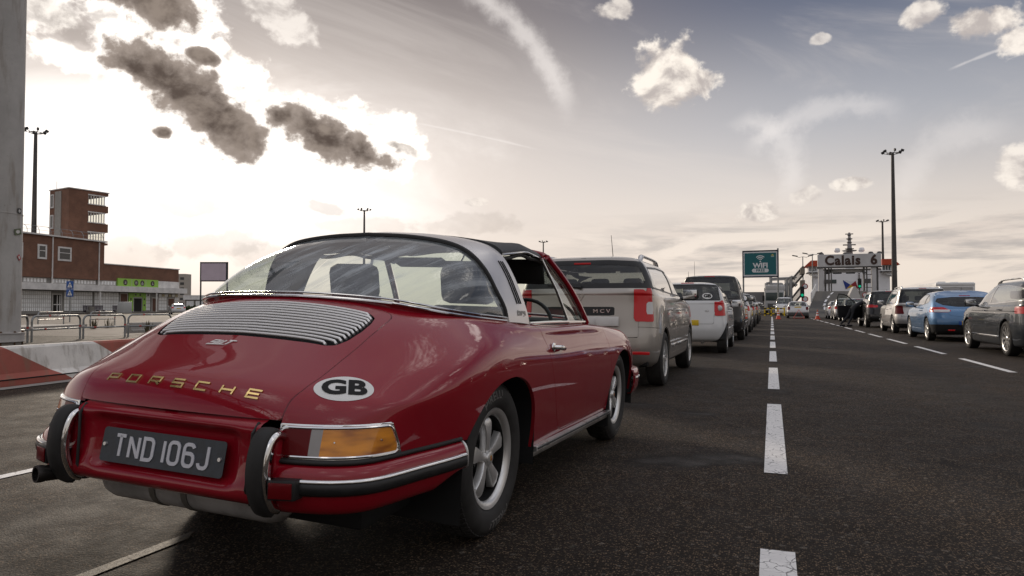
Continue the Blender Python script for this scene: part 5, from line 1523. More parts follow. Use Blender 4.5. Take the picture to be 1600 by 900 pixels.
    # dark structure inside: floor, wheel housings, seats, dashboard
    u = MB(); yf, yr = wb + p['fo'], -p['ro']
    u.box(-w*.86, w*.86, yr + .22, yf - .22, p.get('clear', .2) + .02, .45, .04)
    u.box(-w*.50, w*.50, wr + .1, wb - .1, .3, .50, .04)
    u.box(-w*.80, w*.80, wb - wr - .25, yf - .30, .45, p['hood'] - .18, .05)
    u.box(-w*.82, w*.82, p['cowl'][0] - .45, p['cowl'][0] - .02, .6, p['cowl'][1] - .05, .04)
    u.box(-w*.80, w*.80, yr + .25, p.get('shelf', .3), .45, p['rbelt'][1] - .14, .04)
    u.build('cabin', BLACK, par)
    for sy, sx in ((p['seat'], (-.36, .36)), (p.get('seat2', .55), (-.42, 0, .42))):
        for x in sx:
            b_ = MB(); b_.box(x - .21, x + .21, sy - .1, sy + .45, .5, .66, .05); b_.box(x - .21, x + .21, sy - .16, sy - .04, .55, 1.08 + (p['h'] - 1.5) * .4, .05)
            so = b_.build('seat', DARKINT, par)
            hz = 1.11 + (p['h'] - 1.5) * .4
            MB().box(x - .12, x + .12, sy - .17, sy - .08, hz, hz + .17, .04).build('headrest', DARKINT, so)
    for y0 in (0, wb):
        for sx in (-1, 1):
            P = [(y0 + (wr + .06) * math.cos(t), wr + (wr + .06) * math.sin(t)) for t in np.linspace(0.02, math.pi - .02, 14)]
            g = np.array([[(sx * x, q[0], q[1]) for q in P] for x in (w * .52, w * .97)]); V, F = grid_mesh(g)
            mesh_obj('wheel_housing', V, F, BLACK, par, True)
            x0, x1 = sorted((sx * w * .50, sx * w * .53)); MB().box(x0, x1, y0 - wr - .06, y0 + wr + .06, wr, wr * 2 + .02).build('wheel_housing', BLACK, par)
    ww = p.get('tw', .20)
    whl = car_wheel(par, wr, ww, p['rim'], p.get('spokes', 7), p.get('rim_mat', SILVERRIM), p.get('style', 'twin'), det)
    whl.location = (w - ww / 2 - .012, 0, wr)
    for (x, y, rz) in ((w - ww / 2 - .012, wb, 0), (-(w - ww / 2 - .012), 0, math.pi), (-(w - ww / 2 - .012), wb, math.pi)):
        c = copy_tree(whl, par); c.location = (x, y, wr); c.rotation_euler = (0, 0, rz)
    # mirrors
    my, mz = p['mirror']; ms = p.get('mirror_size', 1.0)
    for sx in (-1, 1):
        hx = w * .965
        m_ = MB(); m_.box(-.115, .115, -.055, .075, -.075, .085, .045)
        m_.V = [(v[0] * (1 - .15 * (v[1] > .03)), v[1], v[2] * (1 - .25 * (v[1] > .03))) for v in m_.V]
        m_.transform(Matrix.Translation((sx * (hx + .13), my, mz)) @ Matrix.Rotation(R(-sx * 8), 4, 'Z') @ Matrix.Scale(ms, 4))
        mo = m_.build('wing_mirror', p.get('mirror_mat', paint_mat), par)
        q = MB(); q.tube([(sx * (hx - .05), my + .03, mz - .07), (sx * (hx + .06), my + .02, mz - .045)], [.028, .022], 8); q.build('mirror_arm', BLACKTRIM, mo)
        q = MB(); q.box(-.098, .098, -.0615, -.054, -.060, .068, .003); q.transform(Matrix.Translation((sx * (hx + .13), my, mz)) @ Matrix.Rotation(R(-sx * 8), 4, 'Z') @ Matrix.Scale(ms, 4)); q.build('mirror_glass', pmat('mirror_glass', (.8,.8,.8), .02, 1.0), mo)
    # number plate
    if p.get('plate'):
        txt, py, pz, pm = p['plate']; hh = bvh.ray_cast(Vector((0.0, -5, pz)), Vector((0, 1, 0)))
        yy = hh[0].y - .012
        po = MB().box(-.26, .26, yy, yy + .006, pz - .056, pz + .056, .003).build('number_plate', pm, par)
        if txt:
            T, TF = text_geo(txt, .105, .0025, xs=.92)
            mesh_obj('lettering', flat_place(T, (0.02, yy - .001, pz), (1, 0, 0), (0, 0, 1)), TF, BLACK, po, False)
    # high brake lamp, wiper
    if p.get('brake'):
        bx, bz = p['brake']; hh = bvh.ray_cast(Vector((0, -5, bz)), Vector((0, 1, 0)))
        if hh[0]: MB().box(-bx, bx, hh[0].y - .008, hh[0].y + .02, bz - .011, bz + .011, .004).build('brake_light', REDLENS, par)
    if p.get('wiper'):
        (x0, z0), (x1, z1) = p['wiper']; P = []
        for t in np.linspace(0, 1, 8):
            x, z = x0 + (x1 - x0) * t, z0 + (z1 - z0) * t; hh = bvh.ray_cast(Vector((x, -5, z)), Vector((0, 1, 0)))
            if hh[0]: P.append((x, hh[0].y - .022, z))
        if len(P) > 2: MB().tube(P, [.022, .012] + [.008] * (len(P) - 2), 8).build('wiper', BLACKTRIM, par)
    if p.get('rails'):
        rz, y0, y1, rm = p['rails']
        for sx in (-1, 1):
            rx = w * .66
            P, rr = [], []
            for t in (0, .03, .08, .16, .30, .45, .6, .75, .86, .93, .97, 1):
                y = y0 + (y1 - y0) * t; e = min(t, 1 - t); hz = bvh.ray_cast(Vector((sx * rx, y, 3)), Vector((0, 0, -1)))[0].z
                P.append((sx * rx, y, hz + (-.02 if e == 0 else .018 if e < .05 else .042 if e < .10 else .058))); rr.append(.034 if e < .09 else .019)
            m_ = MB(); m_.tube(P, rr, 8)
            m_.build('roof_rail', rm, par)
    if p.get('aerial'):
        ax, ay, az_, al, tilt = p['aerial']
        MB().tube([(ax, ay, az_), (ax, ay - al * math.sin(R(tilt)), az_ + al * math.cos(R(tilt)))], [.006, .003], 6).build('aerial', BLACK, par)
    if p.get('exhaust'):
        x, z = p['exhaust']; MB().lathe([(.018,.0),(.024,.0),(.024,.25),(.018,.25)], 14, 'y', (x, -p['ro'] + .02, z)).build('exhaust_pipe', STEEL, par)
    C['_lv'] = 0
    del C['_lv']
    C_BVH[C.name] = bvh
    return C
C_BVH = {}
def car_spec(**k):
    p = dict(wb=2.6, ro=.75, fo=.85, w=1.75, h=1.48, belt=.95, hood=.90, cowl=(2.05, 1.0), wst=(1.25, 1.42), rbelt=(-.66, 1.0), rroof=(-.35, 1.42),
             r=.31, rim=.205, seat=1.15, seat2=.40, clear=.20, mirror=(1.78, 1.04), frame=.02, doors=[], handles=[], tails=[], pillars=[])
    p.update(k); w = p['w'] / 2; b, h = p['belt'], p['h']; cy, cz = p['cowl']; ty, tz = p['wst']
    if 'dlo' not in p:
        r0, r1 = p['dlo_r']           # rear end: bottom (y,z) and top (y,z)
        p['dlo'] = [(cy - .16, b + .035), (ty + .20, h - .175), (ty - .05, h - .125), ((ty + r1[0]) / 2, h - .115), r1, r0, ((cy + r0[0]) / 2, (b + .03) * .5 + r0[1] * .5 - .01)]
    if 'wwin' not in p:
        p['wwin'] = [(w * .80, cz + .02), (w * .70, tz - .035), (w * .3, tz - .02), (0, tz - .015)][::-1]; p['wwin'] = [(0, cz + .02)][:0] + [(w * .80, cz + .02), (w * .66, tz - .03)]
        p['wwin_y'] = ty - .1
    if 'rwin' not in p:
        p['rwin'] = [(w * .78, p['rbelt'][1] + .04), (w * .66, p['rroof'][1] - .07)]
    p.setdefault('rwin_y', p['rroof'][0] + .15)
    return p

# ---- 1: silver-beige estate directly ahead
SILVER = paint('silver_beige_paint', (0.44, 0.405, 0.365), 0.65, 0.34, 0.15, 0.05)
WHITEP = paint('white_car_paint', (0.74, 0.74, 0.73), 0.0, 0.35, 0, 0.05)
BLACKP = paint('black_car_paint', (0.018, 0.018, 0.020), 0.2, 0.3, 0.1, 0.04)
GREYP = paint('dark_grey_blue_paint', (0.030, 0.037, 0.045), 0.15, 0.32, 0.15, 0.04)
BLUEP = paint('light_blue_paint', (0.11, 0.23, 0.41), 0.45, 0.32, 0.15, 0.04)
SILVP = paint('silver_paint', (0.56, 0.55, 0.54), 0.7, 0.34, 0.15, 0.05)
NAVYP = paint('navy_paint', (0.02, 0.03, 0.06), 0.4, 0.3, 0.1, 0.04)
MIDGREY = paint('mid_grey_paint', (0.20, 0.20, 0.205), 0.6, 0.33, 0.1, 0.05)
p = car_spec(wb=2.634, ro=.84, fo=.86, w=1.735, h=1.56, belt=1.05, hood=.97, cowl=(2.10, 1.10), wst=(1.30, 1.48), rbelt=(-.775, 1.12), rroof=(-.62, 1.525),
    clear=.24, r=.325, rim=.205, spokes=7, seat=1.2, seat2=.35, mirror=(1.78, 1.12), mirror_mat=BLACKTRIM,
    dlo_r=((-.50, 1.15), (-.40, 1.41)), pillars=[((1.05, 1.0), (.98, 1.45), .05), ((.18, 1.0), (.08, 1.45), .09)],
    rwin=[(.80, 1.155), (.76, 1.28), (.685, 1.465), (.3, 1.485)], rframe=.06, rglass=glass_mat('tailgate_glass', (.30,.31,.30), 1.4, .01, .06),
    doors=[[(1.00, .90), (1.02, .45), (1.06, .36), (2.10, .36), (2.16, .5), (2.14, .80), (2.02, 1.0), (1.3, 1.46), (1.0, 1.46)], [(.92, .46), (.96, .36), (.55, .36), (.36, .50), (.24, .74), (.16, .95), (.10, 1.2), (.12, 1.46), (.95, 1.46), (.985, .9)]],
    handles=[(1.18, .90), (.34, .91)], handle_mat=SILVER,
    tails=[dict(rear=[(.715, .775), (.90, .775), (.90, 1.155), (.735, 1.155)], side=[(-1, .775), (-.66, .78), (-.58, .90), (-.66, 1.14), (-1, 1.155)], ymax=-.55, mat=REDLENS, clear=[(.730, .86), (.790, .86), (.790, 1.0), (.730, 1.0)])],
    strip=[(-.40, .845), (.40, .845), (.40, .945), (-.40, .945)],
    hatch=[(.660, .60), (.66, 1.08), (.785, 1.15), (.69, 1.51)], rbump=.72,
    plate=('', 0, .78, WHITEPLAST), brake=(.10, 1.445), wiper=((.02, 1.165), (-.40, 1.20)), rails=(1.575, -.15, 1.15, ALU), aerial=(0, 1.05, 1.54, .42, 22),
    valance=[(-1, .20), (1, .20), (1, .405), (-1, .405)], trim_mat=pmat('bumper_silver', (.36,.33,.30), .4, .4), exhaust=(-.4, .25), frame=.022)
DACIA = build_car('estate_car', 'silver-beige estate car with roof rails and red lamps, directly ahead of the red sports car', p, (-2.06, 8.55, 0), SILVER, 'cars queuing in the left lane')
b_ = C_BVH[DACIA.name]
def on_rear(T, TF, cx, cz, mat, name, parent, bvh, thickv=.003):
    T, TF = thick(T, TF, thickv)
    hh = bvh.ray_cast(Vector((cx, -6, cz)), Vector((0, 1, 0)))
    return mesh_obj(name, flat_place(T, (cx, hh[0].y - .006, cz), (1, 0, 0), (0, 0, 1)), TF, mat, parent, False)
T, TF = text_geo('M C V', .055, .002, xs=1.35); on_rear(T, TF, .255, .895, BADGE, 'lettering', DACIA, b_)
MB().box(.20,.46,-.858,-.850,.730,.835,.003).build('number_plate', WHITEPLAST, DACIA)
T, TF = text_geo('WD', .085, .003); on_rear(T, TF, .345, .782, BLACK, 'lettering', DACIA, b_, .012)
T, TF = text_geo('V', .10, .008, xs=1.2); on_rear(T, TF, .0, 1.04, BADGE, 'badge', DACIA, b_)
MB().box(.60,.80,-.842,-.826,.415,.450,.004).build('reflector', REDLENS, DACIA)
for s in (-1, 1):
    x0, x1 = sorted((s*.858, s*.880))
    MB().box(x0, x1, 1.06, 2.12, .44, .475, .006).build('side_moulding', BADGE, DACIA); MB().box(x0, x1, .52, .96, .44, .475, .006).build('side_moulding', BADGE, DACIA)

# ---- 2: small white hatchback
p = car_spec(wb=2.36, ro=.50, fo=.68, w=1.60, h=1.475, belt=.99, hood=.93, cowl=(1.95, 1.03), wst=(1.22, 1.41), rbelt=(-.42, 1.045), rroof=(-.22, 1.44),
    clear=.21, r=.285, rim=.17, spokes=6, style='single', seat=1.05, seat2=.30, mirror=(1.62, 1.02),
    dlo_r=((-.02, 1.08), (.08, 1.32)), pillars=[((.95, .9), (.90, 1.4), .035)],
    rwin=[(.675, 1.075), (.61, 1.40), (.3, 1.42)], rframe=.022, rglass=glass_mat('tailgate_glass', (.30,.31,.30), 1.4, .01, .06),
    doors=[[(.96, .85), (.98, .42), (1.02, .34), (1.92, .34), (1.98, .5), (1.94, .84), (1.84, .95), (1.2, 1.40), (.92, 1.40)], [(.88, .42), (.90, .34), (.50, .34), (.34, .50), (.20, .72), (.05, .95), (.06, 1.36), (.90, 1.38), (.93, .85)]],
    handles=[(1.08, .85), (.25, .86)],
    tails=[dict(rear=[(.565, .765), (.90, .765), (.90, 1.06), (.69, 1.08), (.655, 1.04)], side=[(-.9, .765), (-.42, .775), (-.34, .90), (-.28, 1.05), (-.9, 1.06)], ymax=-.20, mat=REDLENS)],
    hatch=[(.550, .60), (.555, .76), (.65, 1.05), (.69, 1.08), (.61, 1.44)], rbump=.76, brake=(.13, 1.443),
    plate=('FA', 0, .625, YELLOWPLATE), valance=None, aerial=(-.1, 1.1, 1.47, .3, 25), exhaust=(.32, .22))
SUZ = build_car('small_hatchback', 'small white hatchback with an oval GB sticker in its rear window', p, (-1.655, 15.12, 0), WHITEP, 'cars queuing in the left lane')
b_ = C_BVH[SUZ.name]
for s in (-1, 1):
    hh = b_.ray_cast(Vector((s*.66, -5, .92)), Vector((0, 1, 0)))[0]
    MB().lathe([(0,.03),(.04,.028),(.055,.02),(.06,0)], 20, 'y', (0,0,0)).transform(Matrix.Translation((s*.66, hh.y - .012, .92)) @ Matrix.Rotation(R(180 - s*20), 4, 'Z') ).build('white_lens', LAMPWHITE, SUZ)
hh = b_.ray_cast(Vector((.42, -5, 1.17)), Vector((0, 1, 0))); n_ = np.array(hh[1]); n_ *= -np.sign(n_[1])
ux = np.array([1., 0, 0]); ux -= n_ * (ux @ n_); ux /= np.linalg.norm(ux)
sticker(SUZ, b_, np.array(hh[0]), ux, np.cross(n_, ux), .20, .135, 'GB', .10)
T, TF = text_geo('GLX', .04, .001); on_rear(T, TF, .42, .86, BADGE, 'badge', SUZ, b_)
# plate text sits on the right half
# ---- 3: tall dark people carrier
p = car_spec(wb=2.80, ro=.86, fo=.90, w=1.86, h=1.88, belt=1.10, hood=1.02, cowl=(2.50, 1.14), wst=(1.60, 1.74), rbelt=(-.80, 1.12), rroof=(-.55, 1.83),
    clear=.22, r=.33, rim=.205, seat=1.5, seat2=.55, mirror=(2.10, 1.20), glass=DARKGLASS, rglass=DARKGLASS,
    dlo_r=((-.50, 1.18), (-.38, 1.66)), pillars=[((1.30, 1.1), (1.22, 1.8), .04), ((.25, 1.1), (.18, 1.8), .05)],
    rwin=[(.84, 1.16), (.72, 1.80)], rframe=.04,
    doors=[[(1.28, 1.0), (1.30, .40), (2.36, .40), (2.44, .9), (2.30, 1.08), (1.6, 1.74), (1.24, 1.74)], [(1.22, .40), (.62, .40), (.44, .60), (.25, .95), (.22, 1.74), (1.20, 1.74)]],
    handles=[(1.44, 1.0), (.40, 1.0)], tails=[dict(rear=[(.60, .95), (1.0, .95), (1.0, 1.13), (.60, 1.12)], side=[(-1, .95), (-.62, .97), (-.52, 1.12), (-1, 1.14)], ymax=-.5, mat=REDLENS, clear=[(.66, 1.0), (.86, 1.0), (.86, 1.06), (.66, 1.06)])],
    hatch=[(.72, .66), (.74, 1.0), (.84, 1.15), (.72, 1.84)], rbump=.70, brake=(.14, 1.815), plate=('', 0, .78, WHITEPLAST), exhaust=(.5, .25), aerial=(-.45, -.2, 1.86, .42, 5))
MPV = build_car('people_carrier', 'tall dark people carrier with tinted glass behind the small white hatchback', p, (-1.66, 21.2, 0), BLACKP, 'cars queuing in the left lane')
p3 = p
# ---- generic hatch and MPV further up the lane
def hatch_spec(h=1.47, w=1.76, **k):
    d = dict(wb=2.6, ro=.72, fo=.84, w=w, h=h, belt=.93, hood=.90, cowl=(2.10, .99), wst=(1.28, h - .07), rbelt=(-.62, 1.0), rroof=(-.30, h - .05),
        r=.31, rim=.20, seat=1.15, seat2=.35, mirror=(1.76, 1.04), dlo_r=((-.20, 1.02), (-.02, h - .18)), pillars=[((.98, .9), (.92, 1.5), .035), ((.16, .9), (.06, 1.5), .03)],
        rwin=[(.68, 1.04), (.60, h - .09)],
        doors=[[(.98, .85), (1.0, .40), (2.05, .38), (2.12, .8), (1.9, .97), (1.25, h - .09), (.94, h - .09)], [(.92, .40), (.56, .38), (.36, .55), (.14, .85), (.02, 1.1), (.06, h - .1), (.90, h - .09)]],
        handles=[(1.12, .86), (.30, .88)], tails=[dict(rear=[(.55, .80), (1.0, .80), (1.0, .98), (.60, .99)], side=[(-1, .80), (-.48, .82), (-.42, .96), (-1, .99)], ymax=-.35, mat=REDLENS)],
        hatch=[(.66, .62), (.66, .97), (.68, 1.02), (.62, h - .03)], rbump=.70, brake=(.12, h - .065), plate=('', 0, .78, YELLOWPLATE), exhaust=(.5, .22))
    d.update(k); return car_spec(**d)
def mpv_spec(h=1.65, w=1.80, **k):
    d = dict(h=h, belt=1.0, hood=.97, cowl=(2.25, 1.06), wst=(1.35, h - .09), rbelt=(-.70, 1.05), rroof=(-.52, h - .04), dlo_r=((-.46, 1.08), (-.36, h - .20)),
        pillars=[((1.05, .9), (.98, 1.6), .035), ((.18, .9), (.10, 1.6), .05)], rwin=[(.76, 1.09), (.66, h - .09)], r=.325, rim=.205, mirror=(1.9, 1.12), seat=1.2,
        hatch=[(.70, .62), (.71, 1.02), (.76, 1.07), (.66, h - .02)])
    d.update(k); return hatch_spec(w=w, **d)
G1 = 'cars queuing in the left lane'; G2 = 'cars queuing in the right lane'
build_car('hatchback', 'silver hatchback in the left queue just past the tall dark people carrier', hatch_spec(1.45, 1.76), (-1.60, 27.8, 0), SILVP, G1, det=False)
build_car('people_carrier', 'grey people carrier in the left queue, second past the tall dark one', mpv_spec(1.60, 1.80), (-1.62, 34.9, 0), MIDGREY, G1, det=False)
build_car('people_carrier', 'black people carrier in the left queue, third past the tall dark one', mpv_spec(1.64, 1.82), (-1.60, 41.9, 0), BLACKP, G1, det=False)
build_car('hatchback', 'dark grey hatchback at the head of the left queue, nearest the yellow barrier', hatch_spec(1.46, 1.76), (-1.60, 49.4, 0), GREYP, G1, det=False)

# ---- right lane
p = car_spec(wb=2.79, ro=1.0, fo=.90, w=1.83, h=1.50, belt=.95, hood=.92, cowl=(2.42, 1.0), wst=(1.48, 1.43), rbelt=(-.92, 1.0), rroof=(-.55, 1.43),
    clear=.17, r=.335, rim=.235, spokes=10, style='single', seat=1.35, seat2=.5, mirror=(2.05, 1.04), glass=CARGLASS, mirror_mat=GREYP, rim_mat=pmat('alloy_bright', (.74,.73,.71), .25, .85),
    dlo_r=((-.78, 1.06), (-.52, 1.31)), pillars=[((1.22, .9), (1.08, 1.5), .03), ((.22, .9), (.02, 1.5), .045)], frame=.016, frame_mat=pmat('window_chrome', (.55,.54,.53), .2, .9),
    rwin=[(.74, 1.03), (.62, 1.38)], doors=[[(1.20, .85), (1.24, .34), (2.36, .34), (2.42, .8), (2.30, .96), (1.45, 1.43), (1.08, 1.43)], [(1.14, .34), (.62, .34), (.44, .50), (.26, .80), (.08, 1.0), (.04, 1.43), (1.04, 1.43), (1.16, .85)]],
    handles=[(1.34, .87), (.36, .89)], tails=[dict(rear=[(.50, .82), (1.0, .82), (1.0, .95), (.50, .95)], side=[(-1.2, .82), (-.90, .84), (-.86, .95), (-1.2, .96)], ymax=-.5, mat=REDLENS)],
    hatch=[(.72, .62), (.72, .95), (.76, 1.02), (.64, 1.45)], rbump=.66, plate=('', 0, .76, YELLOWPLATE), rails=(1.515, -.25, 1.5, ALU))
PAS = build_car('estate_car', 'dark grey-blue estate car with bright alloy wheels at the right edge of the photo', p, (5.13, 16.0, 0), GREYP, G2)
for s in (-1, 1):
    x0, x1 = sorted((s*.885, s*.925)); m_ = MB(); m_.box(x0, x1, .44, 2.34, .335, .375, .01); m_.build('side_moulding', CHROME, PAS)
    x0, x1 = sorted((s*.90, s*.921)); MB().box(x0, x1, -.55, 2.3, .862, .872, .003).build('crease_line', BLACKTRIM, PAS)
p = car_spec(wb=2.64, ro=.80, fo=.86, w=1.80, h=1.42, belt=.93, hood=.88, cowl=(2.10, .97), wst=(1.22, 1.36), rbelt=(-.62, .925), rroof=(-.28, 1.255),
    clear=.17, r=.325, rim=.225, spokes=7, seat=1.1, seat2=.35, mirror=(1.80, 1.02), tuck=.02,
    dlo=[(1.94, .965), (1.40, 1.255), (1.10, 1.315), (.65, 1.315), (.30, 1.25), (-.02, 1.13), (.12, 1.06), (1.0, .985)], pillars=[((.60, .9), (.50, 1.4), .03)], frame=.018,
    rwin=[(.26, .950), (.58, .995), (.735, 1.09), (.68, 1.185), (.3, 1.225)], rframe=.012, rwin_y=.10, rglass=DARKGLASS,
    doors=[[(.58, .85), (.62, .36), (2.0, .34), (2.06, .7), (1.95, .95), (1.3, 1.34), (.5, 1.36), (.48, 1.0)]], handles=[(.76, .85)],
    tails=[dict(rear=[(.42, .845), (.47, .80), (.98, .80), (.98, .94), (.58, .94)], side=[(-1, .80), (-.50, .83), (-.42, .93), (-1, .95)], ymax=-.32, mat=REDLENS, clear=[(.45, .805), (.80, .805), (.80, .868), (.45, .868)])],
    hatch=[(.20, .68), (.45, .715), (.50, .78), (.76, .99), (.70, 1.27)], rbump=.0, plate=('LG13 X', 0, .515, YELLOWPLATE), brake=(.13, 1.255),
    valance=[(-1.2, .10), (1.2, .10), (1.2, .44), (.80, .47), (-.80, .47), (-1.2, .44)], aerial=(0, .15, 1.40, .12, 30))
BLU = build_car('coupe_car', 'light blue three-door coupe with yellow plate beside the dark grey-blue estate', p, (4.98, 22.6, 0), BLUEP, G2)
b_ = C_BVH[BLU.name]
d_ = MB()
for a_, c_ in (((0,.05),(.035,0)), ((.035,0),(0,-.05)), ((0,-.05),(-.035,0)), ((-.035,0),(0,.05))):
    hh = b_.ray_cast(Vector((0, -5, .82)), Vector((0, 1, 0)))[0]
    d_.tube([(a_[0], hh.y - .010, .83 + a_[1]), (c_[0], hh.y - .010, .83 + c_[1])], .008, 6)
d_.build('badge', BADGE, BLU)
T, TF = text_geo('MEGANE', .04, .001, xs=1.5, space=1.3); on_rear(T, TF, 0, .735, BADGE, 'lettering', BLU, b_)
MB().box(-.262,-.205,-.835,-.822,.460,.570,.002).build('plate_band', pmat('plate_blue', (.02,.08,.35), .4), BLU)
MB().box(-.52,-.36,-.812,-.80,.30,.335,.004).build('fog_lamp', REDLENS, BLU)
TOU = build_car('people_carrier', 'silver people carrier with dark red lamps just ahead of the light blue coupe',
    mpv_spec(1.67, 1.80, wb=2.68, ro=.74, tails=[dict(rear=[(.60, .70), (1.0, .70), (1.0, .99), (.66, .99)], side=[(-1, .70), (-.50, .71), (-.50, .98), (-1, .99)], ymax=-.4, mat=DARKREDLENS)],
    rails=(1.68, -.3, 1.3, ALU), spokes=7, valance=[(-1.2, .1), (1.2, .1), (1.2, .36), (-1.2, .36)], plate=('', 0, .78, WHITEPLAST), rglass=DARKGLASS), (4.98, 28.6, 0), SILVP, G2)
SPEC_SUV = mpv_spec(1.72, 1.84, wb=2.66, ro=.80, r=.36, rim=.22, clear=.26, tails=[dict(rear=[(.45, .93), (1.0, .93), (1.0, 1.06), (.45, 1.03)], side=[(-1, .93), (-.46, .95), (-.40, 1.05), (-1, 1.07)], ymax=-.35, mat=REDLENS)],
    plate=('', 0, .80, pmat('dark_plate', (.05,.05,.05), .5)), valance=[(-1.2, .1), (1.2, .1), (1.2, .5), (-1.2, .5)], rglass=DARKGLASS, open_door=True, aerial=(0, -.1, 1.70, .10, 40))
SUV = build_car('suv', 'black SUV with its front door open and a person leaning in', SPEC_SUV, (4.98, 36.3, 0), BLACKP, G2)
# silver skid strip and the open door, hinged at its front edge
MB().box(-.42, .42, -.83, -.80, .36, .43, .01).build('skid_plate', ALU, SUV)
def open_door(car, spec, ang):
    dp = spec['doors'][0]; yh = 2.08
    piv = empty_part('door', car); piv.location = (-spec['w'] / 2 + .02, yh, 0); piv.rotation_euler = (0, 0, R(ang))
    lower = [(-1.10, .42), (-.04, .42), (.0, .85), (-.02, 1.03), (-1.12, 1.03)]
    lower = [(q[0], q[1]) for q in lower]
    MB().prism(lower, 'x', -.05, .05).build('door_panel', BLACKP, piv)
    MB().tube([(0, -.03, 1.02), (0, -.30, 1.22), (0, -.62, 1.50), (0, -.80, 1.58), (0, -1.06, 1.60), (0, -1.12, 1.40), (0, -1.12, 1.02)], .028, 8).build('door_frame', BLACKTRIM, piv)
    V = [(0, -.06, 1.02), (0, -.32, 1.22), (0, -.64, 1.50), (0, -.80, 1.56), (0, -1.05, 1.58), (0, -1.10, 1.40), (0, -1.10, 1.02)]
    mesh_obj('side_window', V, [tuple(range(7))], CARGLASS, piv, False)
open_door(SUV, SPEC_SUV, -68)
# ---- three more at the head of the right lane
build_car('hatchback', 'dark navy hatchback in the right queue past the open car door', hatch_spec(1.50, 1.78), (5.12, 49.4, 0), NAVYP, G2, det=False)
build_car('people_carrier', 'pale silver people carrier in the right queue, second from its head', mpv_spec(1.60, 1.78), (5.12, 56.2, 0), SILVP, G2, det=False)
build_car('hatchback', 'white hatchback at the head of the right queue below the grey ramp', hatch_spec(1.46, 1.76), (5.10, 62.0, 0), WHITEP, G2, det=False)
# ---- broken-down estate between the cones
p = hatch_spec(1.45, 1.74, ro=.95, wb=2.55, fo=.8, rbelt=(-.86, .98), rroof=(-.60, 1.39), dlo_r=((-.70, 1.01), (-.50, 1.28)), pillars=[((1.0, .9), (.95, 1.5), .035), ((.18, .9), (.10, 1.5), .04)],
    rwin=[(.66, 1.02), (.56, 1.36)], tails=[dict(rear=[(.62, .72), (1.0, .72), (1.0, .98), (.68, .98)], side=[(-1.2, .72), (-.72, .74), (-.70, .97), (-1.2, .98)], ymax=-.6, mat=DARKREDLENS)],
    plate=('', 0, .93, YELLOWPLATE), valance=[(-1.2, .1), (1.2, .1), (1.2, .52), (-1.2, .52)], trim_mat=pmat('grey_bumper', (.13,.13,.13), .5), hatch=[(.62, .60), (.64, .97), (.66, 1.0), (.58, 1.42)])
build_car('estate_car', 'silver-white estate parked facing the ramp between two cones', p, (2.03, 63.4, 0), paint('pale_silver_paint', (.66,.66,.66), .3, .35, 0, .05), None, det=False)
# ---- cars drawn up behind the photographer
build_car('hatchback', 'silver hatchback waiting behind the camera in the red car lane', hatch_spec(1.46, 1.76), (-1.7, -8.0, 0), SILVP, G1, det=False)
build_car('people_carrier', 'white people carrier waiting behind the camera in the empty lane', mpv_spec(1.64, 1.82), (1.9, -9.5, 0), WHITEP, None, det=False)
build_car('hatchback', 'dark hatchback waiting behind the camera in the right lane', hatch_spec(1.46, 1.76), (5.1, 9.2, 0), NAVYP, G2, det=False)
# ---- far cars: one on the left behind the railings, one in a lane beyond on the right
build_car('saloon_car', 'pale saloon car standing on the road behind the railings near the toilets', hatch_spec(1.42, 1.74, ro=.95, rbelt=(-.80, .95), rroof=(-.1, 1.36), dlo_r=((-.25, 1.0), (.0, 1.25)), rwin=[(.64, 1.0), (.56, 1.33)], hatch=None), (-73.5, 71.0, 0), paint('pale_silver_paint', (.66,.66,.66), .3), None, rotz=R(52), det=False)
build_car('people_carrier', 'dark people carrier in a far lane behind the dark grey-blue estate', mpv_spec(1.62, 1.80, glass=DARKGLASS), (10.9, 33.0, 0), BLACKP, None, det=False)
def WY(px, py, Y):
    k = (px - 800) / 1090; dx, dy, dz = k * _CY - _SY, k * _SY + _CY, (480 - py) / 1090
    t = Y / dy; return np.array([dx * t, Y, .94 + dz * t])
jersey('crash_barrier', (-8.14, 3.5), (-9.42, 13.3), .47, 'low concrete crash barrier in slanting red and white bands left of the sports car', 'barrier', [CRED, CWHITE],
       bands=[(3.1, 2.2), (4.35, 3.55), (5.6, 4.8), (6.9, 6.1), (8.2, 7.4)], segs=1)
_A = Vector((-8.14, 3.5)); _d = (Vector((-9.42, 13.3)) - _A).normalized(); _n = Vector((_d.y, -_d.x))
g = MB(); 
for u in (2.85,): 
    pass
flat('kerb_strip', [tuple(_A + _n * .02 - _d * 6), tuple(_A + _n * .24 - _d * 6), tuple(_A + _n * .24 + _d * 10), tuple(_A + _n * .02 + _d * 10)], .008, KERB)
jersey('crash_barrier', (-7.3, -3.2), (-8.12, 3.42), .47, 'next block of the red and white crash barrier, towards the photographer', 'barrier', [CWHITE, CRED], bands=[(1.6, .4), (3.1, 1.9), (4.7, 3.4)])
# black strip painting in the shaded groove along the barrier's foot ledge
o = MB().box(0, 9.86, -.006, .004, .078, .092, .002).build('groove_shade_strip', BLACK, None); o.parent = bpy.data.objects['crash_barrier']
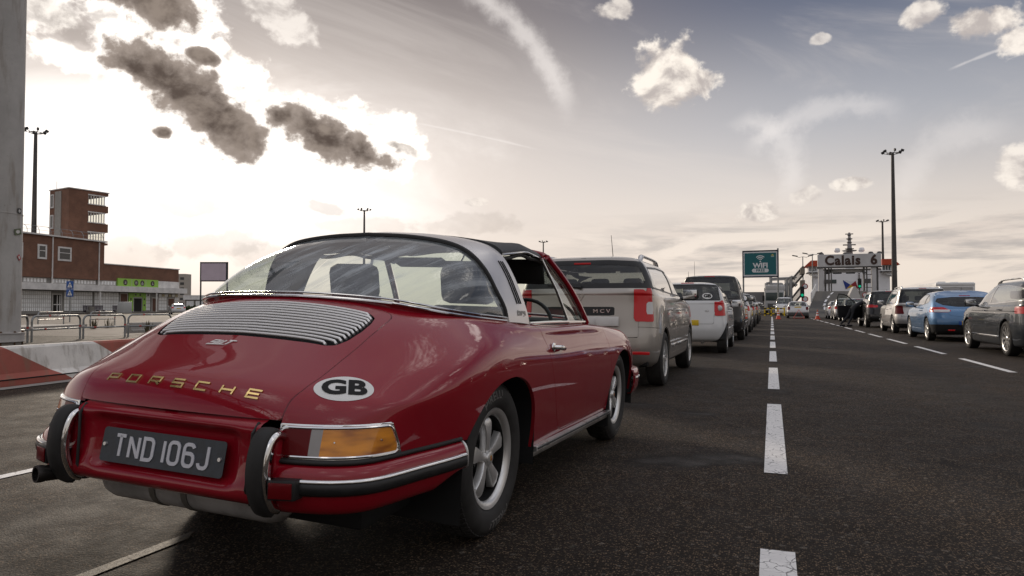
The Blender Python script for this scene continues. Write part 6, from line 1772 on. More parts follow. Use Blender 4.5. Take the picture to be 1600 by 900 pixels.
# pale paint lane line on the far left and remains of an old yellow one
GREEN = pmat('green_floor_paint', (0.12, 0.22, 0.13), .8, var=(2, .3))
flat('lane_line', [(-4.04,-3), (-3.96,-3), (-3.96,2.95), (-4.04,2.95)], .004, ROADWHITE)
dash_line('lane_line', -3.99, 4.3, -3.99, 60, .10, 0, 12, 3.0, 4.33)
flat('old_lane_line', [(-2.30,.6), (-2.235,.6), (-2.225,2.22), (-2.28,2.30)], .004, ROADOLD)
dash_line('lane_line', 3.28, 0, 3.10, 60, .11, 12.2 - 4.33 * 2, 15, 2.9, 4.2)
flat('walkway_paint', [(-30, 5.6), (-9.7, 10.2), (-9.9, 11.0), (-30, 6.9)], .004, GREEN)
# traffic island behind the barrier and side road, asphalt with its lit beige painted in
SANDY = pmat('lit_asphalt', (0.12, 0.098, 0.078), .85, var=(1.2, .35), bump=(40, .4, .004))
flat('side_road', [(-260, 5), (-20, 16.2), (-23, 48), (-260, 60)], .003, SANDY)

# ---- white steel column of the footbridge
COLP = concrete('column_paint', (0.50, 0.48, 0.455), 1.3, .45)
cx_, cy_, _ = WG(-10, 17)
fb = empty('footbridge', 'tall round white steel column of a footbridge, cut off by the left edge', 'footbridge', (cx_, cy_, 0))
c = MB(); c.lathe([(.56,.32),(.56,3.20),(.566,3.205),(.566,3.235),(.555,3.24),(.55,14.2)], 48, 'z'); c.build('column', COLP, fb)
c = MB(); c.lathe([(0,.10),(.66,.10),(.66,.125),(.64,.13),(.64,.29),(.66,.295),(.66,.32),(.56,.33)], 48, 'z'); co = c.build('base_flange', COLP, fb)
RUSTY = pmat('rusty_steel', (.16,.09,.05), .8, .3, var=(20,.3))
for k in range(12): a_ = k * math.pi / 6 + .2; c = MB(); c.lathe([(0,.36),(.022,.36),(.022,.33),(.04,.33),(.04,.32)], 8, 'z', (.61*math.cos(a_), .61*math.sin(a_), 0)); c.cyl((.61*math.cos(a_), .61*math.sin(a_), .0), (.61*math.cos(a_), .61*math.sin(a_), .11), .018, n=8); c.build('anchor_bolt', RUSTY, co)
MB().lathe([(.55,0),(.60,.02),(.60,.10),(0,.10)], 24, 'z').build('grout', CGREY, fb)
dv = Vector((-cx_, -cy_, 0)).normalized(); dr_ = Vector((dv.y, -dv.x, 0)) * -1
m_ = MB(); m_.lathe([(0,.13),(.10,.125),(.135,.10),(.145,.0)], 24, 'y'); 
m_.transform(Matrix.Translation((dv * .54 + dr_ * -.02) * 1.0 + Vector((0,0,.92))) @ Matrix.Rotation(math.atan2(dv.y, dv.x) - R(90), 4, 'Z')); m_.build('bolted_cap', pmat('rusty_cap', (.42,.34,.24), .8, var=(9,.5)), fb)
for (px, py, w_, h_, col, t_) in ((27, 329, .13, .13, (.05,.05,.05), 0), (25, 362, .22, .15, (.12,.14,.08), 12), (28, 402, .10, .14, (.45,.10,.10), 40)):
    off = (px + 10) / 1090 * 17 * .82; z = .94 + (480 - py) / 1090 * 17
    q = MB(); ang_ = math.asin(min(.95, off / .57)); n_ = dv * math.cos(ang_) + dr_ * math.sin(ang_)
    u_ = Vector((0, 0, 1)).cross(n_); p0 = n_ * .574; c_, s_ = math.cos(R(t_)), math.sin(R(t_))
    V = [tuple(p0 + u_ * (a_ * c_ - b_ * s_) + Vector((0, 0, z + a_ * s_ + b_ * c_))) for a_, b_ in ((-w_/2,-h_/2),(w_/2,-h_/2),(w_/2,h_/2),(-w_/2,h_/2))]
    q.add(V + [tuple(Vector(v) - n_ * .004) for v in V], [(0,1,2,3),(7,6,5,4),(0,4,5,1),(1,5,6,2),(2,6,7,3),(3,7,4,0)]); st = q.build('sticker', pmat('sticker_%d' % px, col, .6), fb, False)
    V = [tuple(p0 + n_ * .001 + u_ * (a_ * c_ - b_ * s_) + Vector((0, 0, z + a_ * s_ + b_ * c_))) for a_, b_ in [(w_*.3*math.cos(t), h_*.3*math.sin(t)) for t in np.linspace(0, 6.28, 13)[:-1]]]
    mesh_obj('sticker_mark', V, [tuple(range(12))], pmat('sticker_pale', (.6,.58,.55), .6), st, False)
# terminal halls and tail of the queue behind the camera, mirrored in the paint
for (x, y, w_, d_, h_, lab) in ((-6, -75, 46, 14, 9, 'long low terminal hall behind the end of the queue'), (48, -60, 30, 16, 13, 'taller square port office behind the right lanes')):
    C = empty('port_office', lab, 'building', (x, y, 0)); b_ = MB().box(-w_/2, w_/2, -d_/2, d_/2, 0, h_).build('wall', pmat('office_wall', (.30,.26,.22), .8, var=(.3,.2)), C, False)
    for k in range(int(w_ / 4)):
        for z in np.arange(1.4, h_ - 1.5, 3.4): MB().box(-w_/2 + .8 + k*4, -w_/2 + 3.4 + k*4, d_/2, d_/2 + .05, z, z + 1.6).build('window', pmat('dark_pane', (.06,.06,.06), .15), C, False)
# the bridge itself: out of the picture, mirrored in the paint
STEELP = pmat('bridge_steel', (.20,.19,.18), .6, var=(.5,.15))
m_ = MB(); zb, zt = 12.6, 15.6
for x in (-1.6, 1.6):
    for z in (zb, zt): m_.box(x - .14, x + .14, -44, 1.5, z - .14, z + .14)
    ys = np.arange(-44, 1.6, 3.0)
    for i, y in enumerate(ys):
        m_.cyl((x, y, zb), (x, y, zt), .08, n=6)
        if i + 1 < len(ys): m_.cyl((x, y, zb if i % 2 else zt), (x, ys[i + 1], zt if i % 2 else zb), .10, n=6)
m_.build('bridge_truss', STEELP, fb, False)
MB().box(-1.6, 1.6, -44, 1.5, zb - .3, zb - .14).build('bridge_deck', STEELP, fb, False)
MB().lathe([(.585,0),(.585,12.4)], 32, 'z', (0, -42, 0)).build('column', COLP, fb)

# ---- pedestrian railings on the island
RAILM = pmat('galvanised', (.27,.28,.28), .45, .6, var=(6, .15)); RAILR = pmat('rail_red', (.42,.06,.05), .6); RAILW = pmat('rail_white', (.68,.66,.62), .6)
def railing(A, B, label, h=.70, group='pedestrian railings behind the crash barrier', sc=1.0):
    A, B = Vector(A), Vector(B); L = (B - A).length; C = empty('railing', label, 'railing', A, math.atan2((B - A).y, (B - A).x), group)
    r = .028 * sc; rr = .16 * sc
    P = [(0,0,0),(0,0,h-rr)] + [(rr - rr*math.cos(t), 0, h - rr + rr*math.sin(t)) for t in np.linspace(.2, 1.57, 6)] + [(L-rr + rr*math.sin(t), 0, h - rr + rr*math.cos(t)) for t in np.linspace(0, 1.4, 6)] + [(L,0,h-rr),(L,0,0)]
    MB().tube(P, r, 10).build('hoop', RAILM, C)
    MB().tube([(0,0,h*.48),(L,0,h*.48)], r*.85, 8).build('middle_rail', RAILM, C)
    k = 0
    for z, us in ((h, (.32, .50)), (h*.48, (.24, .72))):
        for u in us:
            MB().tube([(L*u,0,z),(L*u+.07,0,z)], r*1.06, 10).build('reflective_band', RAILW if k % 2 else RAILR, C); k += 1
    for x in (0, L): MB().tube([(x,0,h*.52),(x,0,h*.60)], r*1.06, 10).build('reflective_band', RAILR if x else RAILW, C)
    return C
railing(WG(-8, 16.6), WG(44, 18.6), 'grey tube railing mostly hidden behind the white column')
railing(WG(50.5, 18.7), WG(126, 20.6), 'grey tube railing with red and white bands, first one right of the white column')
railing(WG(131, 20.7), WG(196, 22.0), 'grey tube railing with red and white bands, second one right of the white column')
railing(WG(201, 22.1), WG(268, 23.4), 'grey tube railing half hidden by the bonnet-like engine lid of the red car')
railing(WG(60, 33), WG(100, 36), 'farther thin railing left of the blue crossing signs', group='farther railings across the side road')
railing(WG(142, 35), WG(180, 36.5), 'farther thin railing right of the blue crossing signs', group='farther railings across the side road')
# kerb of the island opposite and grey barrier block
k_ = MB(); a1, a2 = WG(-60, 24), WG(137, 32); d_ = (Vector(a2) - Vector(a1)).normalized(); n_ = Vector((-d_.y, d_.x, 0))
V = [tuple(Vector(a1)), tuple(Vector(a2)), tuple(Vector(a2) + n_ * 2.2), tuple(Vector(a1) + n_ * 2.2)]
k_.add(V + [(v[0], v[1], .16) for v in V], [(4,5,6,7),(0,1,5,4),(1,2,6,5),(2,3,7,6),(3,0,4,7)]); o = k_.build('traffic_island', KERB, None, False); o['kind'] = 'structure'
jersey('crash_barrier', WG(208, 26)[:2], WG(262, 27.5)[:2], .36, 'plain grey concrete block standing on the side road behind the railings', 'barrier', [CGREY])
# weeds sprouting on the island
WEED = pmat('dry_weed', (.10,.085,.045), .9)
for (px, d, n, lab) in ((232, 25.6, 46, 'dry weed clump above the plain grey concrete block'), (147, 30.5, 26, 'small dry weed clump between the railings'), (170, 31.5, 18, 'low dry weed tuft on the side road right of the crossing signs')):
    m_ = MB(); c0 = Vector(WG(px, d))
    for k in range(n):
        a_ = random.uniform(0, 6.28); r_ = random.uniform(0, .16); h_ = random.uniform(.18, .50); l_ = random.uniform(.0, .16)
        p = c0 + Vector((r_*math.cos(a_), r_*math.sin(a_), 0)); q = p + Vector((l_*math.cos(a_), l_*math.sin(a_), h_)); mdl = (p + q) / 2 + Vector((0, 0, .04)); t = Vector((-math.sin(a_), math.cos(a_), 0)) * .012
        m_.add([tuple(p - t), tuple(p + t), tuple(mdl + t * 1.6), tuple(mdl - t * 1.6), tuple(q)], [(0,1,2,3),(3,2,4)])
    tag(m_.build('weed', WEED, None, False), lab, 'weed')

# ---- blue crossing signs
SIGNBLUE = pmat('sign_blue', (.02,.09,.33), .45); SIGNWHITE = pmat('sign_white', (.75,.75,.75), .5)
s0 = WG(109, 43.5); C = empty('crossing_sign', 'two square blue pedestrian crossing signs one above the other on a grey pole', 'road sign', s0, R(14))
MB().cyl((0,.03,0),(0,.03,2.62),.035,n=10).build('pole', RAILM, C)
for z in (2.33, 1.83):
    b_ = MB().box(-.24,.24,-.01,.01,z-.235,z+.235,.004).build('sign_panel', SIGNBLUE, C)
    mesh_obj('sign_mark', [(-.17,-.0125,z-.16),(.17,-.0125,z-.16),(0,-.0125,z+.19)], [(0,1,2)], SIGNWHITE, b_, False)
    V, F = ribbon([[(-.05,-.15),(0,-.03),(.06,-.15)],[(0,-.03),(.01,.07)],[(-.05,.0),(.01,.05),(.05,-.01)]], .024); mesh_obj('sign_figure', [(v[0], -.015, v[1] + z) for v in V], F, BLACK, b_, False)

# ---- port building with toilets
ang = math.atan2(.9889, -.1496); _t0 = -14.0
P0 = np.array([-72.7 + .205 * _t0, 105 + .979 * _t0]); org = (P0[0]*_CY - P0[1]*_SY, P0[0]*_SY + P0[1]*_CY, 0)
def U(px):
    k = (px - 800) / 1090; t = (105 * k + 72.7) / (.205 - .979 * k); return t - _t0, 105 + .979 * t
def brick_mat():
    m = bpy.data.materials.new('red_brick'); m.use_nodes = True
    t = NT(m.node_tree); b = t.n['Principled BSDF']; tc = t.node('ShaderNodeTexCoord').outputs['Object']
    sp = t.node('ShaderNodeSeparateXYZ'); t.l.new(tc, sp.inputs[0])
    uv = t.comb(t.math('ADD', sp.outputs[0], sp.outputs[1]), sp.outputs[2], 0.0)
    br = t.node('ShaderNodeTexBrick'); t.l.new(uv, br.inputs['Vector'])
    br.inputs['Color1'].default_value = (.235,.105,.062,1); br.inputs['Color2'].default_value = (.185,.082,.050,1); br.inputs['Mortar'].default_value = (.16,.11,.08,1)
    br.inputs['Scale'].default_value = 1; br.inputs['Brick Width'].default_value = .23; br.inputs['Row Height'].default_value = .075; br.inputs['Mortar Size'].default_value = .008
    n = t.noise(tc, .6, 6, .6)
    k = t.ramp(n, .3, .7, .82, 1.15); t.l.new(t.mix(1.0, br.outputs['Color'], t.comb(k, k, k), 'MULTIPLY'), b.inputs['Base Color'])
    b.inputs['Roughness'].default_value = .85
    return m
BRICK = brick_mat(); PANELW = pmat('white_panel', (.80,.80,.78), .5, var=(.8,.08)); MULL = pmat('grey_mullion', (.48,.46,.43), .5); FASC = pmat('white_fascia', (.72,.70,.67), .6, var=(.7,.12))
SGREEN = pmat('sign_green', (.30,.55,.08), .5); BROWN = pmat('brown_panel', (.11,.045,.025), .6); DARKIN = pmat('dark_opening', (.015,.012,.010), .8); CREAM = pmat('cream_pane', (.45,.39,.24), .4)
PB = empty('port_building', 'long brick and white port building with green toilet signs, behind the railings', 'building', org, ang)
uL, uE = 0.0, U(282)[0]; uM = U(162)[0]
b_ = MB(); b_.box(uL, uE, .5, 16, 0, 5.55); b_.build('ground_floor_wall', pmat('grey_render', (.30,.29,.27), .7), PB, False)
MB().box(uM + .01, uE, .45, 16.05, 5.56, 8.35).build('brick_upper_wall', BRICK, PB, False)
MB().box(uL, uM, -.0, 14, 5.56, 12.0).build('brick_block_wall', BRICK, PB, False)
MB().box(uL, uM + .3, -.35, 14.3, 12.0, 12.22).build('roof_edge', FASC, PB, False); MB().box(uM, uE + .15, .3, 16.2, 8.35, 8.5).build('roof_edge', FASC, PB, False)
MB().box(uL, uE + .4, -1.25, .6, 3.62, 4.62, .02).build('canopy', FASC, PB, False)
for px in (148.5, 237.5): MB().cyl((U(px)[0], -1.0, 0), (U(px)[0], -1.0, 3.62), .14, n=10).build('canopy_post', FASC, PB)
for px in (80.5, 153.5): MB().cyl((U(px)[0], -.08, 4.6), (U(px)[0], -.08, 11.9), .10, n=8).build('downpipe', FASC, PB)
def panels(u0, u1, z0, z1, nx, nz, m=.05, mat=PANELW, name='panel_wall'):
    """a screen of panels set in a grey grid"""
    g = MB(); dx, dz = (u1 - u0) / nx, (z1 - z0) / nz
    MB().box(u0, u1, .34, .50, z0, z1).build('mullion_grid', MULL, PB, False)
    for i in range(nx):
        for j in range(nz): g.box(u0 + i*dx + m, u0 + (i+1)*dx - m, .29, .345, z0 + j*dz + m, z0 + (j+1)*dz - m)
    g.build(name, mat, PB, False)
u = lambda px: U(px)[0]
panels(u(20), u(82.5), .3, 3.5, 20, 5); panels(u(103), u(147), .3, 3.5, 12, 5); panels(u(150), u(188), .3, 3.5, 9, 5)
panels(u(230.5), u(237), .3, 3.5, 2, 5); panels(u(250.5), u(263), .3, 3.5, 3, 5); panels(u(275.5), u(281.5), .3, 3.5, 2, 5)
panels(u(38), u(75), 4.7, 5.5, 7, 1, .12); panels(u(83), u(112), 4.7, 5.5, 6, 1, .12); panels(u(118), u(152), 4.7, 5.5, 7, 1, .12); panels(u(155), u(183), 4.7, 5.5, 6, 1, .12)
def door_unit(px0, px1, z1, mat, name='door', frame=MULL):
    fr = MB().box(u(px0), u(px1), .30, .5, 0, z1).build('door_frame', frame, PB, False)
    MB().box(u(px0) + .22, u(px1) - .22, .26, .31, .05, z1 - .2).build(name, mat, fr, False); return fr
f_ = door_unit(84, 99, 3.1, DARKIN); MB().box(u(91.5) - .06, u(91.5) + .06, .22, .27, .1, 2.8).build('door_frame', FASC, f_, False); MB().box(u(95.5) - .06, u(95.5) + .06, .22, .27, .1, 2.8).build('door_frame', FASC, f_, False)
MB().box(u(86), u(97.5), .22, .27, 1.3, 1.42).build('door_frame', FASC, f_, False)
door_unit(189.5, 202.5, 3.5, BROWN, 'brown_panel'); door_unit(210.5, 225, 2.75, DARKIN); door_unit(239.5, 250.2, 2.8, BROWN); door_unit(264, 275, 2.8, BROWN)
for a_, b2, z0, z1 in ((203.5, 210.3, .3, 3.55), (225.2, 230, .3, 3.55), (210.5, 225, 2.8, 3.55)): MB().box(u(a_), u(b2), .24, .45, z0, z1).build('green_panel', SGREEN, PB, False)
def disc(px, z, r, icon=None, y=.20):
    uu = u(px); V = [(uu + r*1.0*math.cos(t), y, z + r*math.sin(t)) for t in np.linspace(0, 2*np.pi, 21)[:-1]]
    o = mesh_obj('pictogram', V, [tuple(range(20))[::-1]], pmat('sign_brown', (.06,.04,.03), .5), PB, False)
    if icon:
        V, F = ribbon(icon, r * .26); mesh_obj('pictogram_mark', [(uu + v[0]*r, y - .01, z + v[1]*r) for v in V], F, SIGNWHITE, o, False)
MB().box(u(185.5), u(248.5), .18, .5, 4.66, 6.05).build('green_sign', SGREEN, PB, False)
for px in (207, 229): MB().box(u(px) - .04, u(px) + .04, .165, .185, 4.66, 6.05).build('sign_joint', MULL, PB, False)
MB().box(u(248.6), u(281.5), .25, .5, 4.66, 5.9).build('pale_panel', FASC, PB, False)
wc = [[(-.25,.5),(-.25,-.5)],[(.25,.5),(.25,-.5)],[(-.4,.1),(-.1,.1)],[(.1,.1),(.4,.1)]]; whe = [[(-.1,.55),(-.1,0),(.3,0),(.45,-.5)],[(-.35,.0),(-.4,-.35),(-.1,-.6),(.2,-.4)]]; baby = [[(-.4,-.3),(.4,-.3)],[(-.2,.1),(.2,0),(.3,.3)],[(-.25,.35),(-.1,.45)]]; boot = [[(0,.5),(0,-.1),(.4,-.4),(-.2,-.4),(0,-.1)]]
disc(197, 5.35, .52, baby, .17); disc(214, 5.35, .52, wc, .17); disc(223.5, 5.35, .52, whe, .17); disc(239.5, 5.35, .52, boot, .17)
for px, z in ((206.5, 2.4), (206.5, 1.3), (227.6, 2.4), (227.6, 1.3), (214, 3.2), (221, 3.2), (233.5, 3.2)): disc(px, z, .2, None, .235)
for i, px in enumerate(np.linspace(252, 278, 6)): MB().box(u(px) - .35, u(px) + .35, .24, .33, 2.95, 3.45).build('pane', CREAM if i % 2 else PANELW, PB, False)
def bwin(px0, px1, z0, z1, y=-.02, par=None):
    f_ = MB().box(u(px0), u(px1), y - .08, y + .1, z0, z1).build('window_frame', FASC, PB, False)
    MB().box(u(px0) + .3, u(px1) - .3, y - .1, y, z0 + .3, z1 - .25).build('pane', pmat('dark_pane', (.06,.06,.06), .15), f_, False)
    MB().box(u(px0) + .3, u(px1) - .3, y - .13, y - .09, (z0+z1)/2 + .1, (z0+z1)/2 + .2).build('glazing_bar', FASC, f_, False)
bwin(57, 71.5, 8.35, 10.6); bwin(89, 110, 8.3, 10.55); bwin(20, 34, 8.35, 10.6)
# roof railing with bent-in posts
rl = MB()
for i, uu in enumerate(np.arange(1, uM, 2.1)): rl.tube([(uu, .1, 12.2), (uu, .15, 12.8), (uu, .35, 13.2), (uu, .75, 13.45)], .035, 6)
rl.tube([(1, .75, 13.45), (uM, .75, 13.45)], .03, 6); rl.tube([(1, .15, 12.8), (uM, .15, 12.8)], .02, 6); rl.build('roof_railing', RAILM, PB)
# tower
tw = empty_part('tower', PB); tw.location = (0, 0, 0)
wq = lambda px, d: np.array([(px - 800) / 1090 * d, d])
c0 = wq(105, 118.5); c1 = wq(167, 124.6); c2 = wq(75, 121.8)
def cam2w(c): return Vector((c[0]*_CY - c[1]*_SY, c[0]*_SY + c[1]*_CY, 0))
MPB = Matrix.Translation(org) @ Matrix.Rotation(ang, 4, 'Z'); IPB = MPB.inverted()
q0, q1, q2 = (IPB @ cam2w(c) for c in (c0, c1, c2)); e1, e2 = (q1 - q0), (q2 - q0); q3 = q0 + e1 + e2
L1, L2 = e1.length, e2.length; e1n, e2n = e1.normalized(), e2.normalized()
TM = Matrix((( e1n.x, e2n.x, 0, q0.x), (e1n.y, e2n.y, 0, q0.y), (0, 0, 1, 0), (0, 0, 0, 1)))
def tbox(name, mat, x0, x1, y0, y1, z0, z1, par=tw): m_ = MB().box(x0, x1, y0, y1, z0, z1); m_.transform(TM); return m_.build(name, mat, par, False)
zt = 21.3
LW = L1 * .78
tbox('brick_wall', BRICK, 0, LW * .62, 0, L2, 12, zt - .01); 
for z0, z1 in ((12.0, 12.9), (14.9, 16.35), (18.25, 19.3), (20.6, zt)): pass
lev = [(12.0, 12.35), (14.25, 15.75), (17.75, 18.95), (20.75, zt - .02)]
for (z0, z1) in lev: tbox('brick_band', BRICK, LW * .62 + .005, L1, .0, L2, z0, z1)
for (z0, z1) in ((12.35, 14.25), (15.75, 17.75), (18.95, 20.75)):
    f_ = tbox('window_frame', FASC, LW * .60, L1 - .55, -.12, .0, z1 - .22, z1 - .04); tbox('window_sill', FASC, LW * .60, L1 - .5, -.12, .02, z0 - .02, z0 + .13)
    n = 6
    for k in range(n + 1):
        x = LW * .62 + (L1 - .7 - LW * .62) * k / n; tbox('glazing_bar', FASC, x - .07, x + .07, .02, .14, z0, z1, f_)
    tbox('pane', glass_mat('tower_glass', (.85,.85,.80), 1.0), LW * .62, L1 - .6, .07, .09, z0 + .1, z1 - .1, f_)
    tbox('pane', glass_mat('tower_glass', (.85,.85,.80), 1.0), LW * .62, L1 - .6, L2 - .12, L2 - .10, z0 + .1, z1 - .1, f_)
tbox('roof_edge', FASC, -.15, L1 + .15, -.15, L2 + .15, zt, zt + .14)
tbox('concrete_panel', CGREY, -.10, .0, L2 * .38, L2 * .80 - .6, 12, zt - .3)
for z0 in (14.6, 18.2):
    f_ = tbox('window_frame', FASC, -.12, .02, L2 * .77, L2 * .97, z0, z0 + 2.4); tbox('pane', pmat('dark_pane', (.06,.06,.06), .15), -.15, -.11, L2 * .80, L2 * .90, z0 + .25, z0 + 2.2, f_)
for p_, h_, r_ in (((.2, L2*.7), 1.6, .05), ((.1, L2), 1.9, .02)): an = MB(); an.cyl((*p_, zt), (*p_, zt + h_), r_, n=6); an.transform(TM); an.build('aerial', BLACK, tw)
# things standing along the front
def on_front(px, off): 
    v = MPB @ Vector((u(px), off, 0)); return tuple(v)
BENCHM = pmat('bench_purple', (.045,.03,.045), .5)
for px0, px1, lab in ((113, 145, 'dark purple slatted bench left of the canopy post, before the white panels'), (160, 186, 'dark purple slatted bench beside the tall brown panel')):
    L = u(px1) - u(px0); C = empty('bench', lab, 'bench', on_front(px0, -2.2), ang, 'benches under the canopy')
    MB().box(0, L, -.35, .15, .40, .47).build('seat', BENCHM, C, False)
    b_ = MB(); n = 14
    for k in range(n): b_.box(L*k/n + .05, L*(k+.8)/n, .15, .19, .50, 1.15)
    b_.box(0, L, .14, .20, 1.10, 1.22); b_.build('backrest', BENCHM, C, False)
    for k in range(4): MB().box(.1 + (L-.3)*k/3, .2 + (L-.3)*k/3, -.3, .2, 0, .4).build('leg', BENCHM, C, False)
C = empty('service_box', 'pale grey metal service cabinet standing on the kerb before the glazed door', 'cabinet', on_front(73, -14), ang)
MB().box(-.9, .9, -.5, .5, .1, 1.75, .03).build('cabinet', pmat('cabinet_grey', (.45,.45,.43), .5), C); MB().box(-.95, .95, -.55, .55, 0, .1).build('plinth', CGREY, C)
for px, lab in ((118.5, 'round stone litter bin left of the dark purple bench'), (245, 'grey litter bin before the first brown door'), (253, 'grey litter bin between the two brown doors'), (259, 'grey litter bin nearest the far brown door')):
    m_ = MB(); m_.lathe([(0,0),(.36,0),(.45,.9),(.48,.95),(.48,1.05),(.38,1.05),(.36,.9),(0,.9)], 20, 'z', on_front(px, -3.0)); tag(m_.build('litter_bin', CGREY if px < 200 else MULL, None), lab, 'litter bin')
v0, v1, v2, v3 = (MPB @ Vector(p) for p in ((-30, -2.5, 0), (uE + 20, -2.5, 0), (uE + 20, 20, 0), (-30, 20, 0)))
pv = MB(); V = [tuple(v) for v in (v0, v1, v2, v3)]; pv.add(V + [(v[0], v[1], .12) for v in V], [(4,5,6,7),(0,1,5,4)]); o = pv.build('pavement', KERB, None, False); o['kind'] = 'structure'
# tall pale block and low buildings on the horizon
C = empty('tower_block', 'pale tall block of flats just behind the right end of the port building', 'building', WG(284, 330), R(20))
MB().box(-3, 3, -3, 3, 0, 16.6).build('wall', pmat('pale_render', (.42,.38,.33), .8), C, False); w_ = MB()
for k in range(6): w_.box(-2.4, -.4, -3.05, -3.0, 1.8 + k*2.4, 3.0 + k*2.4); w_.box(.6, 2.4, -3.05, -3.0, 1.8 + k*2.4, 3.0 + k*2.4)
w_.build('window_rows', pmat('dark_pane', (.06,.06,.06), .15), C, False)
C = empty('terminal_building', 'long low pale terminal hall with dark window band on the left horizon', 'building', WG(286, 230), R(20.4))
MB().box(0, 62, 0, 18, 3.4, 4.9).build('roof', FASC, C, False); MB().box(.5, 61.5, .4, 17.5, 0, 3.4).build('wall', pmat('dull_grey_wall', (.22,.20,.18), .7), C, False); w_ = MB()
for k in range(20): w_.box(1 + k*3.05, 3.4 + k*3.05, .3, .4, 1.2, 3.0)
w_.build('window_rows', PANELW, C, False)
HEDGE = pmat('hedge_green', (.05,.075,.025), .9, var=(3,.5))
hb = MB()
for k in range(900):
    t_ = random.random(); p = WG(284 + 200 * t_, 165); x, y = p[0], p[1]; z = random.uniform(.1, 1.2); a_ = random.uniform(0, 6.28); s_ = random.uniform(.2, .42); el_ = random.uniform(-1, 1)
    ax = Vector((math.cos(a_), math.sin(a_), 0)); ay = Vector((-math.sin(a_)*math.sin(el_), math.cos(a_)*math.sin(el_), math.cos(el_))); c_ = Vector((x + random.uniform(-.8,.8), y + random.uniform(-.8,.8), z))
    hb.add([tuple(c_ - ax*s_ ), tuple(c_ - ay*s_), tuple(c_ + ax*s_), tuple(c_ + ay*s_)], [(0,1,2,3)])
tag(hb.build('hedge', HEDGE, None, False), 'low green hedge along the far edge of the port left of the sports car', 'hedge')

# ---- blank board on posts
C = empty('blank_sign', 'large blank mauve-grey board in a dark frame on two posts, above the engine lid', 'sign', WG(333.5, 104), R(20.4))
FR = pmat('dark_frame', (.03,.035,.04), .5)
MB().box(-1.9, 1.9, -.06, .06, 4.9, 7.55).build('panel', pmat('mauve_board', (.60,.50,.56), .5, var=(.6,.05)), C, False)
f_ = MB(); f_.box(-2.02, 2.02, -.09, -.061, 7.5, 7.68); f_.box(-2.02, 2.02, -.09, -.061, 4.76, 4.94); f_.box(-2.02, -1.86, -.09, -.061, 4.94, 7.5); f_.box(1.86, 2.02, -.09, -.061, 4.94, 7.5); f_.build('frame', FR, C, False)
for x in (-1.98, 1.98): MB().box(x - .09, x + .09, .065, .22, 0, 7.7).build('post', FR, C, False)

# ---- floodlight masts
MASTM = pmat('mast_steel', (.085,.078,.072), .6, .3, var=(.5,.2)); LAMPM = pmat('flood_lamp', (.03,.03,.03), .5)
def mast(px, d, h, r0, label, n=6, cr=1.3):
    C = empty('floodlight_mast', label, 'lighting mast', WG(px, d), R(20), 'floodlight masts')
    MB().lathe([(r0*1.25,0),(r0*1.25,.06),(r0,.08),(r0*.5,h)], 14, 'z').build('pole', MASTM, C)
    MB().lathe([(cr*.55,h-.12),(cr*.6,h-.12),(cr*.6,h),(cr*.55,h)], 18, 'z', close=True).build('crown_ring', MASTM, C)
    for k in range(n):
        a_ = 2 * math.pi * (k + .25) / n; m_ = MB(); m_.box(-.26, .26, -.16, .16, -.22, .22, .05)
        m_.transform(Matrix.Translation((cr*math.cos(a_), cr*math.sin(a_), h + .30)) @ Matrix.Rotation(a_, 4, 'Z') @ Matrix.Rotation(R(28), 4, 'Y')); m_.tube([(0,0,h-.3),(cr*.95*math.cos(a_), cr*.95*math.sin(a_), h+.1)], .05, 6); m_.build('floodlight', LAMPM, C)
mast(51, 120, 31.2, .52, 'tall dark floodlight mast in front of the brick building', cr=1.7)
mast(1398, 130, 29.8, .52, 'tallest dark floodlight mast, rising right of the berth sign', cr=1.7)
mast(1380.5, 236, 30, .55, 'thinner floodlight mast just left of the tallest one', cr=1.8)
mast(568.5, 209, 30, .50, 'distant floodlight mast rising behind the black targa roof', cr=1.8)
mast(849, 311, 30, .50, 'most distant floodlight mast, just above the open roof edge', cr=1.9)

# ---- WIFI board
C = empty('wifi_sign', 'teal free WIFI board with white border on two posts beyond the left queue', 'sign', WG(1188.5, 84), R(-4))
TEAL = pmat('sign_teal', (.010,.125,.14), .45); FRN = pmat('navy_frame', (.014,.018,.04), .5)
MB().box(-1.98, 1.98, -.05, .05, 4.65, 7.70).build('panel', SIGNWHITE, C, False); MB().box(-1.80, 1.80, -.065, -.052, 4.86, 7.48).build('teal_field', TEAL, C, False)
f_ = MB(); f_.box(-2.06, 2.06, -.09, .09, 7.66, 7.80); f_.box(-2.06, 2.06, -.09, .09, 4.52, 4.68); f_.box(-2.06, -1.93, -.09, .09, 4.68, 7.66); f_.box(1.93, 2.06, -.09, .09, 4.68, 7.66); f_.build('frame', FRN, C, False)
def sign_text(txt, size, x, z, mat, y, par, name='lettering', **k):
    T, TF = text_geo(txt, size, k.pop('bold', .0), **k); T, TF = thick(T, TF, .01); return mesh_obj(name, flat_place(T, (x, y, z), (1,0,0), (0,0,1)), TF, mat, par, False)
sign_text('WiFi', .82, .02, 5.98, SIGNWHITE, -.068, C, bold=.028, xs=1.0) if False else sign_text('WIFI', .80, .02, 5.95, SIGNWHITE, -.068, C, bold=.03, xs=1.05)
pl = MB(); pr_ = rrect(1.9, .46, .22, 8); V, F = thick(np.array([(p[0], p[1], 0) for p in pr_]), [tuple(range(len(pr_)))], .01)
lz = mesh_obj('pill', flat_place(V, (0, -.068, 5.36), (1,0,0), (0,0,1)), F, SIGNWHITE, C, False); sign_text('FREE', .40, .02, 5.36, TEAL, -.082, C, bold=.012, space=1.25)
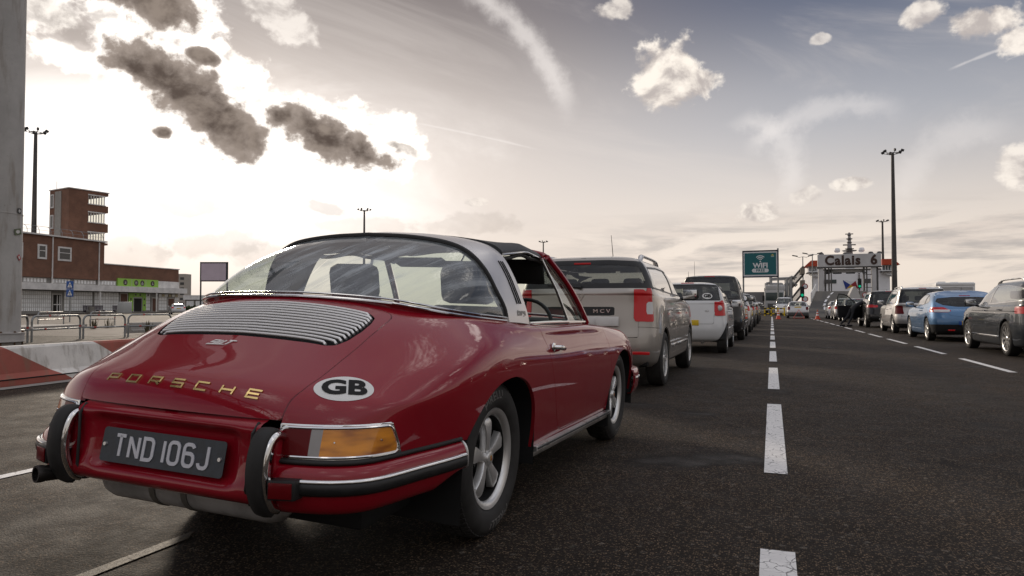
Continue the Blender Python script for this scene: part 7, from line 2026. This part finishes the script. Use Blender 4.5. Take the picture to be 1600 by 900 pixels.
st = [arc(0, 0, r_, r_, 42, 138, 10) for r_ in (.22, .42, .62)]; V, F = ribbon(st, .10); V, F = thick(V, F, .01); mesh_obj('wifi_symbol', flat_place(V, (0, -.068, 6.52), (1,0,0), (0,0,1)), F, SIGNWHITE, C, False)
V = np.array([(.09*math.cos(t), .09*math.sin(t), 0) for t in np.linspace(0, 6.28, 13)[:-1]]); V, F = thick(V, [tuple(range(12))], .01); mesh_obj('wifi_symbol', flat_place(V, (0, -.068, 6.46), (1,0,0), (0,0,1)), F, SIGNWHITE, C, False)
lg = MB(); lg.box(1.22, 1.56, -.08, -.068, 7.12, 7.2); lg.box(1.3, 1.48, -.08, -.068, 7.2, 7.3); lg.build('corner_emblem', pmat('emblem_gold', (.5,.42,.10), .5), C, False); MB().box(1.22, 1.56, -.08, -.068, 6.95, 7.08).build('corner_emblem', pmat('emblem_pale', (.3,.42,.42), .5), C, False)
for x in (-1.98, 1.98): MB().cyl((x, .16, 0), (x, .16, 4.6 if x < 0 else 8.0), .10, n=10).build('post', RAILM, C)

# ---- ramp up to the berth
RAMPM = pmat('ramp_surface', (.060,.056,.050), .85, var=(.4,.12))
def ramp_obj():
    f0, f1 = WY(1258, 492, 74), WY(1352, 492, 74); x0, x1 = f0[0], f1[0]
    t0, t1 = WY(1275, 455, 132), WY(1356, 455, 132); zt = t0[2]
    P = [(x0, 74, 0), (x1, 74, 0), (t1[0], 132, zt), (t0[0], 132, zt)]
    V = []
    n = 14
    for k in range(n + 1):
        t = k / n; e = t ** 1.0; y = 74 + 58 * t; V.append([(x0 + (t0[0] - x0) * t, y, zt * e), (x1 + (t1[0] - x1) * t, y, zt * e)])
    G = np.array(V); VV, F = grid_mesh(G, flip=True); n2 = len(VV)
    VV = np.vstack([VV, VV * [1, 1, 0] + [0, 0, -.05]])
    for i in range(n): a_, b_ = 2*i, 2*i + 2; F.append((a_, b_, b_ + n2, a_ + n2)); a_, b_ = 2*i + 1, 2*i + 3; F.append((b_, a_, a_ + n2, b_ + n2))
    F.append((2*n, 2*n + 1, 2*n + 1 + n2, 2*n + n2))
    o = mesh_obj('ramp', VV, F, RAMPM, None, False); o['kind'] = 'structure'
    # curved white lane dashes on the slope
    cv = [WY(px, py, 80) for px, py in ((1289, 484), (1288, 478), (1289, 472), (1293, 466), (1298, 460), (1304, 455))]
    VV, F = [], []
    for i in range(len(cv) - 1):
        for (a_, b_) in ((.0, .62),):
            for q in (a_, b_):
                p = np.array([np.interp(i + q, range(6), [(c[0]) for c in cv]), 0, np.interp(i + q, range(6), [c[2] for c in cv])])
                # slide along the view ray on to the slope
                d = p - np.array([0, 0, .94]); d[1] = 80; k = None; s_ = zt / 58
                k = (.94 + 74 * s_) / (s_ * 80 - d[2]); pt_ = np.array([d[0] * k, 80 * k, .94 + d[2] * k])
                VV += [(pt_[0] - .13, pt_[1], pt_[2] + .02), (pt_[0] + .13, pt_[1], pt_[2] + .02)]
            j = len(VV) - 4; F.append((j, j + 1, j + 3, j + 2))
    o = mesh_obj('ramp_marking', VV, F, SIGNWHITE, None, False); o['kind'] = 'structure'
    # parapet railing on the left edge
    C = empty('ramp_railing', 'white tube railing climbing the left edge of the grey ramp', 'railing', (0, 0, 0))
    for hgt in (.45, .85, 1.2):
        P = [(x0 + (t0[0]-x0)*t, 74 + 58*t, zt*t + hgt) for t in (.42, .6, .8, 1.0)]; MB().tube(P, .07, 6).build('rail', WHITEPLAST, C)
    for t in np.linspace(.42, 1, 9): MB().cyl((x0 + (t0[0]-x0)*t, 74 + 58*t, zt*t), (x0 + (t0[0]-x0)*t, 74 + 58*t, zt*t + 1.2), .06, n=6).build('post', WHITEPLAST, C)
    return zt
RZ = ramp_obj()
# white concrete parapet end
a_, b_, c_, d_ = WY(1329, 470, 96), WY(1337, 448, 96), WY(1345, 452, 96), WY(1340, 470, 96)
wp = MB(); wp.prism([(v[0], v[2]) for v in (WY(1328, 478, 96), WY(1328, 460, 96), WY(1334, 448, 96), WY(1337, 447, 96), WY(1344, 462, 96), WY(1346, 478, 96))], 'y', 96, 99); 
tag(wp.build('parapet_end', pmat('white_concrete', (.55,.53,.50), .7), None, False), 'white concrete parapet end jutting up on the ramp below the flag emblem', 'parapet')

# ---- berth portal with its name board
YP = 140.0
def wx(px): return WY(px, 480, YP)[0]
def wz(py, px=1330): return WY(px, py, YP)[2]
C = empty('berth_portal', 'grey steel berth portal carrying the large Calais 6 name board', 'gantry', (wx(1328), YP, 0)); X0 = wx(1328)
GREYST = pmat('portal_grey', (.56,.55,.54), .55, var=(.4,.08)); DKST = pmat('portal_dark', (.10,.095,.09), .6)
MB().box(wx(1278) - X0, wx(1377) - X0, -.6, .6, wz(416.5), wz(397), .04).build('name_board', GREYST, C, False)
T, TF = text_geo('Calais  6', 2.35, .085, space=1.12, xs=.93); T, TF = thick(T, TF, .05); LT = pmat('board_lettering', (.055,.028,.02), .6)
mesh_obj('lettering', flat_place(T, (wx(1329.5) - X0, -.62, (wz(416.5)+wz(397))/2 - .05), (1,0,0), (0,0,1)), TF, LT, C, False)
MB().box(wx(1276) - X0, wx(1378) - X0, -.9, .9, wz(418.3), wz(416.6)).build('board_beam', DKST, C, False)
for a_, b_, m in ((1279,1286.5,GREYST),(1362,1369,GREYST),(1288.5,1291,DKST),(1294.5,1296.5,DKST),(1298.5,1300,DKST),(1349,1351.5,DKST),(1354,1355.5,DKST),(1370,1372.5,DKST)):
    MB().box(wx(a_) - X0, wx(b_) - X0, -.4 if m is DKST else -.7, .4 if m is DKST else .5, 0, wz(418.3)).build('portal_leg', m, C, False)
MB().box(wx(1290) - X0, wx(1352) - X0, .5, 1.1, wz(425.5), wz(420)).build('cross_beam', GREYST, C, False)
for px in (1294, 1305, 1312, 1326, 1333, 1352): MB().box(wx(px) - .35 - X0, wx(px) + .35 - X0, -.3, .4, wz(427.5), wz(425.6)).build('portal_lamp', BLACK, C, False)
m_ = MB(); m_.box(wx(1289) - X0, wx(1299) - X0, -.9, -.45, wz(443), wz(437)); m_.build('operator_cabin', DKST, C, False); MB().box(wx(1349) - X0, wx(1360) - X0, -.9, -.45, wz(443), wz(436)).build('operator_cabin', DKST, C, False)
for z in (450, 457, 430): MB().box(wx(1352) - X0, wx(1372) - X0, -.5, -.42, wz(z), wz(z - 1)).build('maintenance_platform', DKST, C, False)
for px in (1284, 1322, 1361.5, 1375): MB().lathe([(0,.4),(.3,.35),(.45,.15),(.5,0)], 12, 'z', (wx(px) - X0, 0, wz(397))).build('roof_lamp', DKST, C)

# ---- ferry behind the portal
YF = 168.0
def fx(px): return WY(px, 480, YF)[0]
def fz(py): return WY(1330, py, YF)[2]
X0 = fx(1330); C = empty('ferry', 'white ferry with orange-red bridge wings and flag emblem, berthed behind the portal', 'ferry', (X0, YF, 0))
FW = pmat('ferry_white', (.88,.88,.89), .5, var=(.25,.06)); ORANGE = pmat('ferry_orange', (.50,.065,.022), .55); FD = pmat('ferry_window', (.06,.08,.08), .15)
MB().box(fx(1269) - X0, fx(1391) - X0, 0, 60, -6, fz(419)).build('superstructure', FW, C, False)
MB().box(fx(1268) - X0, fx(1393) - X0, -.15, -.05, fz(422), fz(420)).build('deck_edge', DKST, C, False)
for s, (a_, b_) in ((-1, (1257, 1279)), (1, (1377, 1405))):
    xo, xi = (fx(a_) - X0, fx(b_) - X0) if s < 0 else (fx(b_) - X0, fx(a_) - X0)
    m_ = MB(); m_.prism([(xo, fz(415.5)), (xo + s*-1.0*-.0, fz(415.5)), (xi, fz(415.5)), (xi, fz(406.5)), (xo - s*1.3, fz(406.5))], 'y', -2, 6); m_.build('bridge_wing_roof', ORANGE, C, False)
    x0, x1 = sorted((xo - s*.8, xi)); w_ = MB().box(x0, x1, -1.2, 5, fz(425), fz(415.6)).build('bridge_wing', FW, C, False)
    for k in range(4):
        a2 = x0 + .25 + (x1 - x0 - .5) * k / 4; MB().box(a2, a2 + (x1-x0-.5)/4 - .2, -1.26, -1.2, fz(423), fz(416.5)).build('window', FD, w_, False)
    MB().prism([(x0, fz(425)), (x1, fz(425)), (x1, fz(432)), ((x0 + x1) / 2 + s*-.0, fz(431))], 'y', -.8, 4).build('wing_bracket', FW, C, False)
    MB().box(x0 - .3, x1 + .3, -1.6, 5.2, fz(425.6), fz(424.8)).build('wing_deck', DKST, C, False)
MB().box(fx(1300) - X0, fx(1344) - X0, -.25, -.0, fz(456), fz(426)).build('stern_door', pmat('ferry_door', (.90,.90,.91), .5), C, False)
for a_, b_ in ((1288, 1294), (1299.5, 1307)):
    MB().box(fx(a_) - X0, fx(b_) - X0, -.35, -.26, fz(442.5), fz(436.5)).build('window', FD, C, False)
# wavy flag emblem in four triangles
bl, tl, br, tr = (1321.5, 452), (1317, 437.5), (1341, 451.5), (1337, 439); ce = (1329, 445)
def tri(pts, mat):
    mesh_obj('flag_emblem', [(fx(p[0]) - X0, -.32, fz(p[1])) for p in pts], [tuple(range(len(pts)))[::-1]], mat, C, False)
tri([tl, (1323, 437.5), (1330, 440), tr, ce], pmat('flag_white', (.75,.76,.80), .6)); tri([tl, ce, bl], pmat('flag_blue', (.02,.045,.25), .6)); tri([tr, br, ce], pmat('flag_red', (.33,.03,.04), .6)); tri([bl, ce, br, (1335, 449.3), (1327, 449.5)], pmat('flag_yellow', (.65,.36,.03), .6))
for px, ys in ((1285.5, np.arange(425, 452, 2.4)), (1342.5, np.arange(425, 452, 2.4))):
    ch = MB()
    for y in ys: ch.box(fx(px) - .16 - X0, fx(px) + .16 - X0, -.6, -.4, fz(y + 1.2), fz(y))
    ch.build('hazard_markings', pmat('hazard_dark', (.07,.05,.05), .6), C, False)
ms = MB(); mx = fx(1330.5) - X0; zb = fz(400)
ms.tube([(mx,3,fz(420)),(mx,3,zb),(mx,3,fz(385)),(mx,3,fz(361))], [1.0,.8,.5,.22], 10); mo = ms.build('radar_mast', pmat('mast_pale', (.30,.29,.29), .6), C)
pf = MB()
for py, w_ in ((391, 2.6), (388, 1.6), (378, .9), (372, 1.1), (366, .7)): pf.lathe([(0,0),(w_*.5,0),(w_*.6,.2),(0,.2)], 12, 'z', (mx,3,fz(py)))
pf.box(mx-1.3, mx+1.3, 2.9, 3.1, fz(383)+.2, fz(383)+.45); pf.box(mx-.8, mx+.8, 2.9, 3.1, fz(364), fz(364)+.2); pf.build('platforms', DKST, mo)
for dx in (-2.5, 2.4): MB().lathe([(0,1.1),(.5,1.0),(.65,.5),(.5,.1),(0,0)], 12, 'z', (mx+dx,3,fz(393))).build('radar_dome', FW, mo)
# ---- traffic lights and round signs
GREENL = pmat('green_signal', (.0,.4,.2), .4, emit=(.0,.5,.25,.45))
def signal(px, py, d, label, rings):
    p = W(px, py, d); C = empty('traffic_light', label, 'traffic light', (p[0], p[1], 0), R(0)); z = p[2]
    MB().cyl((0,.2,0),(0,.2,z+1.0),.07,n=8).build('pole', MASTM, C); b_ = MB().box(-.24,.24,-.12,.12,z-.55,z+.85,.05).build('signal_head', BLACK, C)
    for k, zz in enumerate((z+.55, z+.15, z-.25)): MB().lathe([(0,0),(.17,0),(.18,.06)], 16, 'y', (0,-.14,zz)).build('lens', GREENL if k == 2 else BLACKTRIM, b_)
    for (dx, dz) in rings:
        mesh_obj('round_sign', [(dx+.36*math.cos(t), -.02, z+dz+.36*math.sin(t)) for t in np.linspace(0,6.283,21)[:-1]], [tuple(range(20))[::-1]], RAILR, C, False); mesh_obj('sign_face', [(dx+.25*math.cos(t), -.04, z+dz+.25*math.sin(t)) for t in np.linspace(0,6.283,21)[:-1]], [tuple(range(20))[::-1]], SIGNWHITE, C, False)
signal(1253.5, 458, 88, 'green traffic light with round red-rimmed signs at the foot of the ramp', [(.35,.85),(.35,-.75),(.3,-1.6)])
signal(1343.5, 444.5, 100, 'small green traffic light with a round red-rimmed sign right of the flag emblem', [(.65,-1.5)])
# ---- double-headed lamp posts
for px, py, d, lab in ((1255, 401, 105, 'twin-headed lamp post left of the ferry bridge wing'), (1270, 397, 112, 'twin-headed lamp post before the orange-red bridge wing')):
    p = W(px, py, d); C = empty('street_lamp', lab, 'street lamp', (p[0], p[1], 0)); h = p[2]
    MB().lathe([(.12,0),(.07,h)], 10, 'z').build('pole', RAILM, C)
    for s in (-1, 1): MB().tube([(0,0,h),(s*.5,0,h-.1),(s*.9,0,h+.05)], .04, 6).build('arm', RAILM, C); m_ = MB(); m_.box(-.4,.4,-.15,.15,-.08,.08,.06); m_.transform(Matrix.Translation((s*1.1,0,h+.15)) @ Matrix.Rotation(R(-s*12), 4, 'Y')); m_.build('lamp_head', DKST, C)
# ---- passenger gangway and its steel frames
YG = 100.0
def gx(px): return WY(px, 480, YG)[0]
def gz(py): return WY(1230, py, YG)[2]
C = empty('gangway', 'steel passenger gangway of frames, landings and two sloping stair flights beside the ramp', 'gangway', (gx(1230), YG, 0)); X0 = gx(1230); G = lambda px, py, y=0: (gx(px) - X0, y, max(0, gz(py)))
PS = pmat('pale_steel', (.34,.34,.33), .6); m_ = MB()
for px, top in ((1197.5, 442), (1204.5, 433), (1229.5, 434), (1236, 432)):
    for y in (0, 5): m_.cyl(G(px, 492, y), G(px, top, y), .20, n=6)
for a_, b_ in (((1204.5,435),(1236,434)),((1197.5,442),(1204,441)),((1198,464),(1240,463)),((1229,446),(1237,440)),((1225,447),(1229.5,441)),((1236,432),(1245,434)),((1237,440),(1246,446))):
    for y in (0, 5): m_.cyl(G(*a_, y), G(*b_, y), .13, n=6)
m_.cyl(G(1197.5,442), G(1204.5,464), .08, n=5); m_.build('frame', PS, C)
for a_, b_ in (((1237,449),(1256,428)),((1237,478),(1256,455))):
    f_ = MB(); p, q = Vector(G(*a_)), Vector(G(*b_)); 
    for dz in (-.1, 1.0): f_.tube([p + Vector((0,0,dz)), q + Vector((0,0,dz))], .13, 5); 
    n = 14
    for k in range(n): 
        t = k / n; a2 = p + (q-p)*t; b2 = p + (q-p)*(t + .6/n); f_.add([tuple(a2 + Vector((0,-.02,-.1))), tuple(b2 + Vector((0,-.02,-.1))), tuple(b2 + Vector((0,-.02,1.0))), tuple(a2 + Vector((0,-.02,1.0)))], [(0,1,2,3)])
    f_.build('stair_flight', DKST, C, False)
for py in (424, 443): MB().box(gx(1250.5)-X0, gx(1257.5)-X0, -1.2, 1.6, gz(py+5), gz(py-4.5)).build('landing', pmat('landing_grey', (.22,.19,.15), .7), C, False)
MB().box(gx(1203)-X0, gx(1225)-X0, 1, 6, gz(449), gz(441), .3).build('cabin_roof', PS, C, False)
# ---- lorry, van, barrier
C = empty('lorry', 'pale grey lorry cab parked facing the camera behind the yellow and black barrier', 'lorry', (WY(1210, 480, 92)[0], 92, 0)); LW_ = pmat('lorry_white', (.50,.50,.50), .45, var=(.6,.06))
m_ = MB(); m_.box(-1.15,1.15,0,2.2,.5,3.0,.12); m_.box(-1.05,1.25,.2,2.4,2.95,3.7,.15); m_.build('cab', LW_, C)
MB().box(-1.0,1.0,-.03,.0,1.75,2.75,.01).build('windscreen', FD, C); MB().box(-.8,.8,-.03,.02,.75,1.4,.01).build('front_grille', pmat('grille_dark', (.08,.08,.08), .5), C)
MB().box(-1.2,1.2,2.6,9.5,1.0,3.4,.05).build('trailer', pmat('trailer_grey', (.22,.21,.21), .6), C, False)
for x in (-1, 1):
    for y in (.9, 7.5): MB().lathe([(0,-.14),(.48,-.14),(.5,-.1),(.5,.1),(.48,.14),(0,.14)], 20, 'x', (x*.95, y, .5)).build('wheel', TYRE, C)
    MB().box(x*1.3-.1, x*1.3+.1, .1, .25, 1.7, 2.4, .03).build('wing_mirror', BLACK, C); MB().box(x*.85-.15, x*.85+.15, -.04, 0, .6, .8).build('headlight', HEADLAMP, C)
C = empty('hazard_barrier', 'yellow and black striped steel barrier low before the lorry', 'barrier', (WY(1209, 480, 80)[0], 80, 0)); YEL = pmat('hazard_yellow', (.70,.48,.02), .5)
for k in range(4): MB().box(-1.0 + k*.66, -.86 + k*.66, -.05, .05, 0, .92).build('post', YEL if k != 1 else YEL, C, False)
for z in (.25, .80):
    for k in range(8): MB().box(-1.0 + k*.265, -1.0 + (k+1)*.265, -.08, -.052, z - .06, z + .06).build('striped_rail', YEL if k % 2 else BLACK, C, False)
p = mpv_spec(2.05, 1.9, belt=1.15, hood=1.15, cowl=(2.35,1.28), wst=(1.75,1.95), rbelt=(-.70,1.2), rroof=(-.66,2.0), fo=.85, dlo_r=((1.0,1.25),(1.0,1.8)), pillars=[((1.5,1),(1.4,2),.03)], rwin=[(.7,1.3),(.66,1.85)])
build_car('van', 'small white van facing the camera, left of the silver-white estate', p, (WY(1225.5, 480, 82)[0], 84, 0), WHITEP, None, rotz=math.pi, det=False)
C = empty('lorry_trailer', 'dark grey box trailer far up the left side beyond the queue', 'trailer', (WY(1188, 480, 100)[0], 100, 0)); MB().box(-2.2,2.2,0,8,.6,3.0).build('box_body', pmat('trailer_grey', (.22,.21,.21), .6), C, False)
for x in (-1.4, 1.4): MB().lathe([(0,-.14),(.5,-.14),(.5,.14),(0,.14)], 16, 'x', (x, 1.5, .5)).build('wheel', TYRE, C)
# ---- cones and warning triangle
ORC = pmat('cone_red', (.60,.07,.03), .5); 
def cone(px, d, label):
    C = empty('traffic_cone', label, 'traffic cone', WG(px, d), 0, 'traffic cones by the estate')
    MB().box(-.22,.22,-.22,.22,0,.05,.02).build('base', ORC, C)
    pr2 = [(.165,.05),(.105,.30)], [(.105,.30),(.083,.40)], [(.083,.40),(.062,.50)], [(.062,.50),(.045,.58)], [(.045,.58),(.022,.75),(0,.76)]
    for k, q in enumerate(pr2): MB().lathe(list(q), 16, 'z').build('cone_band', ORC if k % 2 == 0 else SIGNWHITE, C)
cone(1215.8, 54.6, 'red and white traffic cone left of the parked silver-white estate'); cone(1277, 53.5, 'red and white traffic cone right of the parked silver-white estate')
C = empty('warning_triangle', 'red reflective warning triangle on the ground behind the silver-white estate', 'warning triangle', WG(1248, 56.5), R(3))
MB().tube([(-.42,0,.06),(.42,0,.06),(0,0,.74)], .035, 6, closed=True).build('triangle_frame', pmat('triangle_red', (.70,.08,.05), .4), C); MB().box(-.3,.3,-.1,.1,0,.04).build('foot', BLACK, C)

# ---- motorhome in a far lane
C = empty('motorhome', 'white coachbuilt motorhome seen from behind, above the light blue coupe', 'motorhome', (*WG(1493, 46)[:2], 0), 0); MH = pmat('motorhome_white', (.78,.77,.75), .45, var=(.5,.04))
MB().box(-1.14,1.14,0,6.2,.45,2.58,.10).build('body', MH, C); MB().box(-1.12,1.12,-.03,0,2.38,2.52,.01).build('rear_cornice', MH, C)
MB().box(-1.0,1.0,-.025,.002,.75,2.28,.01).build('rear_panel', pmat('motorhome_grey', (.40,.39,.38), .5), C)
sw_ = spline([(-.95,2.20),(-.5,2.18),(0,2.27),(.5,2.18),(.95,2.20)], 5); V, F = ribbon([sw_], .05); mesh_obj('swoosh', [(v[0], -.03, v[1]) for v in V], F, MULL, C, False)
sw2 = spline([(-.45,1.95),(-.38,2.02),(-.36,1.93),(-.28,1.97),(-.2,1.93),(-.12,1.99),(-.05,1.93),(.02,2.05),(.05,1.93),(.14,1.97),(.2,1.93),(.3,1.98),(.45,1.94)], 4); V, F = ribbon([sw2], .025); mesh_obj('script', [(v[0], -.03, v[1]) for v in V], F, BLACK, C, False)
MB().box(-.75,.75,-.03,-.001,1.35,1.85,.02).build('rear_window', FD, C)
for y0, y1 in ((1.0, 2.2), (3.2, 4.4)): MB().box(-1.17,-1.141,y0,y1,1.4,2.0,.01).build('side_window', FD, C); MB().box(1.141,1.17,y0,y1,1.4,2.0,.01).build('side_window', FD, C)
MB().box(-1.0,1.0,6.2,7.4,.4,1.6,.2).build('cab', MH, C)
for x in (-1, 1):
    for y in (1.2, 5.6): MB().lathe([(0,-.1),(.3,-.1),(.33,-.07),(.33,.07),(.3,.1),(0,.1)], 20, 'x', (x*1.0, y, .33)).build('wheel', TYRE, C)
    MB().box(x*.95-.08, x*.95+.08, -.04, -.0, .85, 1.25, .01).build('tail_light', REDLENS, C)
for x, y in ((-.55, 1.5), (.45, 2.6)): MB().box(x-.25, x+.25, y-.25, y+.25, 2.58, 2.68, .03).build('roof_vent', MH, C)

# ---- person leaning into the black SUV between its open door and seat
def skin_body(name, parent, nodes, edges, mat, sub=2):
    me = bpy.data.meshes.new(name); me.from_pydata([n[:3] for n in nodes], edges, []); me.materials.append(mat)
    o = bpy.data.objects.new(name, me); COL.objects.link(o); o.parent = parent
    sk = o.modifiers.new('skin', 'SKIN'); me.skin_vertices
    for i, n in enumerate(nodes):
        v = me.skin_vertices[0].data[i]; v.radius = (n[3], n[4] if len(n) > 4 else n[3]); v.use_root = (i == 0)
    ss = o.modifiers.new('sub', 'SUBSURF'); ss.levels = sub; ss.render_levels = sub
    dg = bpy.context.evaluated_depsgraph_get(); ev = o.evaluated_get(dg); m2 = bpy.data.meshes.new_from_object(ev)
    o.modifiers.clear(); o.data = m2
    for pl in m2.polygons: pl.use_smooth = True
    return o
PX, PY = 3.72, 37.70
CLOTH = pmat('dark_clothes', (.028,.028,.032), .85, bump=(60,.4,.01)); SKINM = pmat('skin', (.45,.27,.19), .55)
PE = empty('person', 'person in dark jacket and trousers leaning into the black SUV through its open door', 'person', (PX, PY, 0), R(-78))
# local: +y = towards the car, leaning forward
nodes = [(0,0,.92,.15,.115), (0,.20,1.06,.145,.10), (0,.43,1.17,.16,.105), (0,.55,1.22,.075,.07), (0,.64,1.25,.06,.06),
         (.10,-.02,.88,.095,.10), (.13,-.10,.50,.065,.07), (.15,-.30,.10,.045,.05), (-.10,-.04,.88,.095,.10), (-.13,-.22,.49,.065,.07), (-.14,-.55,.11,.045,.05),
         (.20,.44,1.17,.06,.06), (.28,.60,.98,.048,.048), (.24,.80,.92,.035,.035), (-.20,.44,1.17,.06,.06), (-.27,.60,.96,.048,.048), (-.20,.80,.90,.035,.035)]
edges = [(0,1),(1,2),(2,3),(3,4),(0,5),(5,6),(6,7),(0,8),(8,9),(9,10),(2,11),(11,12),(12,13),(2,14),(14,15),(15,16)]
bd = skin_body('body', PE, nodes, edges, CLOTH)
hd_ = MB(); hd_.lathe([(0,-.12),(.05,-.105),(.075,-.06),(.085,0),(.083,.05),(.06,.10),(.03,.118),(0,.12)], 20, 'z'); hd_.V = [(v[0]*.9, v[1]*1.1 + .0, v[2]) for v in hd_.V]
hd_.tube([(0,.09,-.01),(0,.118,-.03)], [.012,.017], 8); 
for s in (-1, 1): hd_.tube([(s*.072,0,.02),(s*.085,-.005,-.03)], .012, 6)
hd_.transform(Matrix.Translation((0,.74,1.33)) @ Matrix.Rotation(R(-40), 4, 'X')); hd_.build('head', SKINM, PE)
hr = MB(); hr.lathe([(.088,-.02),(.092,.03),(.075,.09),(.04,.125),(0,.13)], 20, 'z'); hr.V = [(v[0]*.92, v[1]*1.1 - .012, v[2]) for v in hr.V]; hr.transform(Matrix.Translation((0,.74,1.33)) @ Matrix.Rotation(R(-40), 4, 'X')); hr.build('hair', BLACK, PE)
for s, (x, y, z) in ((1, (.15,-.28,.0)), (-1, (-.14,-.53,.0))):
    m_ = MB(); m_.box(x-.05, x+.05, y-.07, y+.19, z, z+.09, .035); m_.build('shoe', BLACK, PE)
for s, (x, y, z) in ((1, (.24,.82,.92)), (-1, (-.20,.82,.90))):
    h_ = MB(); h_.box(x-.04, x+.04, y, y+.09, z-.015, z+.015, .012)
    for k, L in enumerate((.065,.078,.074,.058)): h_.tube([(x-.03+.02*k, y+.085, z), (x-.03+.02*k, y+.085+L*.55, z-.006), (x-.03+.02*k, y+.085+L*.9, z-.028)], [.009,.0085,.007], 6)
    h_.tube([(x+s*-.035, y+.02, z), (x+s*-.065, y+.055, z-.012), (x+s*-.06, y+.085, z-.022)], [.011,.010,.008], 6); h_.build('hand', SKINM, PE)
